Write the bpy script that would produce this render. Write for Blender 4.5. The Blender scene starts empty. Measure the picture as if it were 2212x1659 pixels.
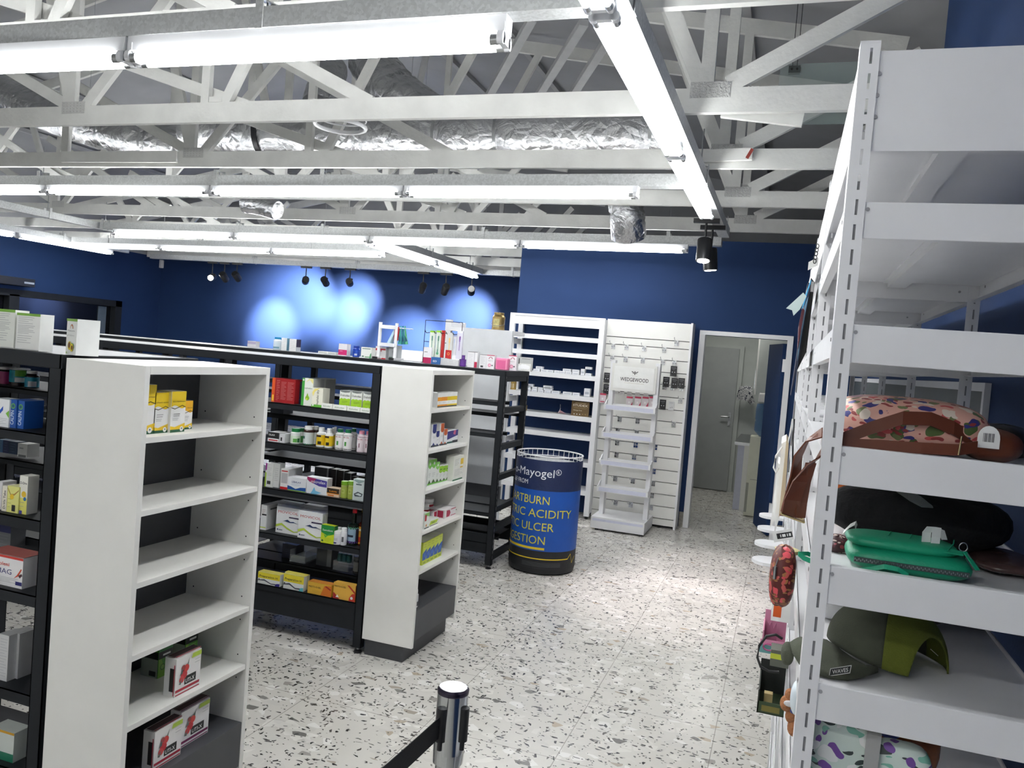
import bpy, bmesh, math, random
from mathutils import Vector, Matrix
random.seed(7)
SC = bpy.context.scene
COL = SC.collection
PI = math.pi

# ------------------------------------------------------------------ camera
EYE = Vector((0.0, 0.0, 1.70))
F_PX, YAW, PITCH, ROLL = 1735.4, 0.328384, 0.038145, 0.081466      # focal length in pixels of the 2212 px wide frame
FW = Vector((-math.sin(YAW) * math.cos(PITCH), math.cos(YAW) * math.cos(PITCH), -math.sin(PITCH)))
_r0 = Vector((math.cos(YAW), math.sin(YAW), 0)); _u0 = _r0.cross(FW)
RT = math.cos(ROLL) * _r0 + math.sin(ROLL) * _u0
UP = -math.sin(ROLL) * _r0 + math.cos(ROLL) * _u0
cam_d = bpy.data.cameras.new('camera'); cam = bpy.data.objects.new('camera', cam_d); COL.objects.link(cam)
cam_d.sensor_width = 36.0; cam_d.lens = F_PX / 2212 * 36.0; cam_d.clip_start = 0.05; cam_d.clip_end = 60
cam.matrix_world = Matrix(((RT.x, UP.x, -FW.x, EYE.x), (RT.y, UP.y, -FW.y, EYE.y), (RT.z, UP.z, -FW.z, EYE.z), (0, 0, 0, 1)))
SC.camera = cam

# ------------------------------------------------------------------ world and exposure
SC.view_settings.view_transform = 'Standard'; SC.view_settings.look = 'None'
SC.view_settings.exposure = 1.53; SC.view_settings.gamma = 1.0; SC.view_settings.use_curve_mapping = False
W = bpy.data.worlds.new('world'); SC.world = W; W.use_nodes = True
W.node_tree.nodes['Background'].inputs[0].default_value = (0.6, 0.62, 0.64, 1)
W.node_tree.nodes['Background'].inputs[1].default_value = 0.15
TUBE_POWER = 15.0        # emission of the fluorescent tubes
SPOT_POWER = 480.0

# ------------------------------------------------------------------ measuring helpers: a line of sight met with a real plane of the shop
def _ray(px, py): return FW + (px - 1106) / F_PX * RT + (829.5 - py) / F_PX * UP
def at_y(px, py, y): d = _ray(px, py); return EYE + d * (y / d.y)
def at_x(px, py, x): d = _ray(px, py); return EYE + d * (x / d.x)
def at_z(px, py, z): d = _ray(px, py); return EYE + d * ((z - 1.70) / d.z)

# ------------------------------------------------------------------ materials
def lin(c):
    c = c / 255.0
    return c / 12.92 if c <= 0.04045 else ((c + 0.055) / 1.055) ** 2.4
def rgb(c): return (lin(c[0]), lin(c[1]), lin(c[2]), 1)
_M = {}
def mat(name, c, rough=0.5, metal=0.0, spec=0.5, bump=0.0, bscale=60.0, var=0.04, alpha=1.0, trans=0.0, emit=0.0, vscale=8.0, coat=0.0):
    if name in _M: return _M[name]
    m = bpy.data.materials.new(name); m.use_nodes = True; _M[name] = m
    nt = m.node_tree; N = nt.nodes; L = nt.links
    b = N['Principled BSDF']
    b.inputs['Roughness'].default_value = rough; b.inputs['Metallic'].default_value = metal
    b.inputs['Specular IOR Level'].default_value = spec
    b.inputs['Coat Weight'].default_value = coat
    if trans: b.inputs['Transmission Weight'].default_value = trans; b.inputs['IOR'].default_value = 1.3
    if alpha < 1: b.inputs['Alpha'].default_value = alpha
    if emit: b.inputs['Emission Color'].default_value = rgb(c); b.inputs['Emission Strength'].default_value = emit
    tc = N.new('ShaderNodeTexCoord')
    n = N.new('ShaderNodeTexNoise'); n.inputs['Scale'].default_value = vscale; n.inputs['Detail'].default_value = 3
    L.new(tc.outputs['Object'], n.inputs['Vector'])
    r = N.new('ShaderNodeValToRGB'); base = rgb(c)
    r.color_ramp.elements[0].color = tuple(max(0, v * (1 - var)) for v in base[:3]) + (1,)
    r.color_ramp.elements[1].color = tuple(min(1, v * (1 + var)) for v in base[:3]) + (1,)
    r.color_ramp.elements[0].position = 0.3; r.color_ramp.elements[1].position = 0.7
    L.new(n.outputs['Fac'], r.inputs['Fac']); L.new(r.outputs['Color'], b.inputs['Base Color'])
    if bump:
        n2 = N.new('ShaderNodeTexNoise'); n2.inputs['Scale'].default_value = bscale; n2.inputs['Detail'].default_value = 4
        L.new(tc.outputs['Object'], n2.inputs['Vector'])
        bp = N.new('ShaderNodeBump'); bp.inputs['Strength'].default_value = bump; bp.inputs['Distance'].default_value = 0.02
        L.new(n2.outputs['Fac'], bp.inputs['Height']); L.new(bp.outputs['Normal'], b.inputs['Normal'])
    return m
_ci = {}
def ink(c, rough=0.45):
    """print or plastic of a plain colour"""
    k = 'colour_%d_%d_%d_%d' % (c[0], c[1], c[2], int(rough * 100))
    return mat(k, c, rough=rough, var=0.03, vscale=20)

class G:
    """small node-graph helper"""
    def __init__(s, m): s.nt = m.node_tree; s.N = s.nt.nodes; s.L = s.nt.links
    def n(s, t, **kw):
        x = s.N.new(t)
        for k, v in kw.items():
            if k.startswith('i_'): x.inputs[k[2:].replace('_', ' ')].default_value = v
            else: setattr(x, k, v)
        return x
    def m(s, op, a, b=0.0, c=None):
        x = s.N.new('ShaderNodeMath'); x.operation = op
        for i, v in enumerate((a, b, c)):
            if v is None: continue
            if isinstance(v, (int, float)): x.inputs[i].default_value = v
            else: s.L.new(v, x.inputs[i])
        return x.outputs[0]
    def mix(s, f, a, b):
        x = s.N.new('ShaderNodeMix'); x.data_type = 'RGBA'
        for i, v in ((0, f), (6, a), (7, b)):
            if isinstance(v, (int, float)): x.inputs[i].default_value = v
            elif isinstance(v, tuple): x.inputs[i].default_value = v
            else: s.L.new(v, x.inputs[i])
        return x.outputs[2]

def terrazzo():
    m = bpy.data.materials.new('terrazzo_tiles'); m.use_nodes = True; g = G(m); b = g.N['Principled BSDF']
    tc = g.n('ShaderNodeTexCoord'); P = tc.outputs['Object']
    dn = g.n('ShaderNodeTexNoise', i_Scale=9.0, i_Detail=2.0); g.L.new(P, dn.inputs['Vector'])
    va = g.n('ShaderNodeVectorMath', operation='SCALE'); g.L.new(dn.outputs['Color'], va.inputs[0]); va.inputs['Scale'].default_value = 0.05
    vb = g.n('ShaderNodeVectorMath', operation='ADD'); g.L.new(P, vb.inputs[0]); g.L.new(va.outputs[0], vb.inputs[1])
    nz = g.n('ShaderNodeTexNoise', i_Scale=2.2, i_Detail=4.0); g.L.new(P, nz.inputs['Vector'])
    base = g.mix(nz.outputs['Fac'], rgb((188, 185, 178)), rgb((204, 201, 194)))
    def chips(scale, sx, sy, thr, edge, cols, prev, rot=0.0):
        mp = g.n('ShaderNodeMapping'); mp.inputs['Scale'].default_value = (sx, sy, 1); mp.inputs['Rotation'].default_value = (0, 0, rot)
        g.L.new(vb.outputs[0], mp.inputs['Vector'])
        v1 = g.n('ShaderNodeTexVoronoi', i_Scale=scale); v1.voronoi_dimensions = '2D'; g.L.new(mp.outputs[0], v1.inputs['Vector'])
        v2 = g.n('ShaderNodeTexVoronoi', i_Scale=scale); v2.voronoi_dimensions = '2D'; v2.feature = 'DISTANCE_TO_EDGE'; g.L.new(mp.outputs[0], v2.inputs['Vector'])
        sep = g.n('ShaderNodeSeparateColor'); g.L.new(v1.outputs['Color'], sep.inputs[0])
        f = g.m('MULTIPLY', g.m('GREATER_THAN', sep.outputs[0], thr), g.m('GREATER_THAN', v2.outputs['Distance'], edge))
        rp = g.n('ShaderNodeValToRGB'); rp.color_ramp.interpolation = 'CONSTANT'
        e = rp.color_ramp.elements
        while len(e) < len(cols): e.new(0.5)
        for i, c in enumerate(cols): e[i].position = i / len(cols); e[i].color = rgb(c)
        g.L.new(sep.outputs[1], rp.inputs['Fac'])
        return g.mix(f, prev, rp.outputs['Color'])
    c = chips(18, 1, 1.2, 0.66, 0.08, [(198, 195, 189), (214, 212, 207), (192, 189, 183), (206, 203, 196)], base)
    c = chips(19, 1.0, 1.5, 0.962, 0.08, [(128, 126, 122), (150, 147, 141), (172, 160, 142), (112, 110, 106), (160, 152, 140)], c, 0.6)
    c = chips(40, 1.0, 2.4, 0.95, 0.10, [(42, 42, 44), (64, 62, 60), (30, 30, 32), (98, 95, 92), (52, 50, 50)], c, 0.25)
    c = chips(40, 2.2, 1.0, 0.965, 0.10, [(38, 38, 40), (80, 76, 72), (48, 47, 47), (120, 116, 112)], c, -0.3)
    c = chips(95, 1.0, 1.4, 0.95, 0.12, [(38, 38, 40), (60, 58, 57), (110, 106, 102), (34, 34, 36)], c, 1.1)
    sx = g.n('ShaderNodeSeparateXYZ'); g.L.new(P, sx.inputs[0])
    fx = g.m('FRACT', g.m('DIVIDE', g.m('ADD', sx.outputs[0], 1.399 + 61.25), 0.6125))
    fy = g.m('FRACT', g.m('DIVIDE', g.m('ADD', sx.outputs[1], -4.195 + 61.25), 0.6350))
    gl = g.m('MAXIMUM', g.m('LESS_THAN', fx, 0.0055), g.m('LESS_THAN', fy, 0.0055))
    c = g.mix(g.m('MULTIPLY', gl, 0.75), c, rgb((112, 104, 98)))
    g.L.new(c, b.inputs['Base Color'])
    rr = g.m('ADD', g.m('MULTIPLY', nz.outputs['Fac'], 0.12), 0.20); g.L.new(rr, b.inputs['Roughness'])
    b.inputs['Specular IOR Level'].default_value = 0.45
    return m

def galvanised():
    m = bpy.data.materials.new('galvanised_steel'); m.use_nodes = True; g = G(m); b = g.N['Principled BSDF']
    tc = g.n('ShaderNodeTexCoord')
    v = g.n('ShaderNodeTexVoronoi', i_Scale=90.0); g.L.new(tc.outputs['Object'], v.inputs['Vector'])
    sep = g.n('ShaderNodeSeparateColor'); g.L.new(v.outputs['Color'], sep.inputs[0])
    g.L.new(g.mix(sep.outputs[0], rgb((186, 188, 188)), rgb((206, 208, 208))), b.inputs['Base Color'])
    b.inputs['Metallic'].default_value = 0.3; b.inputs['Roughness'].default_value = 0.48
    return m

def foil():
    m = bpy.data.materials.new('crinkled_foil'); m.use_nodes = True; g = G(m); b = g.N['Principled BSDF']
    tc = g.n('ShaderNodeTexCoord')
    mp = g.n('ShaderNodeMapping'); mp.inputs['Scale'].default_value = (1.0, 1.0, 1.0); g.L.new(tc.outputs['Object'], mp.inputs['Vector'])
    n = g.n('ShaderNodeTexNoise', i_Scale=7.0, i_Detail=7.0, i_Roughness=0.6, i_Distortion=0.8); g.L.new(mp.outputs[0], n.inputs['Vector'])
    v = g.n('ShaderNodeTexVoronoi', i_Scale=10.0); v.feature = 'DISTANCE_TO_EDGE'; g.L.new(mp.outputs[0], v.inputs['Vector'])
    h = g.m('ADD', n.outputs['Fac'], g.m('MULTIPLY', v.outputs['Distance'], 0.8))
    bp = g.n('ShaderNodeBump', i_Strength=0.55, i_Distance=0.04); g.L.new(h, bp.inputs['Height']); g.L.new(bp.outputs[0], b.inputs['Normal'])
    b.inputs['Base Color'].default_value = rgb((205, 206, 208)); b.inputs['Metallic'].default_value = 1.0; b.inputs['Roughness'].default_value = 0.27
    return m

def floral(name, ground, cols, scale=26.0, thr=0.62, rough=0.5):
    """printed cloth: patches of petals and leaves on a plain ground"""
    m = bpy.data.materials.new(name); m.use_nodes = True; g = G(m); b = g.N['Principled BSDF']
    tc = g.n('ShaderNodeTexCoord')
    dn = g.n('ShaderNodeTexNoise', i_Scale=scale * 0.7, i_Detail=2.0); g.L.new(tc.outputs['Object'], dn.inputs['Vector'])
    va = g.n('ShaderNodeVectorMath', operation='SCALE'); g.L.new(dn.outputs['Color'], va.inputs[0]); va.inputs['Scale'].default_value = 1.1 / scale
    vb = g.n('ShaderNodeVectorMath', operation='ADD'); g.L.new(tc.outputs['Object'], vb.inputs[0]); g.L.new(va.outputs[0], vb.inputs[1])
    col = rgb(ground)
    for i, c in enumerate(cols):
        mp = g.n('ShaderNodeMapping'); mp.inputs['Location'].default_value = (i * 1.7, i * 0.9, i * 2.3)
        mp.inputs['Scale'].default_value = (1, 1, 1 + 1.2 * (i % 2)); mp.inputs['Rotation'].default_value = (i * 0.8, i * 0.5, 0)
        g.L.new(vb.outputs[0], mp.inputs['Vector'])
        v = g.n('ShaderNodeTexVoronoi', i_Scale=scale * (1 + 0.35 * (i % 3))); g.L.new(mp.outputs[0], v.inputs['Vector'])
        sep = g.n('ShaderNodeSeparateColor'); g.L.new(v.outputs['Color'], sep.inputs[0])
        f = g.m('MULTIPLY', g.m('GREATER_THAN', sep.outputs[0], thr), g.m('LESS_THAN', v.outputs['Distance'], 0.42))
        col = g.mix(f, col, rgb(c))
    g.L.new(col, b.inputs['Base Color']); b.inputs['Roughness'].default_value = rough
    return m

M_FLOOR = terrazzo(); M_GALV = galvanised(); M_FOIL = foil()
M_BLUE = mat('blue_wall_paint', (35, 56, 95), rough=0.72, spec=0.18, var=0.05, vscale=1.5, bump=0.06, bscale=120)
M_ROOF = mat('grey_roof_board', (160, 161, 164), rough=0.6, var=0.08, vscale=2.0)
M_TIMBER = mat('white_painted_timber', (222, 222, 218), rough=0.6, var=0.07, vscale=5.0, bump=0.15, bscale=40)
M_TIMBER2 = mat('grey_painted_batten', (176, 177, 178), rough=0.6, var=0.06)
M_PLATE = mat('painted_nail_plate', (206, 206, 203), rough=0.5, bump=0.7, bscale=90)
M_WHITE = mat('white_melamine', (226, 225, 220), rough=0.42, var=0.02, bump=0.04, bscale=300)
M_WMETAL = mat('white_powder_coat', (228, 228, 230), rough=0.33, var=0.02)
M_GREYMEL = mat('charcoal_melamine', (66, 67, 71), rough=0.45, var=0.06)
M_BLACK = mat('black_powder_coat', (30, 33, 37), rough=0.58, spec=0.28, var=0.10)
M_BLACKP = mat('black_plastic', (22, 23, 26), rough=0.4)
M_HOLE = mat('dark_hole', (14, 14, 15), rough=0.8)
M_SLOT = mat('shadowed_slot_inside', (150, 150, 154), rough=0.7)
M_CHROME = mat('polished_steel', (196, 198, 200), rough=0.12, metal=1.0, var=0.02)
M_STEEL = mat('brushed_steel', (178, 180, 182), rough=0.3, metal=1.0)
M_TUBE = mat('lit_tube', (246, 248, 248), rough=0.3, emit=TUBE_POWER, var=0.0)
M_FIX = mat('white_light_housing', (232, 233, 236), rough=0.4)
M_LENS = mat('lit_spot_lens', (255, 252, 244), rough=0.3, emit=22.0, var=0.0)
M_GLASS = mat('clear_plastic', (235, 240, 242), rough=0.06, alpha=0.28)
M_PANE = mat('hung_glass_pane', (170, 190, 186), rough=0.03, alpha=0.22, spec=0.8)
M_DGLASS = mat('dark_shopfront_glass', (10, 13, 20), rough=0.05, spec=0.8)
M_GLOSSW = mat('glossy_white_board', (216, 218, 221), rough=0.16, spec=0.6)
M_KGREY = mat('kitchen_grey_paint', (176, 180, 176), rough=0.55)
M_KDOOR = mat('grey_door_paint', (150, 153, 152), rough=0.5)
M_KRAFT = mat('kraft_paper', (196, 178, 148), rough=0.7)
M_PAPER = mat('white_paper', (232, 232, 230), rough=0.7)
M_LEATHER = mat('brown_leather', (104, 54, 34), rough=0.42, var=0.07, vscale=20, bump=0.05, bscale=400)
M_GREEN = mat('emerald_leather', (22, 150, 112), rough=0.42, var=0.06, bump=0.1, bscale=220)
M_OLIVE = mat('washed_olive_canvas', (72, 76, 62), rough=0.85, var=0.25, vscale=14, bump=0.2, bscale=400)
M_LIME = mat('olive_corduroy', (92, 100, 28), rough=0.9, var=0.2, bump=0.3, bscale=300)
M_CLOTH = mat('black_cloth', (18, 19, 22), rough=0.85, var=0.2, bump=0.4, bscale=40)
M_GOLD = mat('brass_fitting', (206, 186, 140), rough=0.25, metal=1.0)

# ------------------------------------------------------------------ mesh building
_TX = {}
def text_mesh(s, bold=0.0, res=3):
    bold = 0.0 if 'M' in s else min(bold, 0.013)
    k = (s, bold, res)
    if k in _TX: return _TX[k]
    cu = bpy.data.curves.new('lettering', 'FONT'); cu.body = s; cu.size = 1.0; cu.resolution_u = res; cu.offset = bold
    cu.fill_mode = 'FRONT'
    o = bpy.data.objects.new('lettering', cu); COL.objects.link(o)
    dg = bpy.context.evaluated_depsgraph_get(); e = o.evaluated_get(dg); me = e.to_mesh()
    vs = [(v.co.x, v.co.y) for v in me.vertices]; fs = [tuple(p.vertices) for p in me.polygons]
    e.to_mesh_clear(); bpy.data.objects.remove(o); bpy.data.curves.remove(cu)
    if vs:
        x0 = min(v[0] for v in vs); x1 = max(v[0] for v in vs)
    else: x0 = x1 = 0
    _TX[k] = ([(v[0] - x0, v[1]) for v in vs], fs, x1 - x0)
    return _TX[k]

class MB:
    def __init__(s): s.v = []; s.f = []; s.m = []; s.sm = []; s.mats = []; s.T = None
    def mi(s, m):
        if m not in s.mats: s.mats.append(m)
        return s.mats.index(m)
    def add(s, vs, fs, m, smooth=False):
        o = len(s.v); i = s.mi(m)
        for p in vs:
            p = Vector(p)
            s.v.append(s.T @ p if s.T else p)
        for f in fs:
            s.f.append(tuple(o + k for k in f)); s.m.append(i); s.sm.append(smooth)
    def quad(s, a, b, c, d, m): s.add([a, b, c, d], [(0, 1, 2, 3)], m)
    def box(s, x0, x1, y0, y1, z0, z1, m, **side):
        """side: front(-y) back(+y) left(-x) right(+x) bottom top may carry another material"""
        vs = [(x0, y0, z0), (x1, y0, z0), (x1, y1, z0), (x0, y1, z0), (x0, y0, z1), (x1, y0, z1), (x1, y1, z1), (x0, y1, z1)]
        fs = dict(bottom=(0, 3, 2, 1), top=(4, 5, 6, 7), front=(0, 1, 5, 4), right=(1, 2, 6, 5), back=(2, 3, 7, 6), left=(3, 0, 4, 7))
        o = len(s.v)
        s.add(vs, [], m)
        for k, f in fs.items():
            s.f.append(tuple(o + i for i in f)); s.m.append(s.mi(side.get(k, m))); s.sm.append(False)
    def beam(s, a, b, w, d, m, up=(0, 0, 1)):
        """a bar from a to b, w wide sideways, d deep along up"""
        a = Vector(a); b = Vector(b); t = (b - a).normalized(); up = Vector(up)
        sd = t.cross(up)
        if sd.length < 1e-4: sd = t.cross(Vector((1, 0, 0)))
        sd.normalize(); u = sd.cross(t).normalized()
        vs = []
        for p in (a, b):
            for i, j in ((-1, -1), (1, -1), (1, 1), (-1, 1)): vs.append(p + sd * (i * w / 2) + u * (j * d / 2))
        s.add(vs, [(3, 2, 1, 0), (4, 5, 6, 7), (0, 1, 5, 4), (1, 2, 6, 5), (2, 3, 7, 6), (3, 0, 4, 7)], m)
    def tube(s, path, r, m, n=8, cap=True, flat=1.0, rfun=None):
        path = [Vector(p) for p in path]; o = []; rings = []
        ref = Vector((0, 0, 1))
        for i, p in enumerate(path):
            t = (path[min(i + 1, len(path) - 1)] - path[max(i - 1, 0)]).normalized()
            a = t.cross(ref)
            if a.length < 1e-3: a = t.cross(Vector((0, 1, 0)))
            a.normalize(); b = a.cross(t)
            rr = rfun(i / max(1, len(path) - 1)) if rfun else r
            rings.append([p + a * (rr * math.cos(2 * PI * k / n)) + b * (rr * flat * math.sin(2 * PI * k / n)) for k in range(n)])
        s.loft(rings, m, cap=cap)
    def loft(s, rings, m, cap=True, closed=True, smooth=True):
        n = len(rings[0]); vs = [p for r in rings for p in r]; fs = []
        for i in range(len(rings) - 1):
            for k in range(n if closed else n - 1):
                k2 = (k + 1) % n
                fs.append((i * n + k, i * n + k2, (i + 1) * n + k2, (i + 1) * n + k))
        s.add(vs, fs, m, smooth)
        if cap and closed:
            s.add(rings[0], [tuple(range(n))[::-1]], m); s.add(rings[-1], [tuple(range(n))], m)
    def cyl(s, a, b, r, m, n=16, r2=None):
        r2 = r if r2 is None else r2
        a = Vector(a); b = Vector(b); s.tube([a, b], r, m, n=n, rfun=lambda t: r + (r2 - r) * t)
    def lathe(s, prof, m, c=(0, 0, 0), n=24, smooth=True, ms=None):
        """prof = [(r, z)...] bottom to top; ms = a material for each band"""
        c = Vector(c)
        for i in range(len(prof) - 1):
            (r0, z0), (r1, z1) = prof[i], prof[i + 1]
            mm = ms[i] if ms else m
            vs = [c + Vector((r0 * math.cos(2 * PI * k / n), r0 * math.sin(2 * PI * k / n), z0)) for k in range(n)] + \
                 [c + Vector((r1 * math.cos(2 * PI * k / n), r1 * math.sin(2 * PI * k / n), z1)) for k in range(n)]
            if r0 < 1e-6: s.add([c + Vector((0, 0, z0))] + vs[n:], [(0, 1 + (k + 1) % n, 1 + k)[::-1] for k in range(n)], mm, smooth)
            elif r1 < 1e-6: s.add(vs[:n] + [c + Vector((0, 0, z1))], [(k, (k + 1) % n, n) for k in range(n)], mm, smooth)
            else: s.add(vs, [(k, (k + 1) % n, n + (k + 1) % n, n + k) for k in range(n)], mm, smooth)
    def prism(s, pts, m, off, cap=True):
        """a planar outline pushed along the vector off"""
        off = Vector(off); a = [Vector(p) for p in pts]; b = [p + off for p in a]; n = len(a)
        s.add(a + b, [(k, (k + 1) % n, n + (k + 1) % n, n + k) for k in range(n)], m)
        s.add(a, [tuple(range(n))[::-1]], m); s.add(b, [tuple(range(n))], m)
    def poly(s, pts, m): s.add(pts, [tuple(range(len(pts)))], m)
    def text(s, body, o, r, u, size, m, fit=None, align='l', bold=0.0, res=3, wrap=None):
        vs, fs, w = text_mesh(body, bold, res)
        k = (fit / w) if (fit and w) else size
        sx = 0 if align == 'l' else (-w * k / 2 if align == 'c' else -w * k)
        o = Vector(o); r = Vector(r); u = Vector(u)
        if wrap: pts = [wrap(sx + x * k, y * size) for x, y in vs]
        else: pts = [o + r * (sx + x * k) + u * (y * size) for x, y in vs]
        s.add(pts, fs, m)
    def ribbon(s, path, wv, th, m, smooth=True):
        """a strap: path of points, width vector (or list of them), thickness"""
        path = [Vector(p) for p in path]; rings = []
        for i, p in enumerate(path):
            w = Vector(wv[i]) if isinstance(wv, list) else Vector(wv)
            t = (path[min(i + 1, len(path) - 1)] - path[max(i - 1, 0)]).normalized()
            nn = t.cross(w).normalized() * (th / 2)
            rings.append([p - w / 2 - nn, p + w / 2 - nn, p + w / 2 + nn, p - w / 2 + nn])
        s.loft(rings, m, smooth=False)

def finish(o, label=None, cat=None, group=None, kind=None):
    if label: o['label'] = label
    if cat: o['category'] = cat
    if group: o['group'] = group
    if kind: o['kind'] = kind
    return o
def build(name, mb, parent=None, label=None, cat=None, group=None, kind=None, loc=None, rot=0.0, bevel=0.0, solid=0.0, subsurf=0, weld=False):
    """link a mesh; its points are in shop coordinates unless loc is given (then they are local to loc)"""
    me = bpy.data.meshes.new(name)
    if parent is None and loc is None:
        xs = [p.x for p in mb.v]; ys = [p.y for p in mb.v]; zs = [p.z for p in mb.v]
        base = Vector(((min(xs) + max(xs)) / 2, (min(ys) + max(ys)) / 2, min(zs)))
    elif parent is not None and loc is None: base = parent.get('_b') and Vector(parent['_b']) or Vector((0, 0, 0))
    else: base = Vector((0, 0, 0))
    me.from_pydata([tuple(p - base) for p in mb.v], [], mb.f)
    for m in mb.mats: me.materials.append(m)
    me.polygons.foreach_set('material_index', mb.m); me.polygons.foreach_set('use_smooth', mb.sm); me.update()
    if weld:
        bmx = bmesh.new(); bmx.from_mesh(me); bmesh.ops.remove_doubles(bmx, verts=bmx.verts, dist=1e-5); bmx.to_mesh(me); bmx.free()
    o = bpy.data.objects.new(name, me); COL.objects.link(o)
    if parent is not None: o.parent = parent
    if loc is not None: o.location = loc
    elif parent is None: o.location = base
    o.rotation_euler = (0, 0, rot)
    if bevel:
        bv = o.modifiers.new('edge', 'BEVEL'); bv.width = bevel; bv.segments = 2; bv.limit_method = 'ANGLE'; bv.angle_limit = 0.7
    if solid:
        sd = o.modifiers.new('thickness', 'SOLIDIFY'); sd.thickness = solid
    if subsurf:
        ss = o.modifiers.new('smooth', 'SUBSURF'); ss.levels = subsurf; ss.render_levels = subsurf
    return finish(o, label, cat, group, kind)
BASES = {}
def thing(name, loc, label=None, cat=None, group=None, kind=None, rot=0.0):
    o = bpy.data.objects.new(name, None); COL.objects.link(o); o.location = loc; o.rotation_euler = (0, 0, rot)
    o.empty_display_size = 0.05; BASES[o.name] = Vector(loc)
    return finish(o, label, cat, group, kind)
def part(root, name, mb, world=True, **kw):
    """a child mesh; points in shop coordinates when world is true (root not yet turned), else local to the root"""
    if world:
        b = BASES[root.name]; mb.v = [p - b for p in mb.v]
    return build(name, mb, parent=root, loc=(0, 0, 0), **kw)
def sub(par, name, mb, root=None, world=True, **kw):
    if world:
        b = BASES[root.name]; mb.v = [p - b for p in mb.v]
    return build(name, mb, parent=par, loc=(0, 0, 0), **kw)
def dup(o, loc=None, rot=None, label=None, group=None, scale=None):
    c = o.copy(); COL.objects.link(c)
    if loc is not None: c.location = loc
    if rot is not None: c.rotation_euler = rot if isinstance(rot, (tuple, list)) else (0, 0, rot)
    if label: c['label'] = label
    if group: c['group'] = group
    if scale: c.scale = scale
    for ch in list(o.children):
        d = ch.copy(); COL.objects.link(d); d.parent = c
        for gch in list(ch.children):
            e = gch.copy(); COL.objects.link(e); e.parent = d
    return c
# ================================================================== THE SETTING
XL, XR, YF, YB, ZT = -12.05, 0.64, -3.6, 13.0, 3.02        # left wall, right wall, wall behind the camera, far wall, wall top
YK, XK = 8.70, -2.975                                      # the blue wall block that closes off the kitchen
def struct(name, mb, **kw): return build(name, mb, kind='structure', loc=(0, 0, 0), **kw)
m = MB(); m.box(XL - .1, XR + .1, YF - .1, YB + .1, -0.12, 0, M_FLOOR); struct('floor', m)
RIDX, RIDZ, EAVR, EAVL = -6.0, 5.5, 4.35, 4.1
m = MB(); m.box(XL, XR, YB, YB + .12, 0, 3.04, M_BLUE); struct('wall_far', m)
m = MB(); m.box(XL, 2.6, YB + .02, YB + .12, 3.04, 5.6, M_ROOF); struct('wall_gable', m)
m = MB()                                                    # left wall with the dark glazed shopfront opening
m.box(XL - .12, XL, YF, 5.2, 0, 3.04, M_BLUE); m.box(XL - .12, XL, 12.05, YB, 0, 3.04, M_BLUE); m.box(XL - .12, XL, YF, YB, 3.04, 4.3, M_ROOF); m.box(XL - .12, XL, 5.2, 12.05, 2.08, 3.04, M_BLUE)
struct('wall_left', m)
m = MB(); m.box(XL, XR, YF - .12, YF, 0, 5.6, M_WHITE); struct('wall_front', m)
m = MB(); m.box(XR, XR + .12, YF, 4.88, 0, 4.4, M_BLUE); m.box(XR, XR + .12, 4.88, YB, 0, 3.04, M_BLUE); struct('wall_right', m)
DX0, DX1, DZ = -0.868, -0.02, 2.06                          # doorway
m = MB()
m.box(XK, DX0, YK, YK + .12, 0, 3.05, M_BLUE); m.box(DX1, XR, YK, YK + .12, 0, 3.05, M_BLUE); m.box(DX0, DX1, YK, YK + .12, DZ, 3.05, M_BLUE)
struct('wall_back', m)
m = MB(); m.box(XK, XK + .12, YK + .12, YB, 0, 3.05, M_BLUE); struct('wall_side', m)
m = MB()                                                    # sloping roof boards with battens
for (xa, za, xb, zb) in ((RIDX, RIDZ, 2.6, EAVR - 1.96 * (RIDZ - EAVR) / (XR - RIDX)), (XL - .1, EAVL, RIDX, RIDZ)):
    m.add([(xa, YF - .1, za), (xb, YF - .1, zb), (xb, YB + .1, zb), (xa, YB + .1, za), (xa, YF - .1, za + .05), (xb, YF - .1, zb + .05), (xb, YB + .1, zb + .05), (xa, YB + .1, za + .05)],
          [(0, 1, 2, 3), (7, 6, 5, 4), (0, 4, 5, 1), (1, 5, 6, 2), (2, 6, 7, 3), (3, 7, 4, 0)], M_ROOF)
def roofz(x): return RIDZ - (x - RIDX) * (RIDZ - EAVR) / (XR - RIDX) if x > RIDX else RIDZ + (x - RIDX) * (RIDZ - EAVL) / (RIDX - XL)
roof = struct('ceiling', m); m = MB(); m.box(2.5, 2.6, YF, YB, 2.6, 4.2, M_ROOF); m.box(XR + .12, 2.6, 4.8, 4.88, 2.6, 4.35, M_BLUE); m.box(XR + .12, 2.6, 4.88, YB, 2.9, 3.0, M_ROOF); struct('wall_void', m); BASES[roof.name] = Vector((0, 0, 0))
for xb_ in (-0.55, -1.75, -2.95, -4.15, -5.35, -6.65, -8.0, -9.4, -10.8):
    z = RIDZ - (xb_ - RIDX) * (RIDZ - EAVR) / (XR - RIDX) if xb_ > RIDX else RIDZ + (xb_ - RIDX) * (RIDZ - EAVL) / (RIDX - XL)
    m = MB(); m.box(xb_ - .03, xb_ + .03, YF, YB, z - .06, z - .005, M_TIMBER2); part(roof, 'batten', m)
for (pa, ya, pb, yb_) in (((1150, 40), 6.0, (1050, 218), 7.3), ((1262, 48), 6.0, (1156, 218), 7.3), ((1330, 60), 6.0, (1228, 218), 7.3), ((935, 60), 8.6, (900, 205), 9.0)):
    a = at_y(pa[0], pa[1], ya); b = at_y(pb[0], pb[1], yb_)
    m = MB(); m.beam(a, b, .07, .05, M_TIMBER2); part(roof, 'batten', m)
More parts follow.
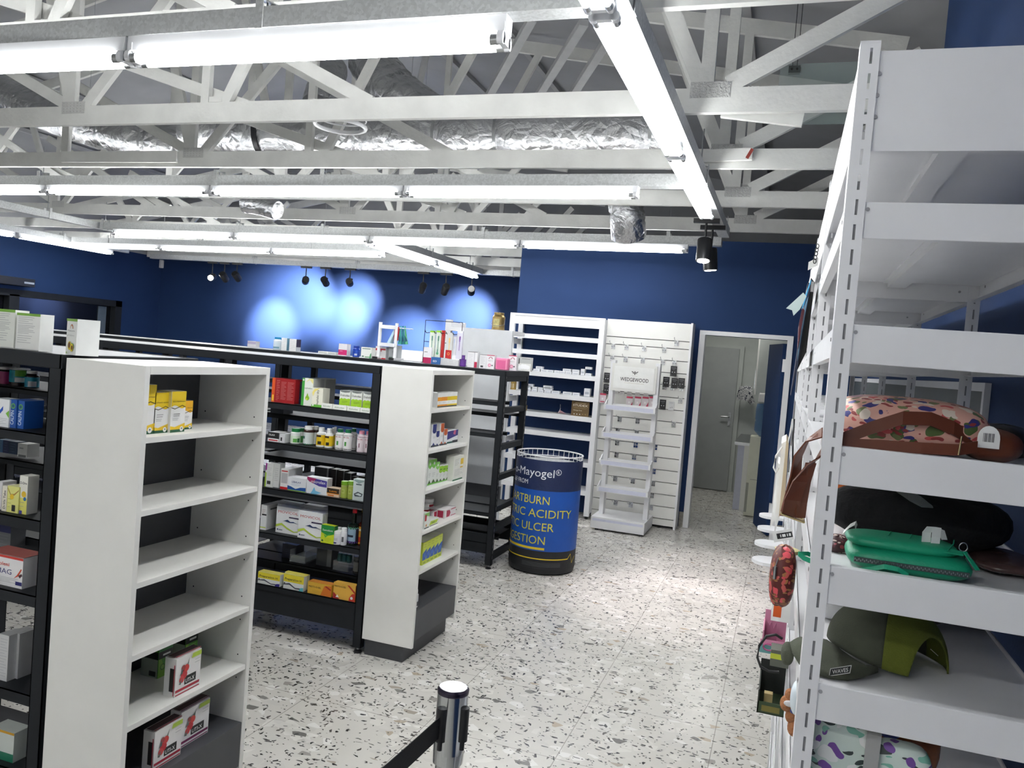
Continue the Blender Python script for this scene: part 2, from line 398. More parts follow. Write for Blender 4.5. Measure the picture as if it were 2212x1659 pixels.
# white door frame and the blue door leaf standing open into the kitchen
m = MB()
m.box(DX0 - .045, DX0 + .012, YK - .025, YK + .13, 0, DZ + .0, M_WMETAL); m.box(DX1 - .012, DX1 + .045, YK - .025, YK + .13, 0, DZ, M_WMETAL)
m.box(DX0 - .045, DX1 + .045, YK - .025, YK + .13, DZ + .0003, DZ + .045, M_WMETAL)
struct('trim_1', m)
door = thing('door_1', (DX1 - .02, YK + .13, 0), 'open blue door leaf hinged on the right of the kitchen doorway', 'door', kind='structure')
m = MB(); a = at_y(1652, 900, 9.45); m.beam((DX1 - .03, YK + .15, 1.02), (a.x, 9.45, 1.02), .042, 2.02, M_BLUE); part(door, 'door_leaf', m)
for z in (1.80, 0.3):
    m = MB(); m.box(DX1 - .036, DX1 - .011, YK + .02, YK + .06, z - .05, z + .05, M_GOLD); m.box(DX1 - .04, DX1 - .012, YK + .005, YK + .075, z - .065, z + .065, M_WMETAL); part(door, 'hinge', m)
# kitchen behind the doorway
m = MB(); m.box(-2.85, XR, 11.75, 11.85, 0, 3.0, M_KGREY); m.box(0.10, 0.16, 10.45, 11.75, 0, 2.4, M_KGREY); m.box(-1.35, -1.25, YK + .12, 11.75, 0, 2.6, M_KGREY); struct('wall_kitchen', m)
m = MB(); m.box(-1.25, XR, YK + .12, 11.75, 2.62, 2.68, M_KGREY); struct('ceiling_kitchen', m)
kd = thing('door_2', (-0.9, 11.72, 0), 'plain grey door with lever handle at the end of the kitchen', 'door', kind='structure')
m = MB(); m.box(-1.24, -.66, 11.66, 11.71, .012, 2.02, M_KDOOR); part(kd, 'door_leaf', m, bevel=.003)
m = MB(); m.box(-1.25, -.60, 11.69, 11.75, 0, 2.06, M_KGREY); part(kd, 'door_frame', m)
m = MB(); m.box(-.735, -.70, 11.648, 11.66, .93, 1.12, M_STEEL); m.tube([(-.717, 11.65, 1.06), (-.717, 11.60, 1.06), (-.74, 11.595, 1.06), (-.83, 11.597, 1.055)], .010, M_STEEL); part(kd, 'handle', m)
# dark glazed shopfront on the left wall
dg = thing('door_3', (XL, 8.6, 0), 'dark glazed sliding shopfront set into the left blue wall', 'door', kind='structure')
m = MB(); m.box(XL - .14, XL - .12, 5.2, 12.05, 0, 2.08, M_DGLASS); part(dg, 'pane', m)
for (y0, y1, z0, z1) in ((11.9, 12.05, 0, 2.08), (5.2, 5.3, 0, 2.08), (9.72, 9.90, 0, 2.0), (5.2, 12.05, 1.97, 2.08)):
    m = MB(); m.box(XL - .11, XL + .015, y0, y1, z0, z1, M_BLACK); part(dg, 'frame', m)
m = MB(); m.box(XL - .118, XL - .10, 11.62, 11.80, .2, 1.95, mat('grey_glass_edge', (86, 98, 108), rough=.4)); part(dg, 'frame', m)
ac = thing('air_curtain', (XL + .1, 8.9, 2.15), 'black box-shaped air curtain mounted above the dark shopfront', 'air curtain')
m = MB(); m.box(XL, XL + .22, 7.9, 10.0, 2.14, 2.27, M_BLACKP); part(ac, 'housing', m, bevel=.008)
m = MB(); m.box(XL + .22, XL + .224, 9.80, 9.98, 2.185, 2.215, ink((150, 158, 170))); part(ac, 'badge', m)
m = MB(); m.box(XR - .012, XR - .002, 3.06, YK, 0.0, 1.70, mat('grey_wall_lining', (84, 90, 92), rough=.5)); m.box(XR - .02, XR - .0005, 3.03, 3.0598, 0, 1.73, M_WMETAL); m.box(XR - .02, XR - .0005, 3.06, YK - .013, 1.70, 1.73, M_WMETAL); struct('trim_2', m)
m = MB(); m.box(-.96, DX0 - .045, YK - .012, YK, 0, .16, mat('stone_skirting', (150, 146, 138), rough=.5, var=.25, vscale=40)); m.box(DX1 + .045, XR, YK - .012, YK, 0, .16, mat('stone_skirting', (150, 146, 138))); struct('baseboard_back', m)
# alarm sensor on the far wall
p = at_y(347, 570, YB - .04); m = MB(); m.box(p.x - .05, p.x + .05, YB - .06, YB, p.z - .08, p.z + .08, M_WMETAL); build('motion_sensor', m, label='small white motion sensor high on the far blue wall near its left corner', cat='sensor', bevel=.01)

# ================================================================== ROOF TRUSSES
def make_truss():
    t = thing('roof_truss', (0, 0, 3.0), 'x', 'roof truss', 'painted timber roof trusses')
    m = MB(); m.box(XL + .02, XR - .01, -.019, .019, 0, .125, M_TIMBER); part(t, 'bottom_chord', m, world=False)
    zr = lambda x: (RIDZ - (x - RIDX) * (RIDZ - EAVR) / (XR - RIDX) if x > RIDX else RIDZ + (x - RIDX) * (RIDZ - EAVL) / (RIDX - XL)) - 3.0 - .14
    for (xa, xb) in ((RIDX, XR - .02), (XL + .02, RIDX)):
        m = MB(); m.beam((xa, 0, zr(xa)), (xb, 0, zr(xb)), .038, .12, M_TIMBER); part(t, 'top_chord', m, world=False)
    def web(x0, z0, x1, z1, dy=0.0, w=.076):
        m = MB(); m.beam((x0, dy, z0), (x1, dy, z1), .036, w, M_TIMBER); part(t, 'web', m, world=False)
    for (xn, k) in ((-.47, 1), (-4.70, 1), (-8.9, 1)):
        web(xn - .04, .06, xn - .72, zr(xn - .72)); web(xn - .05, .06, xn - .05, zr(xn), w=.07)
        if xn > -1: web(xn + .06, .14, xn + 1.06, .69, w=.09)
        else: web(xn + .04, .09, xn + .75, .85)
        if xn < -1: web(xn - .02, .10, xn - 1.55, .80, dy=.04)
    for xn in (-2.45, -7.4):
        web(xn, .10, xn - 1.75, .95)
    for xn in (-3.58,):
        web(xn - .06, .1, xn - .06, zr(xn), w=.06); web(xn + .08, .1, xn + .95, zr(xn + .95), w=.07)
    web(-3.35, .11, -4.55, .48, dy=.045); web(-6.1, .1, -6.1, zr(-6.1)); web(-10.3, .1, -9.5, zr(-9.5)); web(-7.2, .11, -8.3, .48, dy=.045)
    for xn in (-.50, -4.72, -8.9):
        m = MB(); m.box(xn - .10, xn + .10, -.0225, -.019, .075, .155, M_PLATE)
        for i in range(6):
            for j in range(4): m.box(xn - .085 + i * .03, xn - .079 + i * .03, -.0232, -.0224, .085 + j * .018, .093 + j * .018, ink((184, 184, 181)))
        part(t, 'nail_plate', m, world=False)
    return t
tr = make_truss()
TL = ['roof truss whose plain bottom chord runs above the second light row at the top edge', 'roof truss with a thick white bottom chord crossing just below the first light row',
      'white roof truss with a planed splice board, directly above the second light row', 'white roof truss seen just under the tubes of the second light row',
      'white roof truss above the third light row in front of the blue block wall', 'white roof truss passing just behind the blue block wall top',
      'white roof truss above the fourth row of lights', 'white roof truss above the far track of spotlights', 'farthest white roof truss beside the far blue wall']
TL[0] = 'white roof truss overhead at the top edge of the picture'
for i, y in enumerate((2.98, 4.22, 5.38, 6.62, 7.80)):
    o = tr if i == 0 else dup(tr); o.location = (0, y, 3.0); o['label'] = TL[i]
# trusses beyond the block wall stop at it
tf = thing('roof_truss', (0, 9.0, 3.0), TL[5], 'roof truss', 'painted timber roof trusses')
m = MB(); m.box(XL + .02, XK - .01, -.019, .019, 0, .125, M_TIMBER); part(tf, 'bottom_chord', m, world=False)
for (xa, za, xb, zb) in ((RIDX, 1.6, XK, 1.2), (XL + .02, .4, RIDX, 1.6)):
    m = MB(); m.beam((xa, 0, za), (xb, 0, zb), .038, .12, M_TIMBER); part(tf, 'top_chord', m, world=False)
for (x0, z0, x1, z1) in ((-3.9, .1, -3.2, .9), (-4.7, .1, -5.3, 1.2), (-4.72, .1, -4.72, 1.3), (-4.65, .1, -4.0, .8), (-7.4, .1, -9.0, .8), (-8.9, .1, -9.5, .8), (-8.9, .1, -8.1, .9), (-10.4, .1, -9.8, .8)):
    m = MB(); m.beam((x0, 0, z0), (x1, 0, z1), .036, .075, M_TIMBER); part(tf, 'web', m, world=False)
for i, y in enumerate((10.3, 11.5, 12.6)): dup(tf, loc=(0, y, 3.0), label=TL[6 + i])
# loose timbers fixed to the trusses
a = at_y(130, 345, 5.33); b = at_y(380, 345, 5.33)
m = MB(); m.box(a.x, b.x, 5.335, 5.360, 3.03, 3.125, M_TIMBER); build('splice_board', m, label='short white splice board nailed to the face of the truss chord at left', cat='timber board', bevel=.003)
for (p0, p1, y, lab) in (((1560, 238), (1735, 258), 4.30, 'pointed white board nailed under the truss chord beside the hanging glass'), ((1505, 338), (1625, 333), 5.32, 'short white cleat with red marks on the truss chord beside the light run')):
    a = at_y(p0[0], p0[1], y); b = at_y(p1[0], p1[1], y)
    m = MB(); m.beam(a, b, .03, .075, M_TIMBER)
    if y > 5: m.beam(b - Vector((.03, .017, .03)), b + Vector((0, -.017, .03)), .002, .02, ink((150, 60, 50)))
    build('timber_cleat', m, label=lab, cat='timber cleat')
a = at_y(470, 215, 4.22); m = MB(); m.box(a.x - .05, a.x + .05, 4.2, 4.24, 3.126, 3.16, M_TIMBER); build('timber_block', m, label='small white timber block sitting on the nearest truss chord', cat='timber block')

# ================================================================== LIGHTING CHANNELS AND FLUORESCENT LIGHTS
ZC0, ZC1 = 2.872, 2.955
def channel(x0, x1, y0, y1, label, hangers, dz=0.0):
    """square galvanised channel hung on rods; hangers = positions along it"""
    ZC0 = globals()['ZC0'] + dz; ZC1 = globals()['ZC1'] + dz
    c = thing('lighting_channel', ((x0 + x1) / 2, (y0 + y1) / 2, ZC0), label, 'lighting channel', 'galvanised lighting channels')
    d = Vector((x1 - x0, y1 - y0, 0)); L = d.length; d.normalize(); s = Vector((-d.y, d.x, 0))
    A = Vector((x0, y0, ZC0)); m = MB(); w = .045
    def bar(off, z0, z1, ww):
        m.beam(A + s * off + Vector((0, 0, (z0 + z1) / 2 - ZC0)), A + d * L + s * off + Vector((0, 0, (z0 + z1) / 2 - ZC0)), ww, z1 - z0, M_GALV)
    bar(-w + .0015, ZC0 + .003, ZC1 - .003, .003); bar(w - .0015, ZC0 + .003, ZC1 - .003, .003); bar(0, ZC0, ZC0 + .003, 2 * w); bar(-w + .012, ZC1 - .003, ZC1, .02); bar(w - .012, ZC1 - .003, ZC1, .02)
    part(c, 'channel', m)
    for h in hangers:
        p = A + d * h
        m = MB(); m.cyl(p + Vector((0, 0, .07)), p + Vector((0, 0, .35)), .0045, M_STEEL, n=6); part(c, 'hanger_rod', m)
        m = MB()
        for sg in (-1, 1):
            m.beam(p + s * sg * (w + .004) + Vector((0, 0, -.005)), p + s * sg * (w + .004) + Vector((0, 0, .125)), .004, .035, M_GALV, up=d)
        m.beam(p + s * (-w - .004) + Vector((0, 0, .11)), p + s * (w + .004) + Vector((0, 0, .125)), .03, .004, M_STEEL)
        part(c, 'hanger_bracket', m)
    return c
def make_light():
    """twin tube batten, 1 m long in its own x, hanging below z = 0"""
    t = thing('fluorescent_light', (0, 0, 0), 'x', 'fluorescent light', 'twin-tube fluorescent lights')
    m = MB(); m.box(.004, .996, -.032, .032, -.042, -.001, M_FIX); part(t, 'housing', m, world=False)
    for y in (-.034, .034):
        m = MB(); m.cyl((.035, y, -.064), (.965, y, -.064), .0135, M_TUBE, n=12); tb = part(t, 'tube', m, world=False)
        for (xa, xb) in ((.018, .0352), (.9648, .982)):
            m = MB(); m.cyl((xa, y, -.064), (xb, y, -.064), .0138, M_STEEL, n=12); sub(tb, 'end_cap', m, world=False)
    for (xa, xb) in ((.006, .019), (.981, .994)):
        m = MB()
        m.tube([(xa, -.036, -.060), (xb, -.036, -.060)], .017, M_FIX, n=10); m.tube([(xa, .036, -.060), (xb, .036, -.060)], .017, M_FIX, n=10)
        m.box(xa, xb, -.036, .036, -.072, -.02, M_FIX); part(t, 'lamp_holder', m, world=False)
    return t
LIGHT0 = make_light(); _lu = [False]
def light(a, b, label, dz=0.0, sz=1.0):
    a = Vector((a[0], a[1], 0)); b = Vector((b[0], b[1], 0)); d = b - a
    o = LIGHT0 if not _lu[0] else dup(LIGHT0); _lu[0] = True
    o.location = (a.x, a.y, ZC0 + dz); o.rotation_euler = (0, 0, math.atan2(d.y, d.x)); o.scale = (d.length, 1, sz); o['label'] = label
def span(xs, ya, yb, x_a, x_b): return [(x, ya + (yb - ya) * (x - x_a) / (x_b - x_a)) for x in xs]
# row over the first gondola (front), its right end meets the run along the aisle
channel(-6.3, -.70, 2.74, 2.75, 'galvanised lighting channel of the row nearest the camera at the top left', (1.0, 2.35, 4.2), dz=.034)
P = [(-4.55, 2.715), (-2.765, 2.735), (-1.05, 2.745)]
light(P[0], P[1], 'fluorescent light at the top left corner, left neighbour of the brightest tubes', .034, 1.45); light(P[1], P[2], 'brightest nearest fluorescent light across the top left of the room', .034, 1.45)
channel(-8.55, -.70, 5.62, 5.36, 'galvanised lighting channel of the second row from the camera', (.5, 2.0, 4.0, 5.03))
X2 = [-8.3, -6.47, -4.60, -2.80, -1.035]; P = span(X2, 5.545, 5.335, -6.47, -1.035)
L2 = ['second-row fluorescent light cut by the left picture edge', 'second-row fluorescent light below the short splice board', 'second-row fluorescent light in the middle of its row', 'second-row fluorescent light at the right end next to the aisle run']
for i in range(4): light(P[i], P[i + 1], L2[i])
channel(-8.55, -.70, 8.155, 7.87, 'galvanised lighting channel of the third row, in front of the blue block wall', (.05, 2.2, 3.4, 5.4, 7.35))
X3 = [-8.34, -6.40, -4.52, -2.72, -1.0]; P = span(X3, 8.15, 7.84, -8.34, -1.0)
L3 = ['third-row fluorescent light at the left end of its row', 'third-row fluorescent light second from the left', 'third-row fluorescent light left of the blue block wall', 'fluorescent light in front of the blue block wall']
for i in range(4): light(P[i], P[i + 1], L3[i])
channel(-10.78, -4.70, 9.75, 9.28, 'galvanised lighting channel of the fourth row', (.8, 2.6, 4.6))
X4 = [-10.74, -8.87, -6.82, -5.03]; P = span(X4, 9.68, 9.255, -10.74, -5.03)
L4 = ['fourth-row fluorescent light on the left, meeting the run along the left wall', 'middle fluorescent light of the fourth row', 'fourth-row fluorescent light at its right end']
for i in range(3): light(P[i], P[i + 1], L4[i])
channel(-.64, -.64, .4, 7.35, 'galvanised lighting channel running along the aisle towards the doorway', (2.3, 4.85, 6.6))
for (a, b, l) in ((.75, 2.53, 'aisle fluorescent light at the top edge of the picture'), (2.56, 4.31, 'longest-looking aisle fluorescent light slanting down the upper middle'), (4.33, 6.08, 'aisle fluorescent light nearest the black spotlights')):
    light((-.665, a), (-.665, b), l)
channel(-4.62, -4.60, 8.12, 11.56, 'galvanised lighting channel slanting back from the third row to the spotlight track', (1.6, 3.0))
light((-4.665, 8.22), (-4.655, 9.98), 'fluorescent light slanting back from the third row'); light((-4.655, 10.0), (-4.645, 11.5), 'fluorescent light whose far end is nearest the far spotlights')
channel(-10.85, -10.85, 5.0, 10.9, 'galvanised lighting channel running along the left wall', (1.2, 3.2, 4.6))
light((-10.9, 7.0), (-10.85, 8.78), 'fluorescent light along the left wall, cut by the picture edge'); light((-10.85, 8.82), (-10.82, 10.55), 'fluorescent light along the left wall over the dark shopfront')
channel(-8.62, -8.62, 4.6, 8.4, 'galvanised lighting channel joining the second and third rows at the left', (1.5, 2.8))
light((-8.55, 4.9), (-8.62, 6.62), 'short-looking fluorescent light at the left edge between second and third rows')
channel(-11.0, XK - .02, 11.62, 11.66, 'plain galvanised channel carrying the far spotlights', (2.2, 4.2, 6.9))

# unseen light rows added behind the camera to brighten surfaces facing it
for y in (-.9, -2.3):
    channel(-9.0, .5, y, y, 'galvanised lighting channel added unseen behind the camera', (1.5, 4.5, 7.5))
    for x in (-8.1, -4.5, -1.9): light((x, y), (x + 1.76, y), 'unseen fluorescent light added overhead behind the camera')
kl = bpy.data.lights.new('kitchen_fill', 'AREA'); kl.energy = 5; kl.size = .5; kl.color = (1, 1, .96); ko = bpy.data.objects.new('kitchen_fill', kl); COL.objects.link(ko); ko.location = (-.7, 10.4, 2.60)  # added fill light, no fitting seen; lifts the dark kitchen

# ================================================================== SPOTLIGHTS
def spot(name, p, aim, label, energy, size=38, blend=1.0, rad=.045, arm=.13, lit=True):
    p = Vector(p); d = (Vector(aim) - p).normalized(); r = .058
    t = thing('track_spotlight', p, label, 'spotlight', 'black track spotlights')
    m = MB(); a = p - d * .09; b = p + d * .09
    m.tube([a, a + d * .008, b - d * .006, b], r, M_BLACKP, n=16, rfun=lambda k: r * (.88 if k < .1 else 1)); part(t, 'lamp_body', m)
    m = MB(); m.cyl(b - d * .001, b + d * .003, r * .80, M_LENS if lit else M_STEEL, n=16); part(t, 'lens', m)
    m = MB(); top = Vector((p.x, p.y, p.z + arm)); m.cyl(p + Vector((0, 0, .03)), top, .009, M_BLACKP, n=8); m.box(p.x - .10, p.x + .10, p.y - .018, p.y + .018, top.z - .012, top.z + .022, M_BLACKP); part(t, 'mount', m)
    m = MB(); m.tube([p - d * .03 + Vector((-.05, 0, 0)), p + Vector((-.052, 0, .055)), p + Vector((0, 0, .075)), p + Vector((.052, 0, .055)), p - d * .03 + Vector((.05, 0, 0))], .005, M_BLACKP, n=6); part(t, 'yoke', m)
    if energy:
        l = bpy.data.lights.new('spot_beam', 'SPOT'); l.energy = energy; l.spot_size = math.radians(size); l.spot_blend = blend; l.shadow_soft_size = .03; l.color = (1.0, .90, .93)
        lo = bpy.data.objects.new('spot_beam', l); COL.objects.link(lo); lo.parent = t; lo.location = d * .10
        lo.rotation_euler = d.to_track_quat('-Z', 'Y').to_euler()
    return t
def fspot(px, py, ax, ay, label, e, size=52, aim=None):
    p = at_y(px, py, 11.62 + .02); a = Vector(aim) if aim else at_y(ax, ay, YB); p.z = min(p.z, 2.70); return spot('s', p, a, label, e, size, arm=ZC0 - .022 - p.z)
fspot(458, 599, 300, 1150, 'lit spotlight at the left of the far track, glowing towards the room', 40, 60, aim=(-6.6, 5.0, 1.2))
fspot(484, 598, 560, 720, 'dark spotlight just right of the glowing one on the far track', SPOT_POWER * .0)
fspot(511, 597, 590, 705, 'dark spotlight third from the left on the far track', SPOT_POWER)
fspot(660, 606, 650, 650, 'far spotlight left of the middle trio, over the brightest wall pools', SPOT_POWER * 1.5, 66)
fspot(702, 608, 745, 690, 'far spotlight in the middle of the central trio', SPOT_POWER)
fspot(755, 610, 770, 655, 'far spotlight at the right of the central trio', SPOT_POWER * .8)
fspot(913, 622, 875, 745, 'leftmost far spotlight of the trio beside the blue block wall', SPOT_POWER * .9)
fspot(962, 625, 900, 790, 'middle far spotlight of the trio beside the blue block wall', SPOT_POWER * .6)
fspot(1018, 628, 1012, 690, 'far spotlight with a visible glowing lens beside the blue block wall', SPOT_POWER, 52)
p = at_y(1521, 540, 6.45); spot('s', p, at_z(1450, 1300, 0), 'nearer black spotlight at the end of the aisle light run', 75, 46, .8, arm=ZC0 - p.z - .022)
p = at_y(1534, 560, 6.75); spot('s', p, at_z(1550, 1240, 0), 'further black spotlight tucked behind another at the end of the aisle run', 45, 46, .8, arm=ZC0 - p.z - .022)

# ================================================================== DUCTS UNDER THE ROOF
def duct(name, path, r, label, bands=(), seg=44, parent=None):
    path = [Vector(p) for p in path]; pts = []
    for i in range(seg + 1):                               # Catmull-Rom through the path
        t = i / seg * (len(path) - 1); k = min(int(t), len(path) - 2); f = t - k
        p0, p1, p2, p3 = path[max(k - 1, 0)], path[k], path[k + 1], path[min(k + 2, len(path) - 1)]
        pts.append(.5 * ((2 * p1) + (p2 - p0) * f + (2 * p0 - 5 * p1 + 4 * p2 - p3) * f * f + (3 * p1 - p0 - 3 * p2 + p3) * f ** 3))
    m = MB(); rnd = random.Random(len(label))
    n = 20; rings = []
    for i, p in enumerate(pts):
        t = (pts[min(i + 1, seg)] - pts[max(i - 1, 0)]).normalized(); a = t.cross(Vector((0, 0, 1)));
        if a.length < 1e-3: a = Vector((1, 0, 0))
        a.normalize(); b = a.cross(t)
        squeeze = min([1] + [.86 + .14 * min(1, abs(i / seg - q) / .03) for q in bands])
        rings.append([p + (a * math.cos(2 * PI * k / n) + b * math.sin(2 * PI * k / n)) * r * squeeze * (1 + rnd.uniform(-.02, .02)) for k in range(n)])
    m.loft(rings, M_FOIL)
    t = parent or thing('air_duct', pts[seg // 2], label, 'air duct')
    part(t, 'branch_sleeve' if parent else 'sleeve', m)
    mid = pts[seg // 2]; m = MB(); m.cyl(mid + Vector((0, 0, r * .8)), (mid.x, mid.y, roofz(mid.x) + .01), .002, M_STEEL, n=5); part(t, 'hanging_wire', m)
    for q in bands:
        i = int(q * seg); p = pts[i]; d = (pts[min(i + 1, seg)] - pts[max(i - 1, 0)]).normalized()
        m = MB(); m.tube([p - d * .012, p + d * .012], r * .885, M_STEEL, n=20); part(t, 'clamp_band', m)
    return t
D = lambda px, py, y=6.02: at_y(px, py, y)
DU = duct('d', [D(420, 285), D(620, 290), D(820, 296), D(1000, 295), D(1180, 292), D(1445, 288)], .235, 'long silver foil duct running behind the truss chords to the aisle lights', (.08, .21, .36, .43, .55, .70, .86, .97), 60)
duct('d', [D(975, 285), D(920, 250), D(850, 195), D(800, 130, 6.2)], .20, 'branch', (.25, .62), 24, DU)
duct('d', [D(395, 318, 6.1), D(300, 300, 6.0), D(190, 270, 6.0), D(60, 225, 6.0), D(-60, 170, 6.0)], .19, 'silver foil duct bending away at the upper left', (.2, .4), 30)
duct('d', [D(690, 230, 6.0), D(700, 190, 6.1), D(715, 150, 6.3)], .15, 'stub', (.5,), 14, DU)
duct('d', [at_y(530, 440, 7.2), at_y(560, 444, 7.2), at_y(600, 455, 7.2)], .10, 'small tied silver duct end over the second light row', (.55,), 14)
duct('d', [at_y(1352, 440, 7.2), at_y(1355, 470, 7.2), at_y(1358, 510, 7.3)], .16, 'dark silver duct stub dropping beside the aisle run', (.3, .6), 16)
a = at_z(735, 272, 3.14); m = MB()
m.tube([a + Vector((.17 * math.cos(k * PI / 12), .17 * math.sin(k * PI / 12), 0)) for k in range(25)], .014, M_WMETAL, n=8, cap=False)
m.tube([a + Vector((.17 * math.cos(k * PI / 12), .17 * math.sin(k * PI / 12), .05)) for k in range(25)], .006, M_WMETAL, n=6, cap=False)
part(DU, 'collar', m)
m = MB(); p = D(583, 292); m.tube([p + Vector((-.02, 0, 0)), p + Vector((.025, 0, 0))], .243, M_BLACKP, n=20); part(DU, 'strap', m)
# glass pane hanging between the trusses at the right
gp = thing('glass_screen', (-.0, 4.36, 3.15), 'clear glass panel hung between the trusses by a square clamp', 'glass screen')
a = at_y(1686, 140, 4.36); b = at_y(1850, 330, 4.36)
m = MB(); m.box(a.x, .55, 4.355, 4.365, 2.98, a.z, M_PANE); part(gp, 'pane', m)
c = at_y(1716, 150, 4.35); m = MB(); m.box(c.x - .028, c.x + .028, 4.345, 4.375, c.z - .018, c.z + .018, ink((70, 76, 76)))
for s_ in (-.013, .013): m.cyl((c.x + s_, 4.345, c.z), (c.x + s_, 4.341, c.z), .006, M_BLACKP, n=10)
part(gp, 'clamp', m)
for s_ in (-.012, .012):
    m = MB(); m.cyl((c.x + s_, 4.36, c.z), (c.x + s_, 4.36, roofz(c.x) + .01), .0018, M_BLACKP, n=5); part(gp, 'hanging_wire', m)
# ================================================================== GONDOLAS
M_TOP = mat('grey_gondola_top', (84, 86, 90), rough=.4, var=.05)
def gondola(x0, x1, y0, y1, zt, front, rear, label, rungs, kick=.118, bays=1):
    g = thing('gondola_shelving', ((x0 + x1) / 2, (y0 + y1) / 2, 0), label, 'shelving unit', 'black gondola shelving runs')
    ym = (y0 + y1) / 2; n = max(1, round((x1 - x0) / .95)); xs = [x1 - i * (x1 - x0) / n for i in range(n + 1)]
    for i, x in enumerate(xs):
        for (ya, yb) in ((y0 + .001, y0 + .04), (y1 - .04, y1 - .001)):
            zt_ = zt; zt = zt_ - .0015; m = MB(); xa = x - .0505 if i < n else x; m.box(xa, xa + .05, ya, ya + .003, .03, zt, M_BLACK); m.box(xa + .047, xa + .05, ya, yb, .03, zt, M_BLACK); m.box(xa, xa + .003, ya, yb, .03, zt, M_BLACK); m.box(xa, xa + .05, yb - .003, yb, .03, zt, M_BLACK)
            if i == 0:
                for k in range(34): m.box(xa + .0495, xa + .0504, ya + .018, ya + .022, .08 + k * .043, .105 + k * .043, M_SLOT)
            zt = zt_; part(g, 'upright', m)
            m = MB(); c = Vector((xa + .025, (ya + yb) / 2, 0)); m.lathe([(0, 0), (.024, 0), (.022, .010), (.007, .016), (.007, .035)], M_BLACK, c=c, n=10, ms=[M_BLACKP, M_BLACKP, M_BLACKP, M_STEEL]); part(g, 'foot', m)
    for z in rungs:
        m = MB(); m.box(x1 - .045, x1 - .005, y0 + .04, y1 - .04, z - .045, z, M_BLACK); part(g, 'end_rung', m)
    m = MB(); m.box(x0, x1, y0 + .004, y1 - .004, zt - .010, zt - .002, M_TOP); part(g, 'top_panel', m)
    for ya in (y0, y1 - .012):
        m = MB(); m.box(x0, x1, ya, ya + .012, zt - .045, zt, M_BLACK); part(g, 'top_rail', m, bevel=.003)
    m = MB(); m.box(x1 - .012, x1 + .001, y0, y1, zt - .045, zt, M_BLACK); part(g, 'top_rail', m, bevel=.003)
    for lv, fr in ((front, True), (rear, False)):
        for (z, lip) in lv:
            for i in range(n):
                m = MB(); xa, xb = xs[i + 1] + (.05 if i == n - 1 else .0), xs[i] - .05
                ya, yb = (y0 + .004, ym - .005) if fr else (ym + .005, y1 - .004)
                m.box(xa, xb, ya, yb, z - .004, z, M_BLACK)
                e = ya if fr else yb - .002
                m.box(xa, xb, e, e + .002, z - lip, z, M_BLACK); m.box(xa, xb, ya if not fr else yb - .002, (ya if not fr else yb - .002) + .002, z - lip, z, M_BLACK)
                part(g, 'shelf', m)
    for ya in (y0 + .01, y1 - .03):
        m = MB(); m.box(x0, x1 - .05, ya, ya + .02, kick, .27, M_BLACK); part(g, 'kick_panel', m)
    return g
RG = (1.53, 1.28, .98, .72, .47, .20)
S2 = [(1.313, .034), (1.087, .036), (.825, .034), (.570, .032), (.272, .03)]
gondola(-5.6, -2.075, 1.86, 2.455, 1.585, [(1.335, .03), (1.068, .036), (.832, .036), (.52, .036), (.272, .03)], [(1.43, .02), (1.17, .02), (.90, .03), (.70, .03)], 'black gondola shelving at the left edge, standing behind the nearest white end unit', RG)
gondola(-5.9, -2.06, 3.856, 4.45, 1.575, S2, [(1.22, .03), (.96, .03), (.71, .03), (.38, .02)], 'black gondola shelving stocked with laxatives between the two white end units', RG)
gondola(-8.2, -2.055, 5.87, 6.46, 1.56, [(1.31, .03), (1.06, .03), (.44, .03), (.20, .03)], [(1.2, .03), (.45, .03), (.22, .03)], 'black gondola shelving with an open ladder end beside the blue round bin', (1.52, 1.27, .98, .74, .49, .335, .11))
m = MB(); m.box(-2.045, -2.03, 4.0, 4.3, .03, .05, M_BLACK)

# ================================================================== WHITE END UNITS
def end_unit(y0, label):
    x0, x1, y1, zt = -2.055, -1.755, y0 + .594, 1.577
    e = thing('end_display_unit', ((x0 + x1) / 2, (y0 + y1) / 2, 0), label, 'end display unit', 'white end display units')
    for nm, ya in (('side_panel', y0), ('side_panel', y1 - .02)):
        m = MB(); m.box(x0, x1, ya, ya + .02, .088, zt, M_WHITE)
        if ya > y0:
            for z in SHZ[:-1]:
                for dx in (.045, .26):
                    for dz in (.03, -.055): m.cyl((x0 + dx, ya - .0004, z + dz), (x0 + dx, ya + .001, z + dz), .0028, M_HOLE, n=8)
        part(e, nm, m, bevel=.001)
    m = MB(); m.box(x0, x1, y0 + .02, y1 - .02, zt - .025, zt, M_WHITE); part(e, 'top_panel', m)
    m = MB(); m.box(x0, x0 + .012, y0 + .02, y1 - .02, .09, zt - .025, M_GREYMEL); part(e, 'back_panel', m)
    for z in SHZ[:-1]:
        m = MB(); m.box(x0 + .012, x1 - .004, y0 + .02, y1 - .02, z - .018, z, M_WHITE); part(e, 'shelf', m, bevel=.001)
    m = MB(); m.box(x0 + .012, x1 - .002, y0 + .02, y1 - .02, .12, SHZ[-1], M_GREYMEL); part(e, 'base_box', m, bevel=.0015)
    m = MB(); m.box(x0 + .015, x1 - .055, y0 + .012, y1 - .012, 0, .12, M_GREYMEL); part(e, 'plinth', m)
    return e
SHZ = [1.366, 1.148, .932, .712, .498, .285]
end_unit(1.858, 'nearest white end unit with the charcoal back, at the lower left')
end_unit(3.856, 'white end unit further back, between the black shelving and the blue bin')

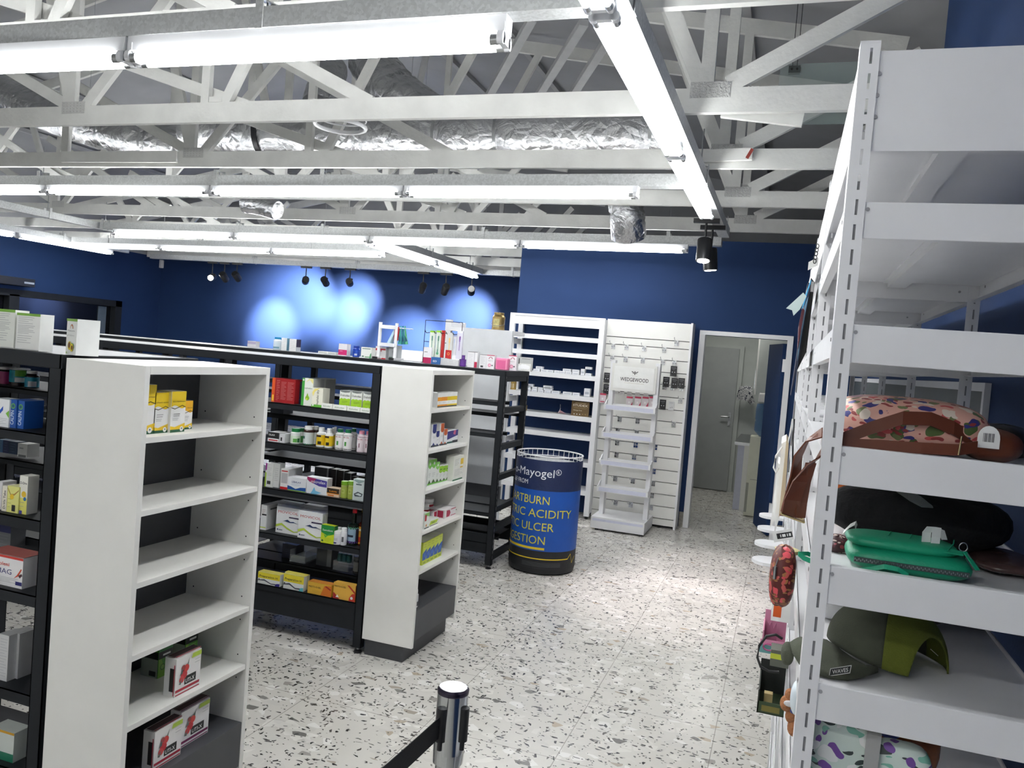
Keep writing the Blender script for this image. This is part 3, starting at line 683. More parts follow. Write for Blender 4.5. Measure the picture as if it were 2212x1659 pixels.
# ================================================================== PRODUCT BUILDERS
def carton(label, cat, p, w, h, d, body, prints=(), rot=0.0, group=None, name='carton', side=None, top=None, bevel=.0):
    """a printed box; its front (local -y) stands on p, the middle of its lower front edge"""
    m = MB(); kw = {}
    if side: kw['right'] = ink(side); kw['left'] = ink(side)
    if top: kw['top'] = ink(top)
    m.box(-w / 2, w / 2, 0, d, 0, h, ink(body), **kw)
    lay = 0
    for q in prints:
        lay += 1; y = -.00025 * lay
        X = lambda u: -w / 2 + u * w
        if q[0] == 'b': m.quad((X(q[1]), y, q[3] * h), (X(q[2]), y, q[3] * h), (X(q[2]), y, q[4] * h), (X(q[1]), y, q[4] * h), ink(q[5]))
        elif q[0] == 'p': m.poly([(X(u), y, v * h) for u, v in q[1]], ink(q[2]))
        elif q[0] == 'o':
            _, u, v, r, c = q; m.poly([(X(u) + r * h * math.cos(k * PI / 10), y, v * h + r * h * math.sin(k * PI / 10)) for k in range(20)], ink(c))
        elif q[0] == 't':
            _, s, u, v, sz, c = q[:6]; fit = q[6] * w if len(q) > 6 and q[6] else None; bold = q[7] if len(q) > 7 else .0
            m.text(s, (X(u), y, v * h), (1, 0, 0), (0, 0, 1), sz * h, ink(c), fit=fit, align='c', bold=bold, res=2)
        elif q[0] == 'tv':                                   # lettering running up the front
            _, s, u, v, sz, c = q[:6]; fit = q[6] * h if len(q) > 6 and q[6] else None
            m.text(s, (X(u), y, v * h), (0, 0, 1), (-1, 0, 0), sz * w, ink(c), fit=fit, align='l', bold=q[7] if len(q) > 7 else .0, res=2)
        elif q[0] == 'lines':                                # rows of small print
            _, u0, u1, v0, v1, n, c = q
            for k in range(n):
                v = v1 - (v1 - v0) * k / max(1, n - 1); uu = u1 - (u1 - u0) * (.35 if k % 3 == 2 else .08 * (k % 2))
                m.quad((X(u0), y, v * h), (X(uu), y, v * h), (X(uu), y, v * h + .010 * h), (X(u0), y, v * h + .010 * h), ink(c))
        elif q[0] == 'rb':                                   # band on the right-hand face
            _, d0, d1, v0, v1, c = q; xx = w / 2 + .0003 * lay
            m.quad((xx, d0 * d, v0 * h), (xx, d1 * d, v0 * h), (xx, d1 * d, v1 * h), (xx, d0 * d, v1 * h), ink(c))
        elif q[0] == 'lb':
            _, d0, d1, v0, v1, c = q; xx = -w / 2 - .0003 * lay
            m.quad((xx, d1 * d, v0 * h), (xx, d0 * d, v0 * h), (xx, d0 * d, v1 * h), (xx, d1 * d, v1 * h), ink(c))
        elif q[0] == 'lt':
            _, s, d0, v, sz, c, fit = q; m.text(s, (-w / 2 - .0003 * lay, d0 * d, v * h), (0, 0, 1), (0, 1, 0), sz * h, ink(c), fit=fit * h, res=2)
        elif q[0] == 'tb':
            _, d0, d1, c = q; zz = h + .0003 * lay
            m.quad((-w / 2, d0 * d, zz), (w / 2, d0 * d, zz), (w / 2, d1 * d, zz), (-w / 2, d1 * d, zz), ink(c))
    return build(name, m, loc=p, rot=rot, label=label, cat=cat, group=group, bevel=bevel)
def wavy(v, a=.05, n=9, top=1.0, ph=0.0): return [(0, top)] + [(0, v)] + [(k / n, v + a * math.sin(ph + 2 * PI * k / n)) for k in range(1, n)] + [(1, v)] + [(1, top)]
def bottle(label, p, r, h, body, cap, lab=None, txt=None, group=None, caph=.16, neck=.62, shoulder=.74, lv=(.08, .64), tcol=(40, 40, 40), name='pill_bottle', cat='bottle', rot=0.0, glass=False, extra=()):
    m = MB(); B = ink(body, .25)
    z0, z1 = lv[0] * h, lv[1] * h
    prof = [(0, 0), (r * .94, 0), (r, .02 * h), (r, z0), (r, z1), (r, shoulder * h * .96), (r * neck * 1.1, shoulder * h + .02 * h), (r * neck, (1 - caph) * h), (0, (1 - caph) * h)]
    LM = ink(lab) if lab else B
    m.lathe(prof, B, n=20, ms=[B, B, B, LM, B, B, B, B])
    def wr(zc, sz=0): return lambda x, y: Vector(((r + .0004) * math.sin(x / r), -(r + .0004) * math.cos(x / r), zc + y))
    for q in extra:                                          # (v0, v1, a0, a1, colour) patch wrapped on the label
        v0, v1, a0, a1, c = q; n = 8; R = r + .00025
        vs = [(R * math.sin(a0 + (a1 - a0) * k / n), -R * math.cos(a0 + (a1 - a0) * k / n), z * h) for z in (v0, v1) for k in range(n + 1)]
        m.add(vs, [(k, k + 1, n + 2 + k, n + 1 + k) for k in range(n)], ink(c), True)
    if txt:
        for (s, v, sz, fit) in txt: m.text(s, (0, 0, 0), (1, 0, 0), (0, 0, 1), sz * h, ink(tcol), fit=fit * r, align='c', bold=.02, res=2, wrap=wr(v * h))
    o = build(name, m, loc=p, rot=rot, label=label, cat=cat, group=group)
    m = MB(); rc = r * max(neck * 1.06, .3) if neck < .9 else r * 1.01
    m.lathe([(rc, (1 - caph) * h - .001), (rc, h * .985), (rc * .93, h), (0, h)], ink(cap, .35), n=20)
    build('cap', m, parent=o, loc=(0, 0, 0))
    return o
def px530(x, y): return 530 + x / 5.184, 770 + y / 5.184
def px1060(x, y): return 530 + x / 4.609, 1060 + y / 4.609
def onY(crop, x0, x1, yt, yb, Y, z):
    """picture box of a product on the plane y = Y -> lower front middle, width, height"""
    a = at_y(*crop(x0, yb), Y); b = at_y(*crop(x1, yb), Y); t = at_y(*crop((x0 + x1) / 2, yt), Y); lo = at_y(*crop((x0 + x1) / 2, yb), Y)
    return Vector(((a.x + b.x) / 2, Y, z)), b.x - a.x, t.z - lo.z
def onX(crop, x0, x1, yt, yb, X, z):
    a = at_x(*crop(x0, yb), X); b = at_x(*crop(x1, yb), X); t = at_x(*crop((x0 + x1) / 2, yt), X); lo = at_x(*crop((x0 + x1) / 2, yb), X)
    return Vector((X, (a.y + b.y) / 2, z)), b.y - a.y, t.z - lo.z
K = (30, 30, 32); WH = (232, 232, 230); GY = (150, 152, 154)

# ---------------- second gondola, top shelf
Y2 = 3.89
def c530(label, cat, x0, x1, yt, yb, z, d, body, prints=(), dy=0.0, **kw):
    p, w, h = onY(px530, x0, x1, yt, yb, Y2 + dy, z); return carton(label, cat, p, w, h, d, body, prints, **kw)
def b530(label, x0, x1, yt, yb, z, body, cap, dy=0.02, **kw):
    p, w, h = onY(px530, x0, x1, yt, yb, Y2 + dy, z); p.y += w / 2; return bottle(label, p, w / 2, h, body, cap, **kw)
z = 1.313
c530('dark red carton at the left of the top black shelf, before red capped bottles', 'carton', 286, 545, 258, 530, z, .10, (158, 20, 26),
     [('b', 0, .13, 0, 1, (214, 84, 28)), ('b', .03, .10, .05, .3, (240, 190, 60)), ('b', .36, .37, .02, .98, (120, 12, 18)), ('lines', .40, .62, .15, .85, 14, (222, 150, 150)), ('lines', .68, .95, .15, .85, 14, (222, 150, 150)), ('lines', .2, .34, .1, .9, 12, (230, 170, 160))], dy=.005)
b530('red capped bottle standing behind the dark red carton', 410, 480, 150, 330, z, (176, 24, 26), (214, 34, 30), dy=.13, neck=.95, caph=.4)
b530('slim white and red bottle behind the left of the dark red carton', 330, 375, 150, 330, z, (226, 226, 230), (190, 200, 210), dy=.13, lab=(206, 40, 38), lv=(.05, .45))
b530('red bottle at the back right of the dark red carton', 545, 585, 120, 330, z, (186, 26, 28), (200, 30, 28), dy=.13, neck=.9)
c530('navy carton standing in shadow left of the green and white syrup carton', 'carton', 560, 622, 250, 505, z, .10, (28, 36, 58), [('lines', .2, .8, .2, .8, 5, (70, 82, 110))], dy=.05)
c530('tall white and green syrup carton with a lime drop on the top black shelf', 'carton', 618, 742, 248, 556, z, .235, (228, 230, 222),
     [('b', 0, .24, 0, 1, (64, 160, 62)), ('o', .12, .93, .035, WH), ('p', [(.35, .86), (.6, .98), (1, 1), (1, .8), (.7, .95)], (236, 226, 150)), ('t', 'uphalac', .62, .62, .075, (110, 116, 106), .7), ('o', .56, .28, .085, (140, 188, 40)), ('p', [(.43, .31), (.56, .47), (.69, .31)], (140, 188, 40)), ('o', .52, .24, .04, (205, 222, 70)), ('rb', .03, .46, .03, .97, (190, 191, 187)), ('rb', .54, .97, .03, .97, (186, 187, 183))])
c530('small cream carton with upright lettering in front of the syrup carton', 'carton', 738, 858, 350, 566, z, .07, (232, 230, 214),
     [('p', [(0, .75), (.2, .95), (.7, 1), (.25, .8), (.1, .55)], (232, 216, 120)), ('tv', 'Duphalac dry', .62, .10, .30, (56, 60, 40), .8), ('b', 0, 1, 0, .14, (96, 170, 60)), ('o', .14, .10, .05, WH), ('rb', 0, 1, 0, .12, (220, 220, 214))], dy=-.025)
for i, (x0, x1, yt, yb) in enumerate(((1048, 1168, 345, 560), (1178, 1298, 352, 572), (1310, 1425, 362, 585))):
    c530(('white over lime laxative carton, left one of the three on the top black shelf', 'white over lime laxative carton, middle one of the three on the top black shelf', 'white over lime laxative carton, right one of the three on the top black shelf')[i], 'carton', x0, x1, yt, yb, z, .10, (226, 228, 222),
         [('p', [(0, 0), (1, 0), (1, .58)] + [(1 - k / 6, .56 + .04 * (k % 2)) for k in range(1, 6)] + [(0, .52)], (156, 200, 40)), ('t', 'Dulcolax', .5, .70, .15, K, .86, .01), ('lines', .25, .8, .36, .44, 3, (90, 120, 40)), ('p', [(.35, .10), (.42, .10), (.62, .24), (.55, .24)], (230, 236, 200)), ('p', [(0, 1), (.1, .92), (.5, .89), (.9, .92), (1, 1)], (120, 124, 122))], group='lime laxative cartons', dy=.02)
for i, (x0, x1, yt, yb) in enumerate(((850, 968, 535, 590), (975, 1130, 548, 602), (1138, 1280, 556, 610), (1286, 1400, 566, 618))):
    c530('flat white carton with green script on the top black shelf lip, ' + ('leftmost of four', 'second of four', 'third of four', 'rightmost of four')[i], 'carton', x0, x1, yt, yb, z, .02, (230, 231, 226),
         [('t', 'dulcolax', .5, .34, .5, (70, 120, 70), .7), ('b', 0, 1, 0, .12, (200, 206, 200))], dy=-.03, group='flat cartons on the shelf lip')
# second shelf
z = 1.087
def dbl(label, n, x0, x1, yt, yb, z, dzs, **kw): pass
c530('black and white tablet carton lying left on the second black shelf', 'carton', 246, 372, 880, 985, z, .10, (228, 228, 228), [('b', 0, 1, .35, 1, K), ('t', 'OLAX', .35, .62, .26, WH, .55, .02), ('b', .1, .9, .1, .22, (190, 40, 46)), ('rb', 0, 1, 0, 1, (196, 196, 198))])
c530('white tablet carton at the right end of the black and white carton', 'carton', 378, 436, 885, 985, z, .12, (206, 206, 208), [('b', .2, .5, .2, .6, K)])
m = MB(); p, w, h = onY(px530, 262, 408, 680, 870, 4.15, 1.22); m.box(-w / 2, w / 2, 0, .10, 0, h * .7, ink((58, 62, 72)), front=ink((70, 76, 88))); m.box(-w / 2 - .004, w / 2 + .004, -.004, .104, h * .7, h * .82, M_GLASS); m.box(-w / 2, w / 2, 0, .1, h * .83, h, ink((200, 202, 206))); m.box(-w / 2, -.01, -.003, .0, h * .82, h * 1.05, ink((190, 40, 40)))
build('plastic_tub', m, loc=p, label='clear lidded tub of dark packets stacked behind the second black shelf', cat='tub')
G1 = 'bottles on the second black shelf'
b530('short white bottle with green cap, front left of the second black shelf', 475, 572, 830, 1000, z, (228, 230, 226), (24, 124, 64), lab=(208, 222, 200), lv=(.06, .52), caph=.22, neck=.82, extra=[(.1, .34, .1, .9, (96, 170, 74)), (.1, .36, .95, 1.5, (40, 110, 52))], group=G1)
b530('short white bottle with green cap tucked behind its twin', 570, 628, 826, 998, z, (222, 224, 220), (20, 112, 58), dy=.06, lab=(60, 130, 60), lv=(.06, .5), caph=.22, neck=.82, group=G1)
b530('wide brown jar with white cap and pale label in front', 616, 722, 796, 1010, z, (62, 40, 34), (232, 232, 230), lab=(206, 214, 212), lv=(.07, .68), caph=.17, neck=.8, shoulder=.8, extra=[(.34, .48, -1.2, -.2, (28, 96, 84)), (.03, .09, -1.6, 1.6, (20, 110, 80))], group=G1)
b530('wide brown jar with white cap standing behind the front one', 722, 788, 796, 1008, z, (62, 40, 34), (226, 226, 224), dy=.06, lab=(196, 202, 202), lv=(.07, .68), caph=.17, neck=.8, shoulder=.8, group=G1)
EY = [(.52, .62, -.9, .5, (50, 30, 26)), (.14, .30, -.2, .6, (40, 34, 20))]
b530('white bottle with yellow label, left of the two yellow ones', 766, 858, 808, 1026, z, (234, 234, 232), (236, 236, 234), lab=(232, 196, 30), lv=(.1, .63), caph=.17, neck=.6, extra=EY, group=G1)
b530('white bottle with yellow label, right of the two yellow ones', 864, 946, 808, 1026, z, (234, 234, 232), (236, 236, 234), lab=(232, 196, 30), lv=(.1, .63), caph=.17, neck=.6, extra=EY, group=G1)
b530('white bottle with yellow label half hidden behind the yellow pair', 938, 984, 800, 1020, z, (226, 226, 224), (230, 230, 228), dy=.07, lab=(220, 186, 30), lv=(.1, .63), neck=.6, group=G1)
RT_ = [('RED GIL', .60, .075, 1.5)]
EX = [(.22, .42, -.22, .22, (70, 150, 60)), (.05, .08, -1.5, 1.5, (60, 60, 60)), (.70, .715, -1.5, 1.5, (60, 60, 60))]
for (x0, x1, yt, yb, dy, lb) in ((980, 1068, 814, 1044, .0, 'white tonic bottle with green cap, left of the green capped trio'), (1068, 1158, 818, 1054, -.005, 'white tonic bottle with green cap, front one of the green capped trio'), (1150, 1216, 812, 1050, .06, 'white tonic bottle with green cap, back right of the green capped trio')):
    b530(lb, x0, x1, yt, yb, z, (234, 232, 230), (22, 112, 70), dy=.02 + dy, lab=(238, 236, 234), lv=(.05, .72), shoulder=.8, neck=.62, caph=.15, txt=RT_, tcol=(168, 36, 48), extra=EX, group=G1)
b530('white bottle half hidden behind the left of the green capped trio', 968, 1000, 800, 1030, z, (226, 226, 226), (228, 228, 228), dy=.08, neck=.7, group=G1)
EP = [(.22, .42, -.1, .12, (120, 60, 80)), (.70, .715, -1.5, 1.5, (120, 60, 80))]
b530('pale pink bottle with pink cap, left of the pink pair', 1226, 1308, 828, 1070, z, (230, 214, 220), (232, 150, 170), lab=(236, 224, 228), lv=(.05, .70), shoulder=.78, neck=.62, caph=.14, txt=[('RED GIL', .58, .075, 1.5)], tcol=(190, 60, 90), extra=EP, group=G1)
b530('pale pink bottle with pink cap beside the black upright', 1308, 1384, 824, 1064, z, (228, 210, 216), (230, 140, 164), dy=.04, lab=(232, 218, 222), lv=(.05, .70), shoulder=.78, neck=.62, caph=.14, txt=[('RED GIL', .58, .075, 1.5)], tcol=(190, 60, 90), extra=EP, group=G1)
# third shelf
z = .825
c530('white and lime carton left on the third black shelf, seen from its back', 'carton', 212, 298, 1212, 1478, z, .05, (214, 215, 212), [('b', 0, .16, 0, .6, (170, 206, 60)), ('lines', .3, .8, .5, .8, 5, GY), ('b', .3, .75, .12, .26, (60, 60, 62)), ('b', 0, .2, .7, 1, (150, 60, 140))])
c530('white carton back right of the white and lime carton', 'carton', 300, 372, 1200, 1470, z, .05, (206, 207, 205), [('lines', .2, .8, .3, .8, 7, GY), ('b', 0, 1, .0, .02, GY)], dy=.01)
c530('tall white carton with a red foot on the third black shelf', 'carton', 385, 470, 1275, 1505, z, .14, (226, 224, 222), [('b', 0, 1, 0, .12, (200, 36, 40)), ('b', .1, .9, .3, .8, (180, 178, 180)), ('b', .1, .9, .86, .92, (190, 60, 60)), ('rb', .05, .48, .03, .97, (196, 196, 196)), ('rb', .52, .95, .03, .97, (190, 190, 190))])
c530('white and blue laxative carton with grey and blue lettering', 'carton', 466, 672, 1378, 1528, z, .08, (228, 230, 233), [('b', 0, 1, 0, .05, (150, 196, 70)), ('p', [(0, .06), (1, .06), (1, .34), (.7, .3), (.45, .16), (.2, .3), (0, .36)], (26, 84, 160)), ('t', 'LEBALAX', .48, .60, .19, (60, 80, 130), .5, .015), ('lines', .2, .7, .42, .50, 2, (80, 110, 170)), ('o', .5, .26, .07, WH)])
c530('white carton with purple to blue swoosh and white lettering', 'carton', 680, 908, 1368, 1556, z, .05, (230, 232, 236), [('p', [(0, .98), (.98, .86), (.98, .48), (.6, .5), (.1, .72), (0, .84)], (70, 60, 150)), ('p', [(0, .98), (.45, .93), (.3, .62), (.1, .72), (0, .84)], (160, 40, 96)), ('t', 'microlax', .56, .66, .24, WH, .72, .02), ('p', [(.2, .0), (.5, .0), (.75, .12), (.45, .2), (.38, .42), (.28, .16)], (120, 190, 224)), ('rb', 0, 1, 0, 1, (210, 212, 216))])
c530('orange and black tablet carton between the swoosh carton and green tubes', 'carton', 908, 1046, 1476, 1570, z, .06, (232, 206, 180), [('b', 0, 1, .42, 1, (46, 34, 22)), ('t', 'Laxa', .52, .58, .28, (236, 150, 30), .6, .03), ('b', 0, 1, .32, .42, (232, 140, 30)), ('b', .1, .6, .08, .22, (220, 120, 30))])
for (x0, x1, yt, yb, lb) in ((1046, 1122, 1398, 1588, 'olive green tube with green lid, left of the green pair'), (1122, 1200, 1392, 1596, 'olive green tube with green lid, right of the green pair')):
    b530(lb, x0, x1, yt, yb, z, (150, 166, 66), (120, 170, 40), dy=.0, lab=(158, 172, 74), lv=(.04, .74), shoulder=.78, neck=.97, caph=.2, extra=[(.3, .55, -.5, .5, (178, 190, 104)), (.36, .49, -.28, .28, (150, 166, 66)), (.735, .76, -1.6, 1.6, (220, 226, 190))], name='tablet_tube', cat='tube', group='green tubes')
c530('silver white carton at the right of the third black shelf', 'carton', 1196, 1322, 1372, 1612, z, .045, (206, 216, 214), [('p', [(.05, .92), (.5, .8), (.95, .92), (.95, .97), (.05, .97)], (150, 172, 170)), ('b', .25, .75, .73, .79, (90, 104, 108)), ('p', [(.1, .3), (.45, .42), (.9, .34), (.8, .2), (.2, .18)], (70, 80, 86)), ('p', [(.2, .28), (.5, .36), (.8, .30), (.7, .23)], (206, 216, 214)), ('lines', .15, .85, .05, .13, 2, GY), ('rb', .2, .8, .15, .8, (150, 160, 162))])
for i, (x0, x1, yt) in enumerate(((770, 928, 1130), (950, 1020, 1130), (1030, 1105, 1132), (1105, 1185, 1150), (1180, 1258, 1180), (1270, 1355, 1160))):
    c530('tall dark carton with white edge standing behind the third black shelf, ' + ('widest and leftmost', 'second of its row', 'third of its row', 'fourth of its row', 'shortest of its row', 'beside the black upright')[i], 'carton', x0, x1, yt, 1365, z, .06, ((26, 28, 32), (40, 30, 30), (44, 30, 26), (34, 30, 30), (46, 32, 28), (40, 34, 22))[i], [('b', .88, 1, 0, 1, (150, 152, 156)), ('lines', .2, .7, .3, .7, 4, (74, 70, 70)), ('tb', 0, 1, (206, 208, 210))], dy=.17, group='tall dark cartons')
# fourth shelf
z = .570
def c1060(label, cat, x0, x1, yt, yb, z, d, body, prints=(), dy=0.0, **kw):
    p, w, h = onY(px1060, x0, x1, yt, yb, Y2 + dy, z); return carton(label, cat, p, w, h, d, body, prints, **kw)
def b1060(label, x0, x1, yt, yb, z, body, cap, dy=0.02, **kw):
    p, w, h = onY(px1060, x0, x1, yt, yb, Y2 + dy, z); p.y += w / 2; return bottle(label, p, w / 2, h, body, cap, **kw)
MOV = [('t', 'MOVICOL', .5, .76, .135, (190, 26, 36), .86, .03), ('b', .55, 1, .605, .655, (52, 40, 70)), ('p', [(0, .30), (.25, .38), (.5, .24), (.8, .12), (1, .16), (1, .12), (.78, .08), (.5, .17), (.25, .30), (0, .20)], (182, 204, 70)),
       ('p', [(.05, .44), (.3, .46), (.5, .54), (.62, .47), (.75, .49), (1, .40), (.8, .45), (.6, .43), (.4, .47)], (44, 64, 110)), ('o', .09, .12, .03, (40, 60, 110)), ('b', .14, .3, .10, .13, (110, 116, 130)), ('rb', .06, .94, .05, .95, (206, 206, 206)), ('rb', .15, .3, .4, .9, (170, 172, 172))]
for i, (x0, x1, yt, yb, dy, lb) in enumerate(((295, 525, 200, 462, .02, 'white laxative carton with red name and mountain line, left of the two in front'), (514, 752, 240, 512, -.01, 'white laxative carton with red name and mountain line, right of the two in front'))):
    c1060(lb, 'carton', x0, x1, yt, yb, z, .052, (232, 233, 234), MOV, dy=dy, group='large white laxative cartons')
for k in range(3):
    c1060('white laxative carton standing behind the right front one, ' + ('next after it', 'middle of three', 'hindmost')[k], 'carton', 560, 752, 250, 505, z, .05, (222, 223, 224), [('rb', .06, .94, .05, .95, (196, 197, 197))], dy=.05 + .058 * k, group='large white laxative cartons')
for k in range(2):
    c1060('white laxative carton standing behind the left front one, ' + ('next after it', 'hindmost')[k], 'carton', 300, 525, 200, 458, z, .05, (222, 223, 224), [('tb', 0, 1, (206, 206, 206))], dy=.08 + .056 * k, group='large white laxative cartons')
c1060('white carton at the left of the fourth black shelf, partly behind the white end unit', 'carton', 140, 196, 196, 446, z, .16, (230, 231, 231), [('b', .2, 1, .58, .64, K), ('b', 0, 1, .08, .12, (190, 206, 90)), ('lines', .2, .8, .68, .8, 3, (150, 60, 64)), ('rb', .06, .94, .05, .95, (204, 204, 203)), ('rb', .2, .7, .78, .84, (90, 90, 92)), ('rb', .75, .9, .1, .3, (110, 110, 112))], dy=.015)
c1060('small green and yellow carton with white lettering before the white laxative cartons', 'carton', 746, 876, 345, 525, z, .035, (200, 214, 40), [('p', [(0, 1), (1, 1), (1, .55), (.5, .42), (0, .6)], (30, 140, 60)), ('t', 'Senokot', .5, .68, .15, WH, .8, .03), ('p', [(.2, .5), (.35, .3), (.8, .6), (.4, .42)], (90, 180, 60)), ('o', .14, .13, .06, (40, 100, 50)), ('lines', .3, .85, .14, .28, 3, (120, 150, 40)), ('rb', 0, 1, 0, 1, (30, 110, 54))], dy=-.03)
b1060('white tablet bottle with white ribbed cap on the fourth black shelf', 846, 926, 405, 542, z, (228, 228, 230), (236, 236, 236), dy=-.03, lab=(214, 214, 220), lv=(.06, .66), shoulder=.78, neck=.93, caph=.2, extra=[(.08, .2, -.6, .4, (70, 66, 120)), (.3, .5, -.7, .6, (190, 190, 196))])
b1060('second white bottle just behind the ribbed cap one', 885, 935, 392, 530, z, (216, 216, 218), (226, 226, 226), dy=.04, neck=.93, caph=.2)
b1060('slim white pump-shaped bottle left of the dark syrup bottle', 930, 986, 372, 545, z, (228, 228, 230), (232, 232, 232), dy=-.02, lab=(216, 216, 220), lv=(.06, .6), neck=.8, caph=.16, extra=[(.2, .5, -.2, .5, (90, 90, 96))])
b1060('dark syrup bottle with red cap and blue label', 984, 1090, 186, 545, z, (20, 30, 24), (210, 26, 40), dy=.0, lab=(150, 176, 196), lv=(.12, .50), shoulder=.60, neck=.36, caph=.10, extra=[(.07, .13, -1.6, 1.6, (90, 60, 140)), (.24, .30, -.6, .5, (30, 40, 60)), (.46, .52, -1.6, 1.6, (60, 130, 90)), (.12, .48, .9, 1.6, (40, 36, 56))], name='syrup_bottle')
b1060('amber syrup bottle with yellow cap beside the black upright', 1094, 1170, 178, 548, z, (96, 34, 12), (170, 140, 30), dy=.03, lab=(222, 158, 52), lv=(.05, .52), shoulder=.62, neck=.38, caph=.10, extra=[(.1, .24, -.5, .3, (200, 60, 34)), (.40, .46, -.7, .6, (240, 220, 180))], name='syrup_bottle')
# lower shelves
m = MB(); m.box(-2.95, -2.115, 3.98, 4.14, .376, .38, M_BLACK); m.box(-2.95, -2.115, 3.98, 3.984, .366, .38, M_BLACK); build('loose_shelf_tray', m, label='plain black tray shelf set back above the bottom black shelf', cat='shelf')
z = .38
p, w, h = onY(px1060, 435, 590, 650, 770, 4.02, z); m = MB()
m.box(-w / 2, w / 2, 0, .15, 0, .006, M_GLASS); m.box(-w / 2, w / 2, 0, .003, 0, h * .6, M_GLASS); m.box(-w / 2, -w / 2 + .003, 0, .15, 0, h, M_GLASS); m.box(w / 2 - .003, w / 2, 0, .15, 0, h, M_GLASS); m.box(-w / 2, w / 2, .147, .15, 0, h, M_GLASS)
m.box(-w / 2 + .004, w / 2 - .004, .005, .14, .006, h * .45, ink((160, 170, 172)))
build('acrylic_tray', m, loc=p, label='clear stepped acrylic tray on the plain black tray shelf', cat='tray')
c1060('dark blue cube box left of the clear acrylic tray', 'box', 360, 500, 560, 700, z, .08, (28, 30, 48), [('lines', .2, .8, .3, .6, 3, (60, 64, 90))], dy=.18)
c1060('grey tin box behind the clear tub with teal lids', 'box', 700, 850, 600, 770, z, .08, (70, 74, 78), [('b', .7, 1, 0, 1, (120, 124, 126))], dy=.16)
p, w, h = onY(px1060, 868, 1022, 650, 806, 4.02, z); m = MB(); m.box(-w / 2, w / 2, 0, .09, 0, h * .6, M_GLASS)
for k in range(3): m.lathe([(0, h * .5), (.016, h * .5), (.017, h * .95), (.012, h), (0, h)], ink((16, 84, 88)), c=(-w / 2 + .02 + k * (w - .04) / 2, .04, 0), n=12)
build('tub_of_lids', m, loc=p, label='clear square tub of teal lids on the plain black tray shelf', cat='tub')
b1060('dark glass jar at the right end of the plain black tray shelf', 1052, 1128, 660, 830, z, (52, 54, 56), (90, 92, 94), dy=.12, neck=.9, caph=.16, lab=(120, 122, 122), lv=(.15, .7), name='glass_jar', cat='jar')
z = .272
PH = lambda c2: [('b', 0, 1, .48, 1, (226, 208, 50)), ('t', 'Preparation H', .48, .60, .24, (50, 48, 40), .82, .02), ('p', [(0, .30), (.3, .42), (.6, .16), (1, .20), (1, .1), (.6, .08), (.3, .30), (0, .24)], (70, 72, 90)), ('o', .06, .36, .06, (60, 60, 70)), ('p', [(.78, 0), (1, 0), (1, .26), (.86, .22)], c2), ('tb', 0, 1, (224, 214, 110))]
c1060('yellow and white ointment carton with indigo corner, leftmost on the bottom black shelf', 'carton', 116, 336, 885, 1000, z, .05, (226, 228, 226), PH((54, 44, 140)), dy=-.02, group='ointment cartons on the bottom shelf')
c1060('yellow and white ointment carton with teal corner on the bottom black shelf', 'carton', 370, 572, 890, 1036, z, .03, (226, 228, 226), PH((90, 180, 190)), dy=-.02, group='ointment cartons on the bottom shelf')
c1060('second yellow ointment carton pressed behind the teal cornered one', 'carton', 380, 600, 893, 1036, z, .03, (216, 214, 180), [('tb', 0, 1, (224, 210, 90))], dy=.015, group='ointment cartons on the bottom shelf')
c1060('flat amber gel carton on the bottom black shelf', 'carton', 612, 850, 965, 1082, z, .05, (226, 178, 60), [('t', 'PRESTO-G-GEL', .30, .55, .20, (60, 40, 24), .52, .02), ('p', [(.55, 0), (1, 0), (1, .95), (.7, .85)], (220, 120, 40)), ('p', [(.72, .8), (.95, .55), (1, .62), (.78, .88)], (170, 50, 40)), ('lines', .2, .6, .2, .3, 2, (150, 110, 40)), ('tb', 0, 1, (214, 140, 56))], dy=-.02, group='gel cartons on the bottom shelf')
c1060('taller amber and red gel carton beside the black upright on the bottom shelf', 'carton', 866, 1086, 968, 1130, z, .04, (228, 176, 70), [('t', 'PRESTO-G-GEL', .30, .74, .13, (60, 40, 24), .54, .02), ('p', [(0, 0), (.3, 0), (.05, .36), (0, .36)], (180, 40, 44)), ('p', [(.72, 0), (1, 0), (1, .5), (.86, .46), (.74, .2)], (206, 60, 44)), ('p', [(.62, .95), (.72, .95), (1, .6), (1, .46)], (190, 60, 40)), ('o', .85, .2, .09, WH), ('p', [(.12, .1), (.2, .28), (.28, .1)], WH), ('rb', 0, 1, 0, 1, (208, 110, 44))], dy=-.02, group='gel cartons on the bottom shelf')

# ---------------- nearest end unit
XE = -1.80
def px3(x, y): return 200 + x / 3.771, 760 + y / 3.771
def px4(x, y): return 160 + x / 3.463, 1180 + y / 3.463
def cX(crop, label, cat, x0, x1, yt, yb, z, d, body, prints=(), dx=0.0, **kw):
    p, w, h = onX(crop, x0, x1, yt, yb, XE + dx, z); return carton(label, cat, p, w, h, d, body, prints, rot=PI / 2, **kw)
YB_ = lambda top, s: [('p', wavy(.62, .04), top), ('p', [(0, .60), (.25, .565), (.5, .60), (.75, .645), (1, .60), (1, .62), (.75, .665), (.5, .62), (.25, .585), (0, .62)], (80, 70, 30)), ('p', [(0, .16), (.3, .13), (.6, .17), (1, .22), (1, .07), (0, .07)], (228, 190, 40)), ('b', 0, 1, 0, .07, (30, 84, 56)), ('o', .78, .08, .06, WH), ('o', .78, .09, .02, (90, 100, 90)), ('t', s, .5, .74, .055, (110, 84, 20), .84, .01), ('lines', .15, .6, .40, .45, 2, (80, 80, 80))]
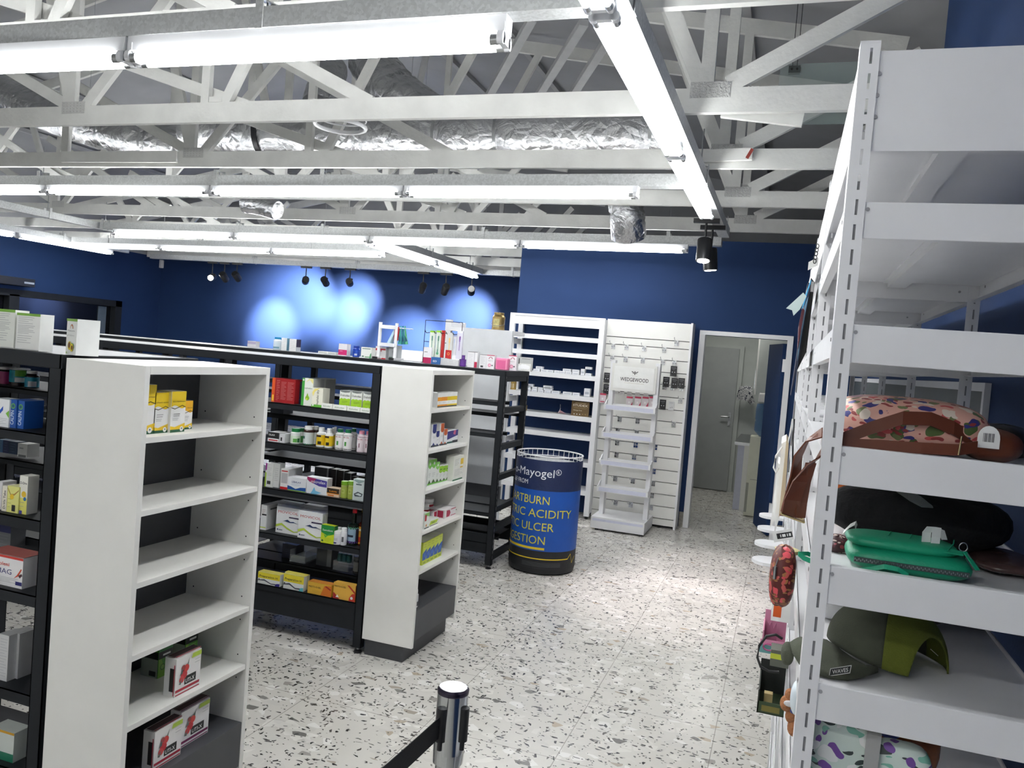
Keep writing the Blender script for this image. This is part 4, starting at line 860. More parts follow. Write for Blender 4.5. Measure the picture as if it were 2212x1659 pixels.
for (x0, x1, yt, yb, d, c, s, lb, dx) in ((318, 497, 297, 702, .06, (232, 200, 30), 'b-asthma', 'tall yellow and white remedy carton partly hidden by the near white side panel', -.01), (490, 606, 362, 692, .05, (232, 198, 30), 'chest-ease', 'yellow and white remedy carton between two others on the top white shelf', -.01),
        (626, 742, 355, 686, .055, (230, 196, 34), 'bio-membrane', 'yellow and white remedy carton with a lettered left side on the top white shelf', 0), (724, 802, 436, 668, .045, (236, 176, 30), '...ms', 'shortest amber and white remedy carton on the top white shelf', -.035)):
    cX(px3, lb, 'carton', x0, x1, yt, yb, SHZ[0], d, (232, 231, 228), YB_(c, s) + [('lb', 0, 1, .62, 1, (224, 206, 120)), ('lines', .1, .5, .3, .34, 2, GY)], dx=dx, group='yellow remedy cartons', top=(214, 210, 200))
GB = [('b', 0, 1, .62, .86, (24, 30, 26)), ('p', [(0, .86), (1, .86), (1, 1), (0, 1)], (40, 110, 50)), ('b', .3, .85, .70, .76, (206, 210, 206)), ('p', [(0, 0), (.6, 0), (.2, .62), (0, .62)], (110, 160, 50)), ('o', .3, .34, .10, (30, 60, 30)), ('o', .3, .34, .08, (120, 170, 70)), ('lines', .45, .85, .38, .56, 4, (170, 200, 130)), ('lb', 0, 1, 0, .62, (176, 184, 170)), ('lb', 0, 1, .62, .86, (30, 34, 32)), ('lb', .1, .5, .05, .22, (60, 64, 60))]
for (x0, x1, yt, yb, lb) in ((628, 728, 700, 916, 'green capsule carton, left of the three at the back of the fifth white shelf'), (824, 912, 655, 896, 'green capsule carton, middle of the three at the back of the fifth white shelf'), (996, 1086, 605, 884, 'green capsule carton, right of the three at the back of the fifth white shelf')):
    cX(px4, lb, 'carton', x0, x1, yt, yb, SHZ[4], .07, (74, 140, 50), GB, dx=-.13, group='green capsule cartons')
cX(px4, 'green capsule carton at the front left, mostly hidden by the near white side panel', 'carton', 300, 392, 908, 1222, SHZ[4], .07, (74, 140, 50), GB[:4], dx=.0, group='green capsule cartons')
UT = lambda c: [('p', [(.02, .10), (.98, .10), (.98, .17), (.02, .17)], c), ('b', .02, .98, .02, .05, c), ('b', .36, .82, .22, .44, K), ('t', 'UTI-X', .58, .26, .15, WH, .36, .03), ('o', .32, .50, .12, (190, 40, 50)), ('o', .24, .40, .09, (204, 64, 66)), ('o', .40, .66, .10, (206, 60, 56)), ('o', .28, .70, .07, (150, 60, 60)), ('p', [(.14, .52), (.24, .70), (.26, .56)], (90, 100, 100)), ('p', [(.12, .30), (.24, .44), (.2, .28)], (100, 110, 104)), ('p', [(.42, .76), (.5, .92), (.46, .72)], (110, 120, 110)), ('p', [(.58, .86), (.98, .86), (.98, .98), (.62, .98)], (170, 196, 66)), ('lines', .72, .94, .70, .78, 2, GY),
      ('lb', .1, .45, .15, .75, K), ('lb', .02, .09, .05, .85, c), ('tb', .2, .8, (70, 50, 52)), ('tb', .04, .12, c)]
cX(px4, 'white tablet carton with red berries and black name block on the fifth white shelf', 'carton', 752, 932, 818, 1092, SHZ[4], .045, (230, 228, 226), UT((170, 30, 50)), dx=.02, group='berry tablet cartons')
cX(px4, 'white berry tablet carton in front at the left on the charcoal base', 'carton', 590, 788, 1385, 1655, SHZ[5], .045, (230, 228, 226), UT((168, 28, 54)), dx=.012, group='berry tablet cartons')
cX(px4, 'white berry tablet carton with purple stripe at the right on the charcoal base', 'carton', 786, 990, 1275, 1530, SHZ[5], .045, (230, 228, 228), UT((120, 30, 84)), dx=-.012, group='berry tablet cartons')

# ---------------- second end unit
def px7(x, y): return 780 + x / 4.607, 770 + y / 4.607
def px8(x, y): return 780 + x / 4.364, 1050 + y / 4.364
W2 = 'on the top shelf of the second white end unit'
for i, (x0, x1, c) in enumerate(((758, 797, (226, 150, 40)), (797, 853, (224, 140, 40)), (853, 886, (222, 190, 40)), (886, 950, (228, 196, 40)))):
    cX(px7, ('amber', 'orange', 'narrow yellow', 'wide yellow')[i] + ' labelled small white carton ' + W2, 'carton', x0, x1, 350, 492, SHZ[0], .06, (230, 230, 228), [('b', .0, 1, .45, .72, c), ('b', 0, 1, .0, .10, (60, 60, 50)), ('b', 0, 1, .10, .2, c), ('lines', .2, .8, .3, .36, 2, GY)], dx=-.01, group='small yellow labelled cartons')
p, w, h = onX(px7, 716, 770, 345, 495, XE - .03, SHZ[0]); p.x -= w / 2; bottle('plain white tub left of the small yellow cartons', p, w / 2, h, (228, 228, 226), (236, 236, 236), neck=.97, caph=.2, shoulder=.78, name='pill_tub', cat='tub')
for i, (x0, x1, yt, yb, c) in enumerate(((694, 740, 668, 892, (34, 44, 110)), (736, 772, 735, 886, (34, 44, 110)), (776, 816, 664, 882, (190, 92, 50)), (812, 852, 716, 872, (190, 92, 50)))):
    cX(px7, ('tall navy', 'short navy', 'tall rust', 'short rust')[i] + ' topped white carton on the second shelf of the second white end unit', 'carton', x0, x1, yt, yb, SHZ[1], .05, (230, 230, 230), [('p', [(.15, 1), (.95, 1), (.95, .68), (.75, .6), (.35, .6), (.15, .68)], c), ('b', 0, 1, 0, .08, (40, 50, 60)), ('p', [(.2, .08), (.5, .2), (.8, .08)], c), ('lines', .3, .8, .4, .45, 2, GY)], dx=-.01, group='navy and rust topped cartons')
cX(px7, 'navy and pink carton beside the rust topped cartons on the second white end unit', 'carton', 852, 956, 738, 862, SHZ[1], .06, (228, 230, 232), [('p', [(0, .95), (1, 1), (1, .55), (0, .3)], (44, 40, 120)), ('p', [(.6, .98), (.8, .98), (.75, .6), (.55, .7)], (200, 90, 130)), ('b', 0, .5, 0, .14, (36, 90, 80)), ('b', .5, 1, 0, .2, (50, 50, 60))], dx=-.02)
for i, (x0, x1, yt, yb) in enumerate(((655, 690, 1030, 1288), (690, 736, 1022, 1276), (734, 768, 1048, 1264), (768, 802, 1082, 1256), (802, 836, 1080, 1246), (836, 870, 1074, 1236))):
    tall = i < 3
    cX(px7, 'pale green and white carton on the second white end unit, ' + ('leftmost of six', 'second of six', 'third of six', 'fourth of six', 'fifth of six', 'rightmost of six')[i], 'carton', x0, x1, yt, yb, SHZ[2], .06, (228, 230, 226), [('p', [(0, 1), (1, 1), (1, .74), (.5, .64), (0, .74)] if tall else [(0, .94), (1, .94), (1, .62), (.5, .54), (0, .62)], (130, 200, 90) if tall else (150, 204, 50)), ('o', .5, .84, .06, WH) if tall else ('b', .2, .8, .72, .78, (90, 140, 40)), ('lines', .2, .8, .34, .46, 3, GY), ('b', 0, 1, .04, .1, (110, 190, 70)), ('p', [(.1, .1), (.5, .24), (.9, .1)], (70, 100, 50))], dx=-.01, group='pale green cartons')
cX(px7, 'tall lone white carton with yellow patches and green foot on the third shelf', 'carton', 912, 1018, 958, 1196, SHZ[2], .05, (222, 222, 214), [('b', 0, 1, 0, .06, (40, 100, 66)), ('b', .62, .9, .62, .86, (226, 190, 50)), ('b', .6, .85, .48, .54, (210, 170, 70)), ('lines', .1, .5, .62, .86, 6, GY), ('lines', .1, .85, .2, .44, 6, GY)], dx=.025)
for i, (x0, x1, yt, yb, dx) in enumerate(((640, 692, 1420, 1560, -.08), (680, 740, 1390, 1530, -.12), (742, 816, 1382, 1510, -.15), (818, 908, 1402, 1540, -.09), (912, 998, 1408, 1548, -.05))):
    p, w, h = onX(px7, x0, x1, yt, yb, XE + dx, SHZ[3]); p.x -= w / 2
    bottle('white tub with red band on the second white end unit, ' + ('leftmost', 'second from the left', 'middle one turned away', 'second from the right', 'rightmost')[i], p, w / 2, h, (226, 224, 222), (236, 235, 233), neck=.97, caph=.22, shoulder=.76, lab=(228, 226, 224), extra=([(.34, .62, -.9, .5, (190, 30, 44)), (.04, .14, -.9, .5, (130, 40, 60))] if i != 2 else [(.3, .5, -.9, .5, (190, 190, 190))]), rot=PI / 2, name='pill_tub', cat='tub', group='white tubs with red bands')
cX(px7, 'white and crimson flat carton in front of the white tubs', 'carton', 830, 946, 1512, 1592, SHZ[3], .09, (230, 226, 226), [('p', [(.15, .1), (.4, .1), (.48, .5), (.4, .85), (.15, .9)], (170, 34, 70)), ('b', .5, .95, .82, .92, (180, 50, 80)), ('b', .5, .95, .08, .16, (180, 50, 80)), ('lb', .1, .5, .1, .9, (176, 40, 74))], dx=0)
cX(px7, 'white and crimson flat carton behind the other flat one', 'carton', 716, 820, 1500, 1570, SHZ[3], .08, (226, 220, 222), [('b', .1, .4, .2, .9, (160, 30, 60)), ('tb', .2, .6, (170, 60, 80))], dx=-.05)
cX(px7, 'white carton with green roundel at the left of the fourth shelf', 'carton', 628, 672, 1540, 1690, SHZ[3], .06, (226, 230, 222), [('b', 0, 1, .75, 1, (130, 190, 100)), ('o', .55, .66, .14, WH), ('b', 0, .4, .5, .9, (170, 40, 50)), ('o', .4, .2, .09, (206, 130, 70)), ('b', 0, 1, 0, .07, (50, 60, 50))], dx=.02)
cX(px7, 'lime and white flat carton at the front of the fourth shelf', 'carton', 672, 770, 1600, 1660, SHZ[3], .05, (228, 230, 224), [('p', [(.05, .25), (.8, .3), (.95, .8), (.2, .85)], (176, 204, 60)), ('b', .3, .6, .5, .6, (60, 90, 40)), ('b', .1, .9, .06, .16, (60, 60, 60))], dx=.02)
for i in range(5):
    x0 = 572 + i * 36.5
    cX(px8, 'lime and blue carton on the second white end unit, ' + ('first from the left', 'second from the left', 'third from the left', 'fourth from the left', 'last on the right')[i], 'carton', x0, x0 + 36, 548 - i * 20, 752 - i * 20, SHZ[4], .06, (200, 214, 70), [('p', [(.0, .2), (.8, .2), (1, .45), (1, .68), (.2, .55), (0, .5)], (36, 88, 170)), ('o', .5, .42, .10, (60, 110, 190)), ('lines', .2, .8, .78, .88, 2, (100, 120, 40)), ('b', .2, .8, .05, .12, (150, 170, 60)), ('tb', 0, 1, (216, 220, 200))], dx=-.0, group='lime and blue cartons')
p, w, h = onX(px8, 500, 547, 1010, 1166, XE + .02, SHZ[5]); p.x -= w / 2; p.y += .005; bottle('small white bottle peeping past the side panel on the charcoal base', p, w / 2, h, (228, 228, 228), (238, 238, 238), neck=.8, extra=[(.1, .35, -.8, .8, (70, 74, 78))], lab=(214, 216, 216), rot=PI / 2)
# ---------------- first gondola (left edge)
def pxa(x, y): return x / 3.457, 720 + y / 3.457
def pxb(x, y): return x / 3.26, 1150 + y / 3.26
def gY(crop, label, cat, x0, x1, yt, yb, z, d, body, prints=(), Y=1.885, **kw):
    p, w, h = onY(crop, x0, x1, yt, yb, Y, z); return carton(label, cat, p, w, h, d, body, prints, **kw)
pxi = lambda x, y: (x, y)
PB = [('b', 0, 1, .93, 1, (120, 170, 60)), ('b', .0, 1, 0, .03, (170, 172, 170))]
TXT = PB + [('lines', .08, .75, .72, .88, 4, GY), ('lines', .08, .8, .45, .66, 6, GY), ('lines', .08, .7, .2, .38, 4, GY)]
gY(pxi, 'white carton with green top edge cut by the left picture edge', 'carton', -14, 29, 664, 748, 1.585, .05, (218, 220, 212), TXT, Y=1.90, group='green topped white cartons')
gY(pxi, 'green topped white carton with rows of print, middle of three on the black shelving', 'carton', 33, 84, 668, 748, 1.585, .05, (222, 222, 218), TXT, Y=1.90, group='green topped white cartons')
p, w, h = onY(pxi, 134, 172, 674, 752, 1.90, 1.585)
carton('green topped white carton with a cut papaya picture, right of three', 'carton', p, w * 1.12, h, w * .95, (226, 227, 224),
       [('b', 0, 1, .93, 1, (124, 172, 62)), ('o', .5, .74, .11, (150, 70, 60)), ('o', .5, .74, .09, (206, 140, 70)), ('o', .5, .74, .07, (196, 196, 190)), ('o', .5, .74, .05, (226, 227, 224)), ('b', .1, .9, .60, .725, (226, 227, 224)), ('t', 'Nature', .5, .645, .07, (90, 90, 94), .66), ('t', 'pH Balance', .5, .52, .06, (150, 150, 150), .66), ('o', .42, .25, .12, (210, 190, 40)), ('o', .40, .26, .08, (116, 70, 40)), ('o', .68, .23, .10, (110, 170, 60)), ('o', .66, .20, .11, (226, 206, 60)), ('o', .70, .20, .065, (130, 76, 40)), ('o', .2, .05, .03, (150, 180, 90)), ('lb', 0, 1, .93, 1, (120, 168, 60)), ('lb', .1, .8, .8, .82, GY), ('lb', .1, .9, .6, .62, GY), ('lb', .1, .7, .5, .52, GY), ('lb', .1, .8, .3, .32, GY)], rot=math.radians(-22), group='green topped white cartons')
z = 1.43; Yb = 2.2
def gb(label, x0, x1, yt, yb, z, body, cap, Y, **kw):
    p, w, h = onY(pxa, x0, x1, yt, yb, Y, z); p.y += w / 2; return bottle(label, p, w / 2, h, body, cap, **kw)
GV = 'vitamin bottles at the left edge'
gb('magenta vitamin jar cut by the left picture edge', -60, 40, 172, 305, z, (40, 24, 30), (228, 226, 228), Yb, lab=(160, 24, 100), lv=(.05, .75), shoulder=.8, neck=.85, caph=.13, group=GV)
gb('teal and green vitamin jar, wide, at the left edge', 36, 138, 176, 310, z, (40, 24, 24), (228, 228, 228), Yb, lab=(24, 150, 170), lv=(.22, .9), shoulder=.92, neck=.9, caph=.06, extra=[(.56, .9, .4, 1.5, (96, 160, 50)), (.24, .5, .4, 1.4, (228, 230, 228)), (.45, .75, -1, .2, (16, 132, 156))], group=GV)
gb('small teal vitamin jar beside the black upright', 162, 236, 186, 312, z, (46, 24, 26), (226, 224, 224), Yb, lab=(30, 156, 186), lv=(.05, .64), shoulder=.72, neck=.75, caph=.14, extra=[(.08, .4, .3, 1.5, (220, 228, 232))], group=GV)
for i, (x0, x1) in enumerate(((-30, 8), (4, 52), (56, 96), (92, 128))):
    gb('small white pill bottle behind the blue cartons at the left edge, ' + ('first', 'second', 'third', 'fourth')[i] + ' from the left', x0, x1, 392, 490, 1.30, (206, 204, 208), (226, 224, 226), 2.18, lab=(180, 176, 184), extra=[(.05, .2, -1, 1, (110, 40, 80))], neck=.8, group='small white pill bottles')
for i, (x0, x1) in enumerate(((132, 192), (194, 240))):
    gY(pxa, ('white, pink and navy pain carton left of its twin', 'white, pink and navy pain carton beside the black upright')[i], 'carton', x0, x1, 405, 522, 1.30, .04, (226, 220, 224), [('b', 0, 1, .9, 1, (206, 110, 140)), ('b', .1, .8, .62, .76, (90, 40, 80)), ('p', [(0, 0), (1, 0), (1, .45), (.4, .55), (0, .4)], (60, 56, 130)), ('p', [(.1, .1), (.5, .2), (.9, .36), (.5, .3)], (190, 60, 70))], Y=2.18, group='pink and navy cartons')
z = 1.335
gY(pxa, 'white tablet carton with blue wave cut by the left picture edge', 'carton', -60, 62, 494, 702, z, .05, (228, 230, 232), [('p', [(.2, .4), (.62, .75), (.62, .60), (.4, .42)], (30, 84, 190)), ('p', [(.8, .5), (1, .62), (1, .34)], (130, 196, 70)), ('lines', .3, .9, .12, .3, 4, GY)], Y=1.89)
CL = [('tv', 'CALPIN', .66, .12, .62, (206, 220, 236), .50, .02), ('o', .52, .78, .10, (90, 160, 90)), ('o', .52, .78, .06, (30, 90, 110))]
gY(pxa, 'blue carton spine with upright white name, left of the blue pair', 'carton', 62, 116, 496, 708, z, .07, (24, 80, 160), CL, Y=1.895, group='blue name cartons')
gY(pxa, 'blue carton spine with upright white name, right of the blue pair', 'carton', 118, 174, 500, 710, z, .07, (26, 84, 166), CL, Y=1.90, group='blue name cartons')
gY(pxa, 'grey white carton in the shadow behind the blue pair', 'carton', 176, 216, 520, 706, z, .05, (190, 188, 190), [('b', 0, 1, .52, .56, K), ('lines', .2, .8, .2, .4, 3, GY)], Y=2.0)
for i, (x0, x1) in enumerate(((-20, 18), (20, 60), (62, 126))):
    gY(pxa, 'dark blue slim carton low behind the shelf edge at the left, ' + ('first', 'second', 'third and widest')[i], 'carton', x0, x1, 786, 880, 1.185, .05, ((70, 110, 150), (40, 50, 90), (30, 54, 84))[i], [('lines', .2, .8, .2, .8, 4, (110, 140, 170))], Y=2.18, group='dark blue slim cartons')
gY(pxa, 'small white carton with dark foot low behind the shelf edge', 'carton', 130, 202, 796, 896, 1.18, .05, (206, 206, 204), [('b', .1, .9, 0, .16, (90, 92, 92)), ('b', .2, .6, .6, .7, GY)], Y=2.18)
z = 1.068
YVT = [('p', [(0, .95), (.3, .7), (.6, .72), (1, .9), (1, .86), (.62, .66), (.3, .64), (0, .9)], (170, 130, 60)), ('o', .42, .6, .1, (226, 190, 40)), ('b', .45, .75, .06, .3, K), ('lines', .1, .4, .2, .5, 3, (120, 110, 60))]
gY(pxa, 'white spine of a vitamin carton with upright lettering at the left edge', 'carton', 10, 46, 1128, 1318, z, .04, (224, 218, 200), [('tv', 'D-Vit Tabs', .72, .1, .62, (50, 40, 60), .72, .02)], Y=1.89)
gY(pxa, 'pale yellow vitamin carton front with an amber drop', 'carton', 48, 134, 1122, 1320, z, .04, (220, 218, 130), YVT, Y=1.89)
gY(pxa, 'tall vitamin drops carton, white top and yellow foot, beside the black upright', 'carton', 134, 196, 1048, 1336, z, .04, (226, 224, 214), [('b', 0, 1, 0, .42, (222, 216, 110)), ('t', 'D-Dro', .5, .78, .09, (50, 46, 60), .8, .02), ('o', .6, .52, .08, (224, 186, 50)), ('o', .75, .40, .05, (40, 110, 160)), ('b', .0, .5, 0, .09, (60, 60, 150)), ('lines', .1, .7, .2, .3, 2, GY)], Y=1.895)
gY(pxa, 'white tub carton at the far left behind the vitamin cartons', 'carton', -40, 8, 1118, 1322, z, .05, (206, 204, 204), [('lines', .2, .8, .2, .5, 4, (170, 60, 90))], Y=1.90)
z = .832
gY(pxb, 'white and red magnesium carton with a running figure at the left edge', 'carton', -120, 152, 198, 412, z, .08, (228, 226, 226), [('b', 0, 1, .92, 1, (206, 60, 50)), ('t', 'oleni', .52, .66, .17, (216, 70, 50), .26, .01), ('t', 'MAG', .52, .40, .24, (40, 40, 110), .40, .04), ('p', [(.78, .3), (.86, .42), (.96, .66), (.98, .62), (.9, .4)], (206, 80, 50)), ('p', [(.9, .42), (.98, .5), (1, .44), (.94, .34)], (70, 40, 50)), ('lines', .3, .9, .14, .28, 4, GY), ('b', .84, 1, .1, .22, (40, 40, 110)), ('tb', 0, 1, (210, 120, 110))], Y=1.89)
gY(pxb, 'navy box with grey base at the far left above the magnesium carton', 'box', -60, 66, -30, 180, .87, .06, (120, 122, 126), [('b', 0, 1, .5, 1, (30, 36, 90)), ('lines', .1, .9, .1, .4, 4, GY)], Y=2.1)
z = .52
gY(pxb, 'grey carton lying at the back of the low shelf at the left edge', 'carton', -60, 100, 580, 740, .70, .10, (130, 126, 122), [('b', .7, .85, .55, .75, K), ('b', .5, .9, .05, .1, (130, 50, 50))], Y=2.18)
gY(pxb, 'white film-wrapped carton cut by the left picture edge, low shelf', 'carton', -30, 42, 790, 1115, z, .06, (196, 196, 196), [('lines', .2, .9, .1, .9, 14, (160, 162, 166))], Y=1.90, group='film-wrapped cartons')
gY(pxb, 'white film-wrapped carton beside the black upright, low shelf', 'carton', 46, 118, 765, 1085, z, .06, (190, 190, 190), [('lines', .1, .8, .1, .9, 14, (156, 158, 162))], Y=1.93, group='film-wrapped cartons')
gY(pxb, 'white and green carton at the bottom left picture corner', 'carton', -80, 88, 1430, 1640, .272, .06, (200, 206, 200), [('b', 0, 1, 0, .28, (30, 110, 84)), ('b', 0, 1, .92, 1, (200, 150, 40))], Y=1.89)

# ---------------- things standing on the third gondola
ZT3 = 1.56
def px2(x, y): return 560 + x / 7.373, 690 + y / 7.373
def px9(x, y): return 860 + x / 7.373, 660 + y / 7.373
def t3(crop, label, x0, x1, yt, yb, d, body, prints=(), Y=6.05, cat='carton', **kw):
    p, w, h = onY(crop, x0, x1, yt, yb, Y, ZT3); return carton(label, cat, p, w, h, d, body, prints, **kw)
def b3(crop, label, x0, x1, yt, yb, body, cap, Y=6.02, **kw):
    p, w, h = onY(crop, x0, x1, yt, yb, Y, ZT3); p.y += w / 2; return bottle(label, p, w / 2, h, body, cap, **kw)
t3(pxi, 'tiny white printed carton alone at the left on the far black shelf top', 534, 552, 738, 751, .06, (206, 204, 208), [('b', 0, 1, .5, .9, (170, 160, 186)), ('lines', .1, .9, .1, .4, 2, GY)], Y=6.3)
b3(px2, 'white bottle with turquoise cap on the far black shelf top', 190, 304, 280, 480, (224, 230, 236), (30, 130, 176), Y=6.15, lab=(200, 214, 222), lv=(.05, .6), shoulder=.76, neck=.72, caph=.16, extra=[(.1, .24, -1, 1, (120, 160, 180))])
t3(px2, 'white carton with teal side left of its navy sided neighbour', 345, 432, 296, 494, .07, (226, 228, 228), [('lines', .1, .8, .2, .9, 6, GY), ('rb', 0, 1, 0, 1, (110, 156, 176))], Y=6.12)
t3(px2, 'white carton with navy side right of its teal sided neighbour', 472, 582, 312, 506, .07, (228, 228, 228), [('lines', .1, .8, .2, .9, 6, GY), ('rb', 0, 1, .35, 1, (44, 40, 70)), ('rb', 0, 1, 0, .35, (200, 206, 212))], Y=6.12)
for (x0, x1, y, r_, lb) in ((940, 1080, 510, .1, 'flat white leaflet carton lying left of its twin'), (1075, 1230, 505, -.25, 'flat white leaflet carton lying right of its twin')):
    p, w, h = onY(px2, x0, x1, y - 14, y + 40, 6.1, ZT3); carton(lb, 'carton', p, w, .022, .09, (222, 224, 222), [('b', .1, .9, .3, .6, (180, 184, 180))], rot=r_, group='flat leaflet cartons')
t3(px2, 'white carton with a magenta lower half on the far black shelf top', 1256, 1390, 382, 574, .06, (226, 222, 226), [('b', 0, 1, .06, .5, (206, 40, 110)), ('b', .15, .5, .36, .42, (230, 150, 180))], Y=6.05)
b3(px2, 'royal blue bottle and cap on the far black shelf top', 1462, 1560, 415, 594, (24, 60, 160), (20, 56, 150), lab=(20, 70, 176), lv=(.05, .6), neck=.8, shoulder=.74, caph=.2, extra=[(.14, .3, .0, .8, (206, 210, 220))])
t3(px2, 'white carton with green print beside the small white rack', 1615, 1780, 438, 610, .07, (226, 228, 222), [('b', .1, .9, .82, .9, (120, 140, 130)), ('b', .1, .3, .08, .2, (80, 120, 100)), ('b', .4, .9, .06, .14, (90, 160, 100)), ('p', [(.8, 0), (1, 0), (1, .5), (.9, .4)], (90, 160, 110))], Y=6.0)
# small white rack with hanging packs
r = thing('counter_rack', at_y(840, 775, 6.06), 'small white counter rack on black feet holding a leaning carton', 'counter rack')
def P3(x, y, Y=6.05): return at_y(*px2(x, y), Y)
a = P3(1885, 640); b = P3(2145, 655); H_ = P3(1890, 50).z - a.z
for q in (a, b):
    m = MB(); m.box(q.x - .012, q.x + .012, 6.05, 6.065, ZT3 + .012, ZT3 + H_, M_WMETAL); part(r, 'post', m)
    m = MB(); m.box(q.x - .014, q.x + .014, 6.0, 6.2, ZT3 + .004, ZT3 + .02, M_WMETAL); part(r, 'foot_bar', m)
    m = MB(); m.box(q.x - .018, q.x + .018, 5.985, 6.01, ZT3, ZT3 + .02, M_BLACKP); part(r, 'rubber_foot', m)
for k in (.42, .90):
    m = MB(); m.box(a.x, b.x, 6.045, 6.07, ZT3 + H_ * k - .02, ZT3 + H_ * k + .01, M_WMETAL); m.box(a.x, b.x, 6.05, 6.15, ZT3 + H_ * k - .02, ZT3 + H_ * k - .016, M_WMETAL); part(r, 'rail', m)
m = MB(); m.cyl((b.x, 6.06, ZT3 + H_ * .88), (b.x + .15, 6.06, ZT3 + H_ * .87), .004, M_WMETAL, n=6); part(r, 'arm', m)
t3(px2, 'white and red carton behind the small white rack', 1842, 2010, 432, 632, .07, (228, 226, 226), [('b', .3, .95, .72, .84, (190, 34, 50)), ('b', 0, .2, .68, .85, (180, 30, 50)), ('b', .2, 1, .0, .1, (190, 40, 54)), ('b', .5, .58, .6, .72, (170, 50, 60))], Y=6.09)
t3(px2, 'silver foil carton under the right of the small white rack', 2050, 2200, 400, 640, .07, (190, 194, 196), [('p', [(.5, .2), (.8, .4), (.7, .8), (.4, .6)], (150, 156, 160)), ('b', .1, .5, .04, .2, (80, 110, 90))], Y=6.10)
p = P3(2050, 365); m = MB(); m.beam((p.x, 6.08, ZT3 + H_ * .435), (p.x + .055, 6.09, ZT3 + H_ * .84), .06, .022, ink((176, 204, 218)), up=(1, 0, 0)); build('carton', m, label='pale blue carton leaning on the upper rail of the small white rack', cat='carton')
p = P3(2180, 220); m = MB(); m.box(p.x - .02, p.x + .02, 6.055, 6.075, p.z - .06, p.z + .055, ink((170, 34, 44))); build('hanging_pack', m, label='small red pack hanging beside the small white rack', cat='hanging pack')
for i in range(3):
    q0 = at_y(866 + i * 4, 704, 6.06 + .01 * i); q1 = at_y(863 + i * 7, 744, 6.06 + .01 * i); m = MB()
    m.prism([(q0.x - .004, 6.06 + .012 * i, q0.z), (q0.x + .004, 6.06 + .012 * i, q0.z), (q1.x + .016, 6.06 + .012 * i, q1.z), (q1.x - .016, 6.06 + .012 * i, q1.z)], ink(((60, 150, 140), (40, 120, 130), (90, 170, 120))[i]), (0, .006, 0))
    m.prism([(q0.x * .5 + q1.x * .5 - .006, 6.0595 + .012 * i, q0.z * .5 + q1.z * .5), (q1.x + .008, 6.0595 + .012 * i, q1.z + .03), (q1.x - .01, 6.0595 + .012 * i, q1.z + .02)], ink((30, 70, 110)), (0, .0004, 0))
    build('hanging_pack', m, label='slim green and teal pack hanging on the arm of the white rack, ' + ('leftmost of three', 'middle of three', 'rightmost of three')[i], cat='hanging pack', group='slim hanging packs')
# toothbrush packs
t3(px9, 'white carton with a magenta foot under the toothbrush packs', 392, 520, 656, 912, .07, (226, 224, 226), [('b', 0, 1, .0, .36, (180, 26, 86)), ('b', .1, .5, .68, .72, (110, 110, 112))], Y=6.1)
t3(px9, 'blue carton with white letters under the toothbrush packs', 520, 655, 830, 942, .07, (40, 96, 160), [('t', 'ED', .45, .3, .36, WH, .45, .03)], Y=6.0)
for i in range(4):
    t3(px9, 'white carton in the row under the hanging packs, ' + ('first on the left', 'second', 'third', 'last on the right')[i], 658 + i * 74, 730 + i * 74, 840 + 12 * i, 950 + 6 * i, .06, (206, 206, 206), [('lines', .1, .9, .2, .8, 6, (150, 152, 154))], Y=6.02, group='white cartons under the packs')
ps = thing('pack_stand', at_y(950, 790, 6.16), 'thin black hook stand carrying the toothbrush packs', 'hook stand')
q = at_y(955, 720, 6.2); q1 = at_y(995, 722, 6.2)
m = MB()
for x in (q.x - .16, q1.x + .01): m.cyl((x, 6.2, ZT3), (x, 6.2, ZT3 + .36), .003, M_BLACKP, n=6)
for zz in (.36, .18): m.cyl((q.x - .16, 6.2, ZT3 + zz), (q1.x + .01, 6.2, ZT3 + zz), .003, M_BLACKP, n=6)
m.box(q.x - .16, q1.x + .01, 6.17, 6.23, ZT3, ZT3 + .004, M_BLACKP); part(ps, 'wire_frame', m)
for (x, y) in ((925, 716), (944, 717), (958, 718), (970, 719), (984, 720)):
    c = at_y(x, y, 6.14); m = MB(); m.tube([(c.x, 6.2, c.z - .005), (c.x, 6.10, c.z - .012), (c.x - .004, 6.09, c.z + .004)], .0035, M_BLACKP, n=6); part(ps, 'hook', m)
TB = (('white and lime toothbrush pack, left one of the lime pair', 478, 562, 396, 818, (214, 220, 208), (150, 206, 50), (70, 130, 110), .0), ('white and lime toothbrush pack, right one of the lime pair', 578, 660, 396, 826, (212, 218, 206), (150, 206, 50), (70, 130, 110), .01), ('narrow red toothbrush pack', 652, 712, 394, 838, (178, 26, 30), (190, 34, 30), (206, 90, 80), .02),
      ('clear toothbrush pack with a red lower half', 746, 842, 430, 852, (200, 200, 196), (206, 206, 206), (226, 190, 120), -.02), ('white toothbrush pack with pale tab behind the red one', 846, 912, 470, 792, (222, 222, 226), (170, 176, 206), (190, 200, 226), .01), ('pale lilac toothbrush pack with purple print', 912, 1002, 404, 852, (206, 204, 216), (222, 222, 228), (130, 100, 170), .0))
